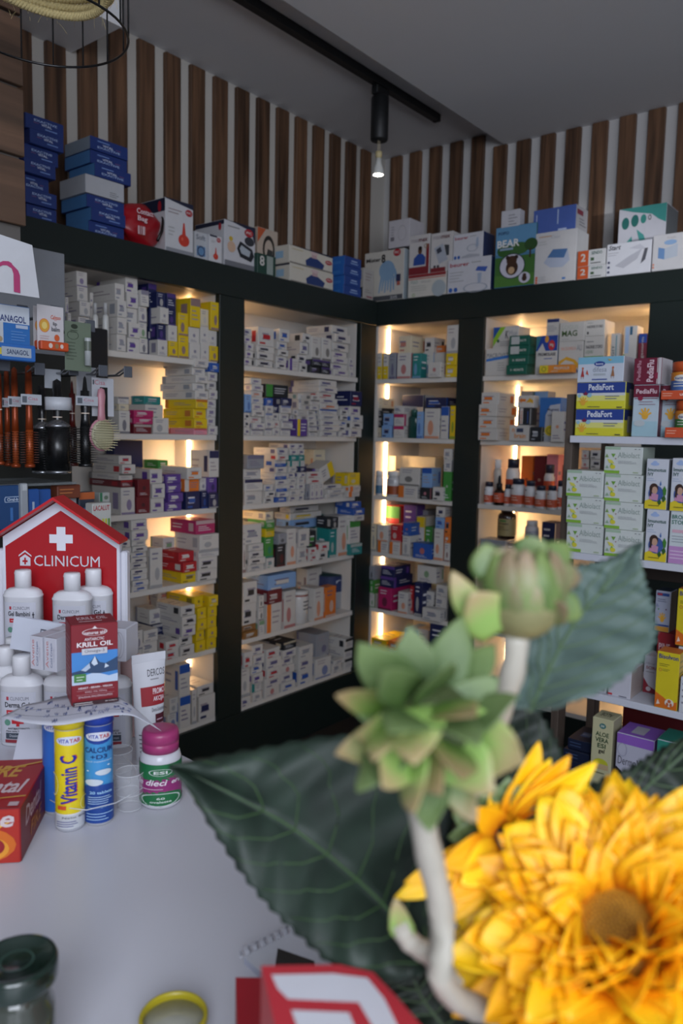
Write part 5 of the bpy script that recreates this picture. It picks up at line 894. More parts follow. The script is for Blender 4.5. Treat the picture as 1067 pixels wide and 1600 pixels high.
# ------------------------------------------------------------------ the white counter and what stands on it
mb = MB()
top = [(-4.3, -2.9), (-2.63, -2.9), (-2.518, -1.1), (-4.3, -1.1)]
def prism(mb, poly, z0, z1, m):
    n = len(poly); v = [(x, y, z0) for x, y in poly]+[(x, y, z1) for x, y in poly]
    mb.add(v, [tuple(range(n-1, -1, -1)), tuple(range(n, 2*n))]+[(i, (i+1) % n, n+(i+1) % n, n+i) for i in range(n)], m)
t = thing('shop_counter', 'white topped shop counter filling the lower left of the photo', 'counter', (-3.4, -2, 0))
CT = mat('c3c3ca', .32, var=.015, scale=5)
prism(mb, top, .96, 1.0, CT); o = mb.build('worktop'); o.parent = t; o.location = -t.location
mb = MB(); prism(mb, [(-4.2, -2.85), (-2.68, -2.85), (-2.58, -1.15), (-4.2, -1.15)], 0, .9598, mat('8d8f94', .5)); o = mb.build('base'); o.parent = t; o.location = -t.location
RY = -YAW
def cp(px, py, z=1.0): return at_z(px, py, z)
H1 = 1.0002
F2 = Vector((math.sin(YAW), math.cos(YAW), 0)); R2 = Vector((math.cos(YAW), -math.sin(YAW), 0))
# ---- house shaped display
REDP = mat('a3121c', .35, var=.04); WHP = mat('cfd0da', .4, var=.02)
O = CAM+ray(98, 1000)*1.30; O.z = 1.0
t = thing('house_display', 'red house-shaped counter display with white cross and white gable', 'display', (O.x, O.y, H1), rz=RY)
def lz(py, px=98, d=1.30): return (CAM+ray(px, py)*d).z-1.0
kx = 1.30/FPX; hw = 90*kx; ze = lz(838); za = lz(779)
roll = .0
mb = MB()     # back panel with gable, red on white
prof = [(-hw, 0), (hw, 0), (hw, ze), (0, za), (-hw, ze)]
n = 5; y0, y1 = 0, .012
mb.add([(x, y0, z) for x, z in prof]+[(x, y1, z) for x, z in prof], [(0, 1, 2, 3, 4), (9, 8, 7, 6, 5)]+[(i, i+5, (i+1) % 5+5, (i+1) % 5) for i in range(5)], WHP)
fnp = lambda u, v, o_: (-hw+2*hw*u, -o_, za*v)
e_ = ze/za
draw(mb, [('P', [(.02, .0), (.975, .0), (.975, e_-.045), (.5, .95), (.02, e_-.045)], REDP),
 ('R', .462, .82-.055, .538, .82+.055, 'd4d4dc'), ('R', .40, .80, .60, .84, 'd4d4dc'),
 ('T', 'CLINICUM', .265, .692, .83, .742, 'c6c6ce'), ('P', [(.145, .692), (.235, .692), (.235, .728), (.19, .745), (.145, .728)], 'c6c6ce'), ('P', [(.135, .734), (.19, .756), (.245, .734), (.245, .741), (.19, .764), (.135, .741)], 'c6c6ce'), ('R', .183, .698, .197, .73, REDP), ('R', .168, .709, .212, .718, REDP)], fnp)
mb.build('back_panel', t)
for s in (-1, 1):
    mb = MB(); L = 1.08; a = (0, za+.002); b = (s*hw*1.1, ze-.1*(za-ze)+.002)
    v = []
    for y in (-.035, .014):
        v += [(a[0], y, a[1]), (b[0], y, b[1]), (b[0], y, b[1]+.004), (a[0], y, a[1]+.005)]
    mb.add(v, [(0, 1, 2, 3), (7, 6, 5, 4), (0, 4, 5, 1), (1, 5, 6, 2), (2, 6, 7, 3), (3, 7, 4, 0)], mat('b0141e', .4)); mb.build('roof_panel', t)
    mb = MB(); mb.bevbox((s*hw-(.0 if s > 0 else .012), -.001, 0), (s*hw+(.012 if s > 0 else .0), .02, ze*.93), WHP, .003); mb.build('side_panel', t)
SZ3 = .116
mb = MB(); mb.bevbox((-hw*1.0, -.075, 0), (hw*.93, -.0005, SZ3), REDP, .001); mb.bevbox((-hw*.99, -.0755, SZ3), (hw*.92, -.001, SZ3+.002), WHP, .0005); mb.build('high_step', t)
mb = MB(); mb.bevbox((-hw*1.0, -.275, 0), (hw*.86, -.0755, .017), REDP, .001); mb.bevbox((-hw*.995, -.2745, .017), (hw*.855, -.0756, .0188), WHP, .0005); mb.build('low_step', t)
def squeeze(px, base_z, d, label, title=None, sub='b3202c', red=False, w=.0305, h=.131, rz=RY, group='white gel bottles on the red display', cross=False):
    P = CAM+ray(px, 1000)*d; P = Vector((P.x, P.y, base_z))
    t = thing('gel_bottle', label, 'bottle', P, group, rz)
    bod = mat('cfcfd4', .35, var=.02); mb = MB(); N = 36
    rings = [(0, .94), (.003, 1), (.088, 1), (.0885, 1.02), (.091, 1.02), (.0915, .99), (.097, .93), (.101, .75), (.103, .5)]
    vs = []; 
    for z, s in rings:
        z = z*h/.131
        for k in range(N):
            a = 6.2832*k/N; c, s_ = math.cos(a), math.sin(a); ex = .75
            rx = w*s; ry = .0175*(s if s > .6 else .7)
            if s < .6: rx = .013
            vs.append((rx*math.copysign(abs(c)**ex, c), ry*math.copysign(abs(s_)**ex, s_), z))
    f = [(i*N+k, i*N+(k+1) % N, (i+1)*N+(k+1) % N, (i+1)*N+k) for i in range(len(rings)-1) for k in range(N)]+[tuple(range(N-1, -1, -1)), tuple((len(rings)-1)*N+k for k in range(N))]
    mb.add(vs, f, bod, True)
    def fn(u, v, o):
        x = (-1+2*u)*w*.93; y = -.0175*(max(0, 1-abs(x/w)**(2/.75)))**(.75/2)
        return (x, y-o-.0003, v*h)
    lab = [('R', .06, .04, .94, .62, 'b9bac4')]
    if title:
        lab += [('T', 'CLINICUM', .32, .53, .78, .57, '5a5a66'), ('R', .22, .53, .28, .57, 'a83040'), ('T', title, .18, .45, .8, .51, '1c1c24', 1), ('R', .22, .37, .8, .42, sub), ('L', .26, .38, .76, .41, 1, 'd0b0b8'), ('C', .24, .28, .08, .035, '5a8a78'), ('R', .87, .38, .89, .5, '33333c'), ('C', .88, .47, .03, .01, '33333c')]
    if cross: lab += [('R', .47, .24, .55, .36, 'b3202c'), ('R', .36, .27, .66, .32, 'b3202c'), ('T', 'ANTIBATTERICO', .25, .205, .8, .225, '1c1c24', 1), ('T', 'Aloe vera, Vit C, E, B5', .2, .175, .85, .195, '1c1c24', 1), ('R', .2, .1, .85, .165, '3a4350'), ('T', 'Disinfettante mani', .3, .12, .8, .15, 'c0c4cc'), ('R', .18, .055, .86, .09, '8c2a34')]
    draw(mb, lab, fn, 20, step=.00012)
    mb.build('body', t)
    mb = MB(); k = h/.131; mb.lathe([(0, .1032*k), (.0128, .1032*k), (.0128, .1285*k), (.0118, h), (0, h)], mat('d4d4d8', .35), 28, ell=.95, cap=False)
    mb.bevbox((-.0135, -.002, .124*k), (-.0122, .004, .127*k), mat('d4d4d8', .35), .0004); mb.build('flip_cap', t)
    return t
zt_ = H1+SZ3+.0021; zl = H1+.019
squeeze(38, zt_, 1.262, 'white gel bottle on the high step, left, titled for children', 'Gel Bambini')
squeeze(114, zt_, 1.245, 'white gel bottle on the high step, centre, in front of another', 'Derma Gel')
squeeze(147, zt_, 1.285, 'white gel bottle on the high step, right, half hidden behind the centre one', 'Derma Gel')
squeeze(33, zl, 1.12, 'large front white gel bottle with red cross, far left of low step', 'Derma Gel', cross=True)
squeeze(101, zl, 1.125, 'front white gel bottle behind the yellow tube, low step', 'Derma Gel', cross=True)
squeeze(172, zl, 1.12, 'front white gel bottle with red strip right of the boxed tubes', 'Derma Gel', cross=True)
squeeze(8, zl, 1.165, 'white gel bottle in second row at the left photo edge')
squeeze(64, zl, 1.175, 'white gel bottle in second row under the tilted leaflets')
squeeze(126, zl, 1.165, 'white gel bottle in second row hidden behind the krill carton')
squeeze(22, zl, 1.215, 'white gel bottle in third row, only cap showing at left')
P = CAM+ray(205, 1000)*1.21
bottle((P.x, P.y, H1+.0), .0165, .155, 'slim pale pink bottle with white cap right of the krill carton', 'b99a98', [], 'c8c8cc', name='lotion_bottle', capr=.66, caph=.16, shoulder=.1, rz=RY, group=None)
# ---- cartons lying on the bottle caps
def lay(px, py, d, w, dp, h, rz, label, base, art, name, tiltx=0, tilty=0, zf=None, side=None):
    P = CAM+ray(px, py)*d
    mb = carton_mesh(w, dp, h, base, art, side); o = mb.build(name)
    o.location = (P.x, P.y, zf if zf else P.z); o.rotation_euler = (tiltx, tilty, RY+rz); return tag(o, label, 'box')
zc = H1+.019+.1315
avn = lambda a: {'F': [('V', a, .12, .1, .35, .9, 'b86a68'), ('V', 'Cold Cream', .5, .12, .66, .85, '3a4a78'), ('V', 'CREME', .74, .3, .85, .7, 'a8a8b4')], 'L': [('L', .1, .2, .9, .8, 3, 'b0aab0')], 'T': [('L', .1, .2, .9, .8, 3, 'a8a8b0')]}
lay(57, 1040, 1.055, .021, .12, .046, -.38, 'small white and pink upright-printed carton, left of two on the bottle caps', 'bdbec8', avn('Avene'), 'cream_carton', zf=zc)
lay(79, 1040, 1.047, .021, .12, .046, -.38, 'small white and pink upright-printed carton, right of two, next to the krill carton', 'bdbec8', avn('Avene'), 'cream_carton', zf=zc)
lay(152, 1010, 1.10, .085, .045, .048, -.12, 'plain white carton with a faint oval line behind the krill carton', 'bcbdc6', {'F': [('O', .82, .5, .1, .42, .06, '8f9098'), ('O', .88, .5, .09, .4, .06, '9a9ba4')]}, 'cream_carton', zf=zc)
mb = MB()
for k in range(6): mb.bevbox((-.038+.001*k, .0015*k, .0), (.038, .0015*k+.0009, .048), 'aeb3c4' if k % 2 else 'bcc0cc', .0002)
draw(mb, [('R', .58, .45, .7, .75, '4a4a56'), ('R', .6, .49, .68, .71, 'b4b8c4'), ('C', .64, .62, .02, .05, '4a4a56')], lambda u, v, o: (-.038+.076*u, -o, .048*v))
o = mb.build('leaflet_stack'); P = CAM+ray(52, 1000)*1.13; o.location = (P.x, P.y, zc+.0005); o.rotation_euler = (-.12, .1, RY-.15); tag(o, 'fan of white leaflets leaning on the bottles behind the small cream cartons', 'leaflets')
# ---- effervescent tubes
def tube_can(px, py, label, col, arts, cap, h=.138, r=.0168, foot=None, rz=RY+.33):
    P = cp(px, py, 1.0)
    t = thing('tablet_tube', label, 'tube', (P.x, P.y, H1), None, rz); mb = MB()
    mb.lathe([(0, 0), (r*.95, 0), (r, .0015), (r, h-.012), (0, h-.012)], mat('b9bbc2', .3, metal=.4), 44, cap=False)
    mb.lathe([(r*1.006, .004), (r*1.006, h-.0135)], mat(col, .3), 44, cap=False)
    fn = lambda u, v, o: ((r*1.006+.0001+o)*math.cos(-math.pi/2+(u-.5)*6.2832), (r*1.006+.0001+o)*math.sin(-math.pi/2+(u-.5)*6.2832), .004+(h-.0175)*v)
    draw(mb, arts, fn, 48, step=.00012); mb.build('barrel', t)
    mb = MB(); mb.lathe([(0, h-.0118), (r*1.09, h-.0118), (r*1.09, h-.001), (r*1.03, h), (0, h)], mat(cap, .35), 44, cap=False); mb.build('cap', t); return t
vt = [('C', .5, .9, .15, .045, 'c8ccd8'), ('T', 'VITA', .38, .88, .5, .92, '2a3aa0', 1), ('T', 'TAB', .505, .88, .62, .92, 'b0303a', 1)]
tube_can(110, 1290, 'yellow effervescent vitamin tube with upright blue lettering, in front of the krill carton', 'd8c21e',
 [('R', 0, 0, 1, .14, 'b9bcc0'), ('R', 0, .14, 1, .155, 'd0d0d0')]+vt+[('R', .36, .2, .46, .24, 'c8502a'), ('V', 'Vitamin C', .405, .255, .585, .755, 'c4432c', 1), ('V', 'Vitamin C', .40, .26, .575, .752, '1c2a92', 1), ('V', 'Effervescent tablets with Vitamin C', .66, .34, .69, .74, '4a4a2a'), ('O', .3, .45, .08, .12, .12, 'e0d880'), ('O', .68, .24, .07, .07, .12, 'e0d880'), ('T', 'Neto 80g', .42, .105, .68, .13, '33333a'), ('L', .35, .02, .65, .09, 3, '5a5a8a')], 'd8c21e')
tube_can(155, 1281, 'light and dark blue calcium tube with white tablets picture', '3f8cc4',
 [('R', 0, .88, 1, 1, '1c3c8c'), ('C', .5, .88, .16, .06, '1c3c8c'), ('R', 0, 0, 1, .36, '17408c'), ('C', .5, .36, .2, .04, '17408c')]+vt+[('T', 'CALCIUM', .34, .735, .66, .79, '15306a', 1), ('T', '+D3', .41, .67, .59, .715, '15306a', 1), ('T', 'food supplement', .35, .635, .65, .655, 'c8dcea'), ('C', .55, .53, .09, .03, 'c2ccd4'), ('C', .44, .43, .1, .035, 'c2ccd4'), ('C', .38, .55, .015, .006, 'd0e0ea'), ('C', .6, .6, .015, .006, 'd0e0ea'), ('T', '20 tablets', .4, .31, .64, .34, '9ac4e4', 1), ('L', .38, .2, .66, .29, 4, 'a8c4dc'), ('T', 'Net weight: 80 g', .38, .16, .66, .18, '7aa4cc'), ('L', .36, .03, .66, .12, 3, '8fb0d4')], '1c3c9c')
tube_can(90, 1264, 'blue tube with pale swirls, half hidden behind the yellow one', '2a62b4', [('O', .7, .7, .1, .1, .15, '9ac0e0'), ('O', .62, .4, .1, .12, .15, '9ac0e0'), ('V', 'MULTIVITAMIN', .5, .1, .58, .7, '15306a', 1)]+vt, '1c3c9c')
tube_can(136, 1254, 'dark blue tube mostly hidden between the yellow and the calcium tubes', '1c3c8c', [('V', 'MAGNESIUM', .5, .1, .6, .7, '8fb0d4', 1)]+vt, '1c3c9c')
# clear tray with empty cups
GL = mat('d8dade', .12, alpha=.22, var=0); GL2 = mat('e0e2e6', .1, alpha=.5, var=0)
Pc = cp(150, 1262); t = thing('clear_tube_holder', 'clear plastic cup tray round the tubes with two empty cups', 'holder', (Pc.x, Pc.y, H1), rz=RY)
def cup(cx, cy, r, h):
    mb = MB(); mb.lathe([(r*.8, .0005), (r*.86, .002), (r, h*.5), (r*1.02, h)], GL, 32, cap=False)
    for zz in (.002, h*.45, h): mb.tube([((r*(.86+.16*zz/h))*math.cos(a), (r*(.86+.16*zz/h))*math.sin(a), zz) for a in [6.2832*i/32 for i in range(32)]], .0005, GL2, n=5, closed=True)
    o = mb.build('cup', t); o.location = (cx, cy, 0)
q = cp(203, 1262)-Pc; M_ = Matrix.Rotation(-RY, 3, 'Z'); l1 = M_ @ q
cup(l1.x, l1.y, .0175, .048)
q = cp(186, 1225)-Pc; l2 = M_ @ q; cup(l2.x, l2.y, .0175, .048)
corn = [M_ @ (cp(*c, 1.03)-Pc) for c in ((78, 1250), (100, 1262), (135, 1266), (180, 1255), (222, 1232), (212, 1200), (190, 1180))]
mb = MB(); mb.tube([(c.x, c.y, .03) for c in corn], .0007, GL2, n=6); mb.build('rim', t)
# ---- receipt paper on the caps, krill carton on it
zp = H1+.1385
fr_ = [(2, 1120, -.001), (40, 1129, .001), (88, 1133, .001), (130, 1127, .0012), (175, 1118, .001), (205, 1118, -.002), (228, 1128, -.012), (252, 1142, -.024)]
bk_ = [(40, 1101, .001), (64, 1096, .003), (96, 1088, .001), (130, 1084, .001), (172, 1085, .001), (198, 1096, .001), (222, 1116, -.008), (248, 1140, -.022)]
mb = MB(); nx = 28; ny = 6; vs = []
def ipl(L, u):
    s = u*(len(L)-1); i = min(int(s), len(L)-2); f_ = s-i
    def cr(a, b, c, d, t): return .5*((2*b)+(-a+c)*t+(2*a-5*b+4*c-d)*t*t+(-a+3*b-3*c+d)*t**3)
    g = lambda k: L[max(0, min(len(L)-1, k))]
    return [cr(g(i-1)[j], g(i)[j], g(i+1)[j], g(i+2)[j], f_) for j in range(len(L[0]))]
def pap(u, v, o=0):
    a = ipl(fr_, u); b = ipl(bk_, u); x = [a[j]*(1-v)+b[j]*v for j in range(3)]; P = at_z(x[0], x[1], zp+x[2]+.0006); P.z += o; return P
for i in range(nx+1):
    for j in range(ny+1): vs.append(pap(i/nx, j/ny))
mb.add(vs, [(i*(ny+1)+j, (i+1)*(ny+1)+j, (i+1)*(ny+1)+j+1, i*(ny+1)+j+1) for i in range(nx) for j in range(ny)], mat('bfc0ca', .6), True)
RR = random.Random(3)
for k in range(46):     # handwriting
    u = RR.uniform(.06, .72); v = RR.uniform(.1, .85); L = RR.uniform(.01, .03)
    mb.tube([pap(u+L*i/6, min(.95, max(.04, v+.06*math.sin(i*2.3+k))), .0003) for i in range(7)], .00022, mat('4a5a94', .5), n=4)
for v in (.3, .6): mb.tube([pap(.05+.65*i/10, v, .0003) for i in range(11)], .0002, mat('6a6a74', .5), n=4)
o = mb.build('handwritten_note'); md = o.modifiers.new('s', 'SOLIDIFY'); md.thickness = .0003; tag(o, 'curling white note with blue handwriting lying across the tube caps', 'paper')
KR = '7a1420'
krill = {'F': [('R', .01, .01, .99, .99, KR), ('R', .01, .26, .99, .66, '3f7fc0'), ('P', [(.01,.26),(.99,.26),(.99,.36),(.8,.34),(.5,.4),(.2,.36),(.01,.42)], 'b4c4d8'), ('P', [(.01,.42),(.2,.44),(.38,.52),(.5,.6),(.6,.52),(.72,.5),(.85,.53),(.99,.57),(.99,.4),(.6,.38),(.3,.4),(.01,.38)], '2c4464'), ('P', [(.5,.6),(.56,.5),(.48,.48),(.42,.52)], 'c0ccd8'), ('P', [(.72,.5),(.8,.46),(.7,.44)], 'c0ccd8'), ('P', [(.2,.44),(.38,.52),(.4,.46),(.3,.42)], 'a8b8cc'),
  ('O', .5, .9, .27, .045, .1, 'c8b8ba'), ('T', 'natures aid', .28, .875, .72, .915, 'd8ccce', 1), ('P', [(.44,.94),(.5,.975),(.56,.94)], 'd8ccce'), ('T', 'ANTARCTIC', .28, .8, .7, .835, 'd0c4c6', 1), ('T', 'KRILL OIL', .12, .725, .88, .785, 'e0d8da', 1), ('R', .22, .63, .76, .705, 'b8bac0'), ('T', 'Omega-3', .28, .645, .7, .69, '4a3a44'),
  ('R', .05, .3, .3, .4, '3f7a3a'), ('L', .1, .31, .28, .38, 2, 'c0d0c0'), ('T', 'HEART - BRAIN - VISION', .14, .21, .86, .235, 'd8ccce', 1), ('R', .1, .19, .9, .193, 'b08a90'), ('T', 'KRILL OIL 500mg', .28, .155, .74, .18, 'c8b4b8'), ('R', .1, .14, .9, .143, 'b08a90'), ('T', 'EPA/DHA PHOSPHOLIPIDS', .14, .1, .86, .125, 'c8b4b8'), ('R', .01, .01, .99, .06, '33141a'), ('T', '60 Softgels', .7, .025, .96, .045, 'c8c0c0'), ('L', .05, .01, .5, .055, 2, 'c8c0c0')],
  'L': [('R', .01, .01, .99, .99, '861a26'), ('L', .15, .1, .85, .85, 12, 'a87078')], 'T': [('T', 'KRILL OIL', .2, .45, .85, .75, 'c8b0b4', 1), ('L', .2, .15, .8, .35, 1, 'c8b0b4')], 'R': []}
P = CAM+ray(149, 1103)*.957
mb = carton_mesh(.0555, .05, .101, KR, krill); o = mb.build('krill_oil_carton'); o.location = (P.x, P.y, zp+.0024); o.rotation_euler = (0, 0, RY+.46)
tag(o, 'dark red fish oil carton with snowy mountain picture standing on the note', 'box')
# ---- pink lidded pill jar
P = cp(251, 1252); r = .0262
t = thing('pill_jar', 'white pill jar with pink lid and green and magenta label at the counter edge', 'jar', (P.x, P.y, H1), rz=RY+.23)
mb = MB(); hb = .071
mb.lathe([(0, 0), (r*.9, 0), (r, .004), (r, hb-.01), (r*.93, hb-.003), (r*.84, hb), (0, hb)], mat('c6c6cc', .25), 48, cap=False)
fn = lambda u, v, o: ((r+.0003+o)*math.cos(-math.pi/2+(u-.5)*6.2832), (r+.0003+o)*math.sin(-math.pi/2+(u-.5)*6.2832), v*.1)
draw(mb, [('R', .08, .08, .92, .6, '8c2c6c'), ('R', .08, .44, .92, .6, '1a6a3c'), ('C', .5, .46, .22, .08, '1a6a3c'), ('C', .5, .15, .2, .1, '1a6a3c'), ('R', .08, .07, .92, .12, '1a6a3c'), ('O', .5, .14, .17, .085, .1, 'c0ccc4'), ('R', .33, .055, .67, .065, 'c6c6cc'),
 ('O', .5, .5, .09, .045, .12, 'c0ccc4'), ('T', 'ESI', .45, .48, .55, .52, 'd8dcd8', 1), ('T', 'le dieci', .3, .33, .55, .41, 'dcd0d8', 2), ('T', 'erbe', .58, .34, .7, .4, 'dcd0d8', 2), ('L', .32, .27, .62, .3, 1, 'c8a8bc'), ('T', '60', .47, .15, .53, .18, 'c8d4cc', 1), ('T', 'ovalette', .42, .105, .58, .135, 'c8d4cc', 1)], fn, 48, step=.00012)
mb.build('body', t)
mb = MB(); mb.lathe([(0, hb), (r*.88, hb+.0003), (r*.88, hb+.0105), (r*.86, hb+.011), (r*.86, hb+.012), (r*.89, hb+.0125), (r*.89, hb+.022), (r*.84, hb+.0265), (r*.6, hb+.0275), (0, hb+.0275)], mat('9c3468', .35), 48, cap=False); mb.build('lid', t)
# ---- cream tube with crimped end
P = cp(233, 1203); t = thing('hair_cream_tube', 'white squeeze tube with dark red promotional panel, crimped end up', 'tube', (P.x, P.y, H1), rz=RY+.62)
mb = MB(); N = 36; Hh = .158; vs = []; R_ = 14
def shape(s):
    w_ = .0185+.006*s; d_ = .0175*(1-s)**.8+.0006; return w_, d_
for i in range(R_+1):
    s = i/R_; w_, d_ = shape(s)
    for k in range(N):
        a = 6.2832*k/N; vs.append((w_*math.cos(a), d_*math.sin(a), .018+(Hh-.018)*s))
mb.add(vs, [(i*N+k, i*N+(k+1) % N, (i+1)*N+(k+1) % N, (i+1)*N+k) for i in range(R_) for k in range(N)], mat('bfc0c6', .3), True)
mb.bevbox((-.0245, -.0009, Hh-.001), (.0245, .0009, Hh+.011), mat('c4c5cb', .35), .0003)
def fn(u, v, o):
    z = .018+(Hh-.018)*v; w_, d_ = shape(v); x = (-1+2*u)*w_*.98; return (x, -d_*math.sqrt(max(0, 1-(x/w_)**2))-.0004-o, z)
draw(mb, [('T', 'DERCOS', .42, .85, .97, .92, '3a3a40'), ('L', .5, .8, .9, .84, 1, '8a8a90')], fn, 20)
for args in ((.18, .56, .99, .75, '8e1c26'), (.62, .22, .99, .47, '4a1424')): draw(mb, [('R', args[0], args[1]+(.0 if True else 0), args[2], args[3], args[4])], fn, 16)
draw(mb, [('T', 'PROMO', .56, .67, .96, .73, 'd4c4c8', 1), ('T', 'AKCIJA', .56, .59, .96, .65, 'd4c4c8', 1), ('T', 'Densi-Solutions', .5, .5, .97, .54, '5a5a62'), ('L', .66, .26, .95, .44, 4, 'b090a0'), ('L', .05, .05, .3, .3, 6, '6a6a72')], fn, 20, base=.0006)
mb.build('tube_body', t)
mb = MB(); mb.lathe([(0, 0), (.0175, 0), (.018, .001), (.018, .017), (0, .0178)], mat('c4c5ca', .35), 36, cap=False); mb.build('cap', t)
# ---- red toothpaste style carton in the lower left
A = cp(33, 1348); B = cp(71, 1270); ang = math.atan2(B.y-A.y, B.x-A.x); dep = (B-A).length*1.0; zt = .062
mb = carton_mesh(.15, dep+.02, zt, '9c1c20', {
 'F': [('R', .01, .01, .99, .99, 'a8281c'), ('C', .62, .35, .35, .38, 'c8641c'), ('C', .72, .28, .2, .25, 'd8902a'), ('C', .8, .32, .09, .16, '8c1a22'), ('C', .62, .5, .08, .14, '8c1a22'), ('P', [(.7,.6),(.95,.8),(.74,.5)], 'e0b040'), ('T', 'e', .86, .68, .96, .9, 'c8b8ba', 2)],
 'R': [('R', .01, .01, .99, .99, '6e1016'), ('T', 'Dental', .15, .5, .7, .85, 'b8989c', 2), ('T', 'FIRE', .3, .15, .7, .42, 'a8641c', 2), ('R', .86, .3, .99, .99, '98989e')],
 'T': [('T', 'FIRE', .55, .62, .86, .86, 'c8963a', 2), ('T', 'Dental', .5, .3, .95, .56, 'd0bcc0', 2), ('P', [(.4,.6),(.99,.92),(.99,.95),(.4,.64)], 'c8963a'), ('P', [(.3,.1),(.99,.22),(.99,.24),(.3,.12)], 'c8963a'), ('R', .9, .05, .97, .12, 'c0a8ac')]})
n_ = Vector((-math.sin(ang), math.cos(ang), 0)); u_ = Vector((math.cos(ang), math.sin(ang), 0))
o = mb.build('chewing_gum_carton'); o.rotation_euler = (0, 0, ang-math.pi/2); rx = Vector((math.sin(ang), -math.cos(ang), 0)); c = A-rx*.075; o.location = (c.x, c.y, H1)
tag(o, 'glossy red carton with orange flames at the left counter edge', 'box')
mb = MB(); mb.bevbox((-.018, 0, 0), (.018, .0008, .045), 'b9bac6', .0002); fl = mb.build('open_flap', o); fl.location = (.05, dep+.0185, zt-.002); fl.rotation_euler = (-.9, 0, 0); fl['label'] = 'white inside of the raised end flap'
# ---- dark bottle cap near the camera, yellow rimmed pot, notebook, striped cartons
P = CAM+ray(26, 1497)*.56; r = .0285; hz = P.z-1.0
t = thing('glass_bottle', 'bottle with dark green round lid, bottom left corner', 'bottle', (P.x, P.y, H1))
mb = MB(); hb = hz-.017
mb.lathe([(0, 0), (r*.86, 0), (r*.9, .004), (r*.9, hb*.75), (r*.78, hb*.86), (r*.78, hb), (0, hb)], mat('3a3f38', .12, coat=.4), 44, cap=False); mb.build('body', t)
mb = MB(); mb.lathe([(0, hb), (r*.98, hb+.0003), (r, hb+.002), (r, hz-.003), (r*.95, hz), (r*.86, hz), (r*.82, hz-.0022), (0, hz-.0022)], mat('10241c', .22, coat=.6), 56, cap=False)
mb.lathe([(r*.38, hz-.002), (r*.41, hz-.002)], '3f5a50', 40, cap=False); mb.build('lid', t)
P = cp(271, 1618); t = thing('ointment_pot', 'low clear pot with yellow rim at the bottom edge of the counter', 'pot', (P.x, P.y, H1)); r = .027
mb = MB(); mb.lathe([(0, .0005), (r*.85, .0005), (r*.9, .012), (r*.9, .0125), (0, .0125)], mat('a8a89c', .2), 40, cap=False); mb.build('body', t)
mb = MB(); mb.lathe([(r*.88, .012), (r, .012), (r, .017), (r*.96, .0185), (r*.9, .0185), (r*.87, .016), (r*.88, .012)], mat('a89a22', .35), 40, cap=False); mb.build('rim', t)
a = cp(377, 1502); b = cp(458, 1460); d1 = (b-a); L = d1.length; an = math.atan2(d1.y, d1.x)
t = thing('spiral_notebook', 'small white spiral notebook lying on the counter beneath the red striped cartons', 'notebook', (a.x, a.y, H1), rz=an)
mb = MB()
for k in range(5): mb.box((0, -.12, .0015*k), (L*1.25, -.0045, .0015*k+.0011), 'b4b8c8' if k < 4 else 'bfc1c8')
mb.add([(L*.12, -.04, .0073), (L*.5, -.015, .0073), (L*.75, -.05, .0073), (L*.4, -.08, .0073)], [(0, 1, 2, 3)], '2a2826'); mb.build('pages', t)
mb = MB()
for k in range(8):
    x = L*(.04+.145*k)
    for dx in (0, .0022): mb.tube([(x+dx+.0006*math.sin(q_), -.004-.0062*math.cos(q_)+.004, .0045+.006*math.sin(q_)) for q_ in [6.2832*i/12 for i in range(12)]], .0006, mat('d0d2da', .3, metal=.3), n=5, closed=True)
mb.build('spiral_wire', t)
def slab(poly, z0, z1, col, label, art=None, name='striped_carton'):
    P0 = [at_z(x, y, z1) for x, y in poly]; c = sum(P0, Vector())/len(P0)
    mb = MB(); n = len(P0); v = [(p.x-c.x, p.y-c.y, 0) for p in P0]+[(p.x-c.x, p.y-c.y, z1-z0) for p in P0]
    mb.add(v, [tuple(range(n)), tuple(range(2*n-1, n-1, -1))]+[(i, n+i, n+(i+1) % n, (i+1) % n) for i in range(n)], col)
    if art: art(mb, c, z1-z0, z1)
    o = mb.build(name); o.location = (c.x, c.y, z0); return tag(o, label, 'box')
CO = mat('b8303a', .5)
slab([(368, 1527), (372, 1640), (520, 1800), (700, 1640), (600, 1530)], H1, 1.06, mat('9c1c28', .4), 'plain dark red carton under the striped one, bottom centre')
def stripes(mb, c, h, z1):
    for pl in ([(424, 1523), (520, 1521), (574, 1528), (600, 1560), (640, 1640), (610, 1650), (560, 1566), (450, 1561), (434, 1545)], [(455, 1578), (545, 1582), (570, 1640), (575, 1680), (500, 1680), (470, 1620)]):
        mb.add([tuple(at_z(x, y, z1+.0004)-Vector((c.x, c.y, z1-h))) for x, y in pl], [tuple(range(len(pl)))], mat('cfcfd6', .5))
slab([(408, 1509), (450, 1690), (560, 1850), (760, 1720), (622, 1560), (583, 1519), (530, 1507)], 1.0605, 1.19, CO, 'coral red carton with broad white stripes, bottom centre', stripes)
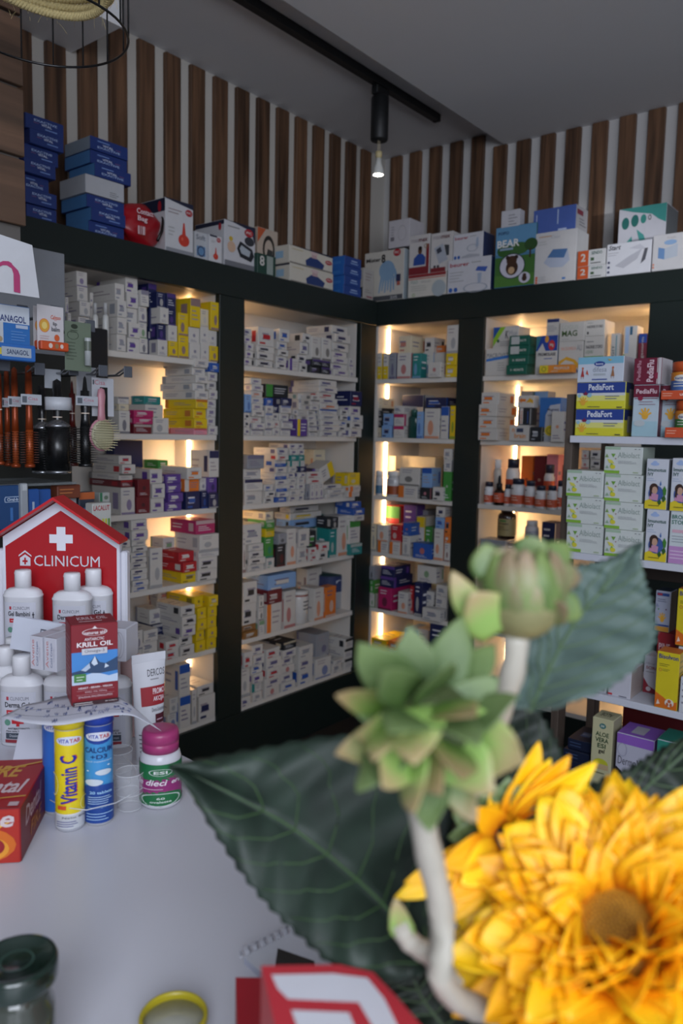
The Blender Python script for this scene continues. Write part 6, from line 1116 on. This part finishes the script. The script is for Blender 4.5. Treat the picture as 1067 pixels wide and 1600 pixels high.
# ---- pendant lamp cage, top left
P = CAM+ray(66, 44)*1.38; r = .148
t = thing('pendant_lamp', 'black wire cage pendant lamp with a thick coil of hemp rope', 'lamp', P)
BW = mat('0d0e10', .35, metal=.3, coat=.4); mb = MB(); ring = lambda R, z, n=64: [(R*math.cos(6.2832*i/n), R*math.sin(6.2832*i/n), z) for i in range(n)]
mb.tube(ring(r, 0), .0022, BW, closed=True); mb.tube(ring(r*.55, .34), .0022, BW, closed=True)
for k in range(16):
    a = 6.2832*(k+.3)/16; c, s = math.cos(a), math.sin(a); mb.tube([(r*c, r*s, 0), (r*1.0*c, r*s, .22), (r*.55*c, r*.55*s, .34)], .0016, BW, n=6)
mb.build('cage', t)
RP = mat('d6c48c', .8, var=.25, scale=160, bump=.6); mb = MB()
for zz, R0 in ((.078, .110), (.092, .121), (.108, .127), (.124, .118), (.138, .126)):
    for ph in range(3):
        pts = []
        for i in range(220):
            a = 6.2832*i/220; q_ = a*36+ph*2.094; pts.append(((R0+.0045*math.cos(q_))*math.cos(a), (R0+.0045*math.cos(q_))*math.sin(a), zz+.0045*math.sin(q_)+.006*math.sin(a*2+zz*60)))
        mb.tube(pts, .0042, RP, n=6, closed=True)
RR = random.Random(5)
for k in range(160):
    a = RR.uniform(0, 6.28); R0 = .125; z = RR.uniform(.07, .12); d = Vector((RR.uniform(-1, 1), RR.uniform(-1, 1), RR.uniform(-1.2, .3)))*.016
    p = Vector((R0*math.cos(a), R0*math.sin(a), z)); mb.tube([p, p+d*.5, p+d+Vector((0, 0, -.004))], .0003, RP, n=3)
mb.build('rope_coil', t)
mb = MB(); mb.tube([(0, 0, .33), (0, 0, .76)], .004, BW, n=8); mb.lathe([(0, .25), (.022, .25), (.022, .33), (0, .335)], BW, 20, cap=False)
for k in range(4):
    a = 1.5708*k; mb.tube([(0, 0, .33), (r*.55*math.cos(a), r*.55*math.sin(a), .34)], .0015, BW, n=5)
    mb.tube([(0.0, 0, .31), (.12*math.cos(a), .12*math.sin(a), .124)], .0012, BW, n=5)
mb.build('cord', t)
# ------------------------------------------------------------------ artificial sunflowers close to the camera
def D(px, py, d): return at_d(px, py, d)
def leaf_mat(c0, c1, veins=True, rough=.55, sheen=0):
    m = bpy.data.materials.new('leaf_cloth'); m.use_nodes = True; nt = m.node_tree; b = nt.nodes['Principled BSDF']
    b.inputs['Roughness'].default_value = rough; b.inputs['Specular IOR Level'].default_value = .45
    tc = nt.nodes.new('ShaderNodeTexCoord'); n = nt.nodes.new('ShaderNodeTexNoise'); n.inputs['Scale'].default_value = 28; n.inputs['Detail'].default_value = 5
    r = nt.nodes.new('ShaderNodeValToRGB'); r.color_ramp.elements[0].position = .3; r.color_ramp.elements[1].position = .75
    r.color_ramp.elements[0].color = rgb(c0)+(1,); r.color_ramp.elements[1].color = rgb(c1)+(1,)
    w = nt.nodes.new('ShaderNodeTexNoise'); w.inputs['Scale'].default_value = 900
    bp = nt.nodes.new('ShaderNodeBump'); bp.inputs['Strength'].default_value = .25; bp.inputs['Distance'].default_value = .0006
    nt.links.new(tc.outputs['Object'], n.inputs['Vector']); nt.links.new(n.outputs['Fac'], r.inputs[0]); nt.links.new(r.outputs[0], b.inputs['Base Color'])
    nt.links.new(tc.outputs['Object'], w.inputs['Vector']); nt.links.new(w.outputs['Fac'], bp.inputs['Height']); nt.links.new(bp.outputs[0], b.inputs['Normal'])
    return m
def two_tone(c_base, c_tip, pos0=.35, pos1=.9, trans=.0, rough=.5):
    """colour runs from the root to the tip of a petal or sepal (its dye), read from the mesh's own UV"""
    m = bpy.data.materials.new('dyed_cloth'); m.use_nodes = True; nt = m.node_tree; b = nt.nodes['Principled BSDF']; b.inputs['Roughness'].default_value = rough
    uv = nt.nodes.new('ShaderNodeUVMap'); sx_ = nt.nodes.new('ShaderNodeSeparateXYZ'); n = nt.nodes.new('ShaderNodeTexNoise'); n.inputs['Scale'].default_value = 6
    mth = nt.nodes.new('ShaderNodeMath'); mth.operation = 'MULTIPLY_ADD'; mth.inputs[1].default_value = .35; 
    r = nt.nodes.new('ShaderNodeValToRGB'); r.color_ramp.elements[0].position = pos0+.17; r.color_ramp.elements[1].position = pos1+.17
    r.color_ramp.elements[0].color = rgb(c_base)+(1,); r.color_ramp.elements[1].color = rgb(c_tip)+(1,)
    nt.links.new(uv.outputs[0], sx_.inputs[0]); nt.links.new(uv.outputs[0], n.inputs['Vector']); nt.links.new(n.outputs['Fac'], mth.inputs[0]); nt.links.new(sx_.outputs[1], mth.inputs[2])
    nt.links.new(mth.outputs[0], r.inputs[0]); nt.links.new(r.outputs[0], b.inputs['Base Color'])
    b.inputs['Subsurface Weight'].default_value = trans; b.inputs['Subsurface Radius'].default_value = (.01, .006, .002)
    return m
def mesh_uv(name, vs, fs, uvs, m, parent=None, thick=.0004, smooth=True):
    me = bpy.data.meshes.new(name); me.from_pydata([tuple(v) for v in vs], [], fs); me.materials.append(m)
    ul = me.uv_layers.new(name='UVMap')
    for lp in me.loops: ul.data[lp.index].uv = uvs[lp.vertex_index]
    me.polygons.foreach_set('use_smooth', [smooth]*len(me.polygons)); me.update()
    o = bpy.data.objects.new(name, me); COL.objects.link(o)
    if parent: o.parent = parent; o.location = -parent.location
    md = o.modifiers.new('thickness', 'SOLIDIFY'); md.thickness = thick
    return o
def big_leaf(name, mid, A, B, m, vm, parent, serr=.02, nl=60, nw=10, bulge=.01, lab=None, veins=7):
    """mid, A, B: root-to-tip rows of world points for the rib and the two edges"""
    def ev(L, u):
        q = ipl([tuple(p) for p in L], u); return Vector(q)
    vs = []; uvs = []; grid = {}
    nrm = (A[len(A)//2]-mid[len(mid)//2]).cross(mid[-1]-mid[0]); nrm.normalize()
    if nrm.dot(CAM-mid[0]) < 0: nrm = -nrm
    for i in range(nl+1):
        u = i/nl; c = ev(mid, u)
        for sgn, E_ in ((-1, A), (1, B)):
            e = ev(E_, u); w = (e-c)
            tooth = 1+serr*((i % 3)/2-.5)*2*(1 if 0 < i < nl else 0)*(.06/max(.02, w.length)) if w.length > .004 else 1
            for j in range(nw+1):
                if j == 0 and sgn == 1: continue
                t_ = j/nw; k = tooth if j == nw else 1
                h = bulge*math.sin(math.pi*t_)*(.6+.4*math.sin(9*u)) + .0022*math.sin(u*veins*6.283+t_*4)*t_*(1-t_)*4
                grid[(i, sgn*j)] = len(vs); vs.append(c+w*t_*k+nrm*h); uvs.append((sgn*t_, u))
    fs = []
    for i in range(nl):
        for j in range(-nw, nw): fs.append((grid[(i, j)], grid[(i, j+1)], grid[(i+1, j+1)], grid[(i+1, j)]))
    o = mesh_uv(name, vs, fs, uvs, m, parent, .0005)
    if lab: o['label'] = lab
    mb = MB(); P = lambda i, j: vs[grid[(i, j)]]-parent.location+nrm*.0009
    mb.tube([P(i, 0) for i in range(0, nl+1, 2)], [.0010*(1-.7*i/nl)+.0002 for i in range(0, nl+1, 2)], vm, n=6)
    for k in range(veins):
        i0 = int(nl*(.02+.8*k/veins))
        for s in (-1, 1):
            pts = []
            for j in range(nw):
                i = min(nl-1, i0+int(j*1.1+.12*j*j*.5)); pts.append(P(i, s*j))
            mb.tube(pts, [.00045*(1-.8*q/len(pts))+.0001 for q in range(len(pts))], vm, n=5)
    v = mb.build('vein', o); v.location = parent.location if False else (0, 0, 0); v.location = parent.location
    return o
def blade(root, tip, side, width, up, curl, m, name, parent, n=12, nw=4, cup=.25, thick=.0004, point=.8, wave=0, seed=0):
    """petal or sepal: from root to tip, curving along 'up', cupped across"""
    root, tip = Vector(root), Vector(tip); ax = tip-root; L = ax.length; s = Vector(side).normalized(); up = Vector(up).normalized()
    vs = []; uvs = []; R = random.Random(seed); p1, p2 = R.uniform(0, 6), R.uniform(-.25, .25)
    for i in range(n+1):
        u = i/n; c = root+ax*u+up*(curl*L*math.sin(math.pi*u*.9)*(.8))
        w = width*.5*(math.sin(math.pi*min(1, u*.5+.22+.0*u))**1.0)*(1-u**(2.6*point+.6))**.8*1.25+width*.02
        for j in range(-nw, nw+1):
            t = j/nw
            vs.append(c+s*(w*t+p2*w*u*.3)+up*(w*cup*(t*t)+wave*w*math.sin(p1+u*7+t*2))); uvs.append((t*.5+seed % 13, u))
    k = 2*nw+1; fs = [(i*k+j, i*k+j+1, (i+1)*k+j+1, (i+1)*k+j) for i in range(n) for j in range(2*nw)]
    if name is None: return vs, fs, uvs
    return mesh_uv(name, vs, fs, uvs, m, parent, thick)
GS = two_tone('3a5424', '66794a', .1, .85, .12); GS2 = two_tone('55742e', '8e7a54', .3, .95, .12); GS3 = two_tone('86a656', 'a08f64', .4, 1.0, .15)
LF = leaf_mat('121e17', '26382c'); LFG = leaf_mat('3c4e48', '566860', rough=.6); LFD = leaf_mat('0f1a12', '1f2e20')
VN = mat('3c5830', .6); VND = mat('4d6244', .6)
ST = mat('a8a396', .5, var=.15, scale=60, bump=.3)
GBASE = Vector((-2.80, -2.24, 1.0002))
# vase standing on the counter below the frame carries the stems
t = thing('flower_vase', 'dark ceramic vase holding the artificial sunflowers, just below the picture', 'vase', GBASE)
mb = MB(); mb.lathe([(0, 0), (.035, 0), (.042, .01), (.045, .05), (.036, .10), (.030, .125), (.033, .135), (.031, .135), (.027, .125), (0, .12)], mat('22302a', .3, coat=.3), 40, cap=False); mb.build('vessel', t)
def stem(name, pts, r, parent, m=ST, n=12):
    P_ = [tuple(p) for p in pts]; mb = MB(); q = [Vector(ipl(P_, i/24)) - parent.location for i in range(25)]
    rr = [r*(1+.06*math.sin(i*1.7)) for i in range(25)]; mb.tube(q, rr, m, n=n); return mb.build(name, parent)
VT = GBASE+Vector((0, 0, .10))
# ---- the open flower
FC = D(968, 1462, .40)
fl = thing('sunflower', 'large yellow artificial sunflower filling the lower right corner', 'flower', FC)
nF = (CAM-FC).normalized(); nF = (nF+UP*.72+RT*-.15).normalized()
eX = UP.cross(nF).normalized(); eY = nF.cross(eX)
PY = [two_tone('dc8206', 'f6bc08', .0, .5, .3), two_tone('d87404', 'f2ae06', .0, .55, .3), two_tone('e29208', 'fbcb14', .0, .45, .3)]
PR = random.Random(11)
kpx = .40/FPX
layers = [(300, 15, .12, -.10, 24), (275, 15, .30, -.02, 24), (245, 22, .5, .0, 22), (205, 30, .75, .04, 20)]
cnt = 0
for li, (Rpx, r0, lift, curl, N) in enumerate(layers):
    for k in range(N):
        a = 6.2832*(k+.5*(li % 2)+PR.uniform(-.3, .3))/N; L = Rpx*kpx*PR.uniform(.86, 1.06)
        d = eX*math.cos(a)+eY*math.sin(a); z0 = -.012+.006*li
        root = FC+d*(.014+.003*li)+nF*z0; tip = FC+d*L+nF*(z0+L*lift*.55+PR.uniform(-.006, .006))
        side = nF.cross(d)+nF*PR.uniform(-.35, .35)
        blade(root, tip, side, .026*PR.uniform(.8, 1.15), nF, curl+PR.uniform(-.03, .1), PY[PR.randrange(3)], 'petal', fl, n=9, nw=3, cup=PR.uniform(.1, .55), wave=.08, seed=cnt); cnt += 1
# inner ruff of short petals: too many to count
VV, FF, UU = [], [], []
for k in range(210):
    q = PR.random(); a = PR.uniform(0, 6.2832); rad = (72+108*q)*kpx; L = kpx*PR.uniform(48, 85); d = eX*math.cos(a)+eY*math.sin(a)
    root = FC+d*rad*.72+nF*(.004); dirv = (d*(.55+.7*q)+nF*(.95-.5*q)+Vector((PR.uniform(-.25, .25), PR.uniform(-.25, .25), PR.uniform(-.25, .25)))).normalized()
    tip = FC+d*rad+nF*(.012+.02*(1-q)*0+.012)+dirv*L*.7
    v, f, u = blade(root, tip, nF.cross(d)+nF*PR.uniform(-.5, .5), .02*PR.uniform(.7, 1.2), d*-1+nF*.4, PR.uniform(-.1, .3), None, None, None, n=6, nw=2, cup=PR.uniform(.2, .8), wave=.1, seed=k)
    b0 = len(VV); VV += [x-FC for x in v]; FF += [tuple(b0+i for i in g) for g in f]; UU += u
o = mesh_uv('inner_petals', VV, FF, UU, two_tone('d86404', 'f8b408', .0, .6, .3), None, .0004); o.parent = fl; o['kind'] = 'stuff'
mb = MB(); vs = []
M_ = Matrix((tuple(eX), tuple(eY), tuple(nF))).transposed().to_4x4()
mb.lathe([(0, .0), (.026, .0), (.026, .008), (.020, .014), (.010, .0165), (0, .017)], mat('b07c16', .7, var=.3, scale=300, bump=.6), 32, M=M_, cap=False)
RRR = random.Random(2)
for k in range(260):
    a = k*2.39996; rr = .019*math.sqrt(k/260); z = .0165-.005*(rr/.019)**2; p = M_ @ Vector((rr*math.cos(a), rr*math.sin(a), z)); mb.tube([p-nF*.001, p+nF*.0018], .0008, mat('7c5210', .7), n=4)
mb.build('flower_disk', fl).location = (0, 0, -.0) 
stem('stem', [VT, VT+Vector((.005, .01, .08)), FC-nF*.05, FC-nF*.012], .006, fl)
for k in range(18):
    a = 6.2832*k/18; d = eX*math.cos(a)+eY*math.sin(a); blade(FC-nF*.014+d*.01, FC-nF*.02+d*.055, nF.cross(d), .02, -nF, .05, GS, 'sepal', fl, n=7, nw=2, cup=.2, seed=k)
# ---- loose yellow petals behind: a second flower facing away
F2c = D(790, 1300, .445)
f2 = thing('sunflower', 'second yellow sunflower behind the first, only petals peeping out around the bud', 'flower', F2c)
n2 = (FW*.75+UP*.25-RT*.2).normalized(); e1 = UP.cross(n2).normalized(); e2 = n2.cross(e1); cnt = 0
PT2 = [(842, 1158, 22), (890, 1180, 24), (932, 1190, 26), (905, 1225, 24), (935, 1240, 24), (860, 1185, 22), (780, 1250, 20), (745, 1262, 22), (616, 1402, 22), (632, 1378, 20), (700, 1405, 26), (720, 1380, 24), (690, 1440, 24), (820, 1200, 24), (875, 1215, 24), (770, 1228, 22), (690, 1350, 22)]
for (tx, ty, w_) in PT2:
    tip = D(tx, ty, .415 if tx < 760 else .44); root = F2c+(tip-F2c)*.2; d = (tip-F2c).normalized()
    blade(root, tip, FW.cross(d)+FW*.3, w_*.47/FPX*1.7, -FW, .06, PY[cnt % 3], 'petal', f2, n=10, nw=3, cup=.35, seed=cnt+40); cnt += 1
for k in range(16):
    a = 6.2832*k/16; d = RT*math.cos(a)+UP*math.sin(a); blade(F2c+FW*.004, F2c+d*.034-FW*.006, FW.cross(d), .02, -FW, .1, GS, 'sepal', f2, n=7, nw=2, cup=.2, seed=k+77)
stem('stem', [VT, VT+Vector((0, .02, .06)), F2c-UP*.05, F2c], .005, f2)
# ---- large open bud in the middle
BC = D(668, 1135, .335)
b2 = thing('sunflower_bud', 'large blurred green bud with spreading sepals in the centre foreground', 'flower bud', BC)
mb = MB(); r = .021
M_ = Matrix.Identity(4); mb.lathe([(0, -r)]+[(r*math.cos(a), r*math.sin(a)*.95) for a in [(-80+20*i)*math.pi/180 for i in range(9)]]+[(0, r)], mat('3a4622', .6, var=.35, scale=90, bump=.5), 28, cap=False); mb.build('bud_core', b2)
S = [ # root px, tip px, depth of tip, width px, kind
 ((640,1090),(562,1008,.325),62,0), ((655,1080),(640,982,.335),56,0), ((690,1080),(722,968,.35),58,0), ((620,1110),(528,1088,.32),40,1), ((615,1130),(548,1100,.33),40,0),
 ((615,1150),(527,1178,.325),44,1), ((620,1160),(560,1235,.31),60,0), ((640,1165),(598,1228,.30),56,2), ((625,1120),(585,1190,.30),58,2), ((650,1100),(648,1195,.292),70,2), ((640,1170),(648,1268,.305),72,2),
 ((665,1180),(672,1296,.315),56,0), ((690,1180),(742,1282,.325),46,1), ((700,1170),(770,1235,.31),64,2), ((700,1140),(806,1088,.325),64,0), ((700,1120),(775,1062,.34),56,0), ((710,1150),(815,1190,.315),84,2),
 ((690,1140),(720,1215,.293),70,1), ((680,1100),(742,1120,.295),62,1), ((670,1085),(700,1040,.30),56,0), ((640,1090),(600,1050,.30),54,0), ((660,1110),(610,1145,.288),60,0), ((690,1110),(745,1165,.29),60,0),
 ((700,1160),(755,1208,.34),50,2), ((650,1150),(690,1240,.297),60,1), ((620,1130),(560,1150,.318),46,2), ((700,1090),(770,1010,.36),50,0), ((630,1095),(590,1015,.35),54,0)]
for i, ((rx, ry), (tx, ty, td), w_, kd) in enumerate(S):
    root = D(rx, ry, .335-.012*(1 if td < .315 else 0)); tip = D(tx, ty, td); d = (tip-root).normalized(); out = ((root+tip)/2-BC).normalized()
    side = d.cross(out)
    if side.length < .2: side = d.cross(FW)
    blade(root, tip, side, w_*.33/FPX*1.25, out, .16, (GS, GS2, GS3)[kd], 'sepal', b2, n=12, nw=4, cup=-.3, thick=.0006, point=.45, wave=.2, seed=i*3+1)
stem('stem', [VT+Vector((-.004, 0, 0)), D(712, 1560, .37), D(690, 1420, .36), D(662, 1290, .345), D(660, 1180, .336)], .0062, b2)
# small side shoot left of the stem
sh = thing('sunflower_bud', 'small pale side shoot with a yellow-green tip left of the white stem', 'flower bud', D(640, 1450, .38))
stem('stem', [D(712, 1545, .375), D(680, 1500, .38), D(640, 1470, .38), D(624, 1440, .38)], .005, sh)
for i, (tx, ty, w_) in enumerate(((618, 1402, 30), (632, 1425, 26), (612, 1432, 24))): blade(D(632, 1468, .38), D(tx, ty, .378), RT, w_*.38/FPX, -FW, .1, GS3, 'sepal', sh, n=8, nw=3, cup=.3, seed=i+9)
# ---- closed bud upper right
B1 = D(815, 930, .37)
b1 = thing('sunflower_bud', 'smaller closed green bud with pointed sepals, upper one, before the right cabinet', 'flower bud', B1)
rb = 66*.37/FPX
mb = MB(); ax = Matrix.Identity(4); mb.lathe([(0, -rb*1.05)]+[(rb*math.cos(a), rb*1.05*math.sin(a)) for a in [(-80+16*i)*math.pi/180 for i in range(10)]]+[(rb*.4, rb*1.1), (0, rb*1.1)], mat('7d7a52', .6, var=.3, scale=80, bump=.4), 32, cap=False); mb.build('bud_core', b1)
for k in range(26):
    a = 6.2832*k/13+(.24 if k > 12 else 0); lat = -.85 if k <= 12 else -.35
    d = RT*math.cos(a)+FW*math.sin(a); root = B1+d*rb*math.cos(lat)*.98+UP*rb*math.sin(lat)
    tip = B1+d*rb*(.75 if k <= 12 else .55)*1.12+UP*rb*(.75 if k <= 12 else 1.15)
    blade(root, tip, UP.cross(d), rb*.72, d, .26, two_tone('7f8f58', 'a08a70', .2, .9) if k == 0 else b1_m if k else None, 'sepal', b1, n=9, nw=3, cup=-.3, thick=.0006, seed=k+5) if False else None
m1, m2, m3 = two_tone('5c7440', '7d6c52', .1, .8, .1), two_tone('70864c', '8f7c64', .2, .9, .12), two_tone('4a6430', '687a42', .1, .8, .1)
for k in range(26):
    a = 6.2832*k/13+(.24 if k > 12 else 0); lat = -.85 if k <= 12 else -.35
    d = RT*math.cos(a)+FW*math.sin(a); root = B1+d*rb*math.cos(lat)*.98+UP*rb*math.sin(lat)
    tip = B1+d*rb*(.85 if k <= 12 else .62)+UP*rb*(.7 if k <= 12 else 1.15)
    blade(root, tip, UP.cross(d), rb*.62, d, .26, (m1, m2, m3)[k % 3], 'sepal', b1, n=9, nw=3, cup=-.35, thick=.0006, seed=k+5)
for i, (rx, ry, tx, ty, td, w_, mm) in enumerate([(758,985,708,892,.36,34,GS3),(765,900,760,850,.365,46,m3),(815,870,852,848,.36,44,m3),(855,885,888,852,.37,40,m3),(870,900,905,905,.37,36,m1),(775,990,738,925,.35,60,GS3),(850,960,885,945,.35,40,m1),(790,880,800,856,.36,40,m2),(870,940,905,965,.365,36,m3)]):
    root = D(rx, ry, .362); tip = D(tx, ty, td); d = (tip-root).normalized(); blade(root, tip, d.cross(FW), w_*.37/FPX*1.2, ((root+tip)/2-B1).normalized(), .12, mm, 'sepal', b1, n=10, nw=3, cup=-.3, thick=.0006, seed=i+60)
stem('stem', [VT+Vector((.006, .006, 0)), D(735, 1480, .49), D(735, 1350, .475), D(745, 1220, .44), D(780, 1110, .39), D(801, 1045, .374), D(806, 990, .37)], .0062, b1)
# ---- leaves, each a part of the stem it grows on
def pts(L): return [D(*p) for p in L]
big_leaf('leaf', pts([(672,1508,.43),(610,1425,.455),(540,1358,.475),(455,1292,.49),(370,1245,.50),(276,1196,.50)]),
 pts([(700,1470,.42),(706,1340,.45),(690,1215,.475),(560,1150,.495),(400,1170,.505),(278,1194,.50)]),
 pts([(650,1530,.425),(560,1535,.425),(475,1470,.44),(398,1392,.46),(335,1300,.48),(275,1198,.50)]), LF, VN, f2, bulge=.012, lab='large dark green serrated leaf reaching over the counter')
big_leaf('leaf', pts([(826,1112,.40),(850,1060,.42),(880,1000,.44),(915,950,.455),(955,905,.465),(992,852,.47)]),
 pts([(790,1105,.39),(800,1010,.42),(840,930,.445),(885,888,.46),(945,875,.468),(990,850,.47)]),
 pts([(870,1105,.39),(960,1070,.41),(1020,1010,.43),(1022,955,.445),(1008,905,.458),(994,854,.47)]), LFG, VND, b1, bulge=.006, lab='grey-green leaf pointing up beside the closed bud')
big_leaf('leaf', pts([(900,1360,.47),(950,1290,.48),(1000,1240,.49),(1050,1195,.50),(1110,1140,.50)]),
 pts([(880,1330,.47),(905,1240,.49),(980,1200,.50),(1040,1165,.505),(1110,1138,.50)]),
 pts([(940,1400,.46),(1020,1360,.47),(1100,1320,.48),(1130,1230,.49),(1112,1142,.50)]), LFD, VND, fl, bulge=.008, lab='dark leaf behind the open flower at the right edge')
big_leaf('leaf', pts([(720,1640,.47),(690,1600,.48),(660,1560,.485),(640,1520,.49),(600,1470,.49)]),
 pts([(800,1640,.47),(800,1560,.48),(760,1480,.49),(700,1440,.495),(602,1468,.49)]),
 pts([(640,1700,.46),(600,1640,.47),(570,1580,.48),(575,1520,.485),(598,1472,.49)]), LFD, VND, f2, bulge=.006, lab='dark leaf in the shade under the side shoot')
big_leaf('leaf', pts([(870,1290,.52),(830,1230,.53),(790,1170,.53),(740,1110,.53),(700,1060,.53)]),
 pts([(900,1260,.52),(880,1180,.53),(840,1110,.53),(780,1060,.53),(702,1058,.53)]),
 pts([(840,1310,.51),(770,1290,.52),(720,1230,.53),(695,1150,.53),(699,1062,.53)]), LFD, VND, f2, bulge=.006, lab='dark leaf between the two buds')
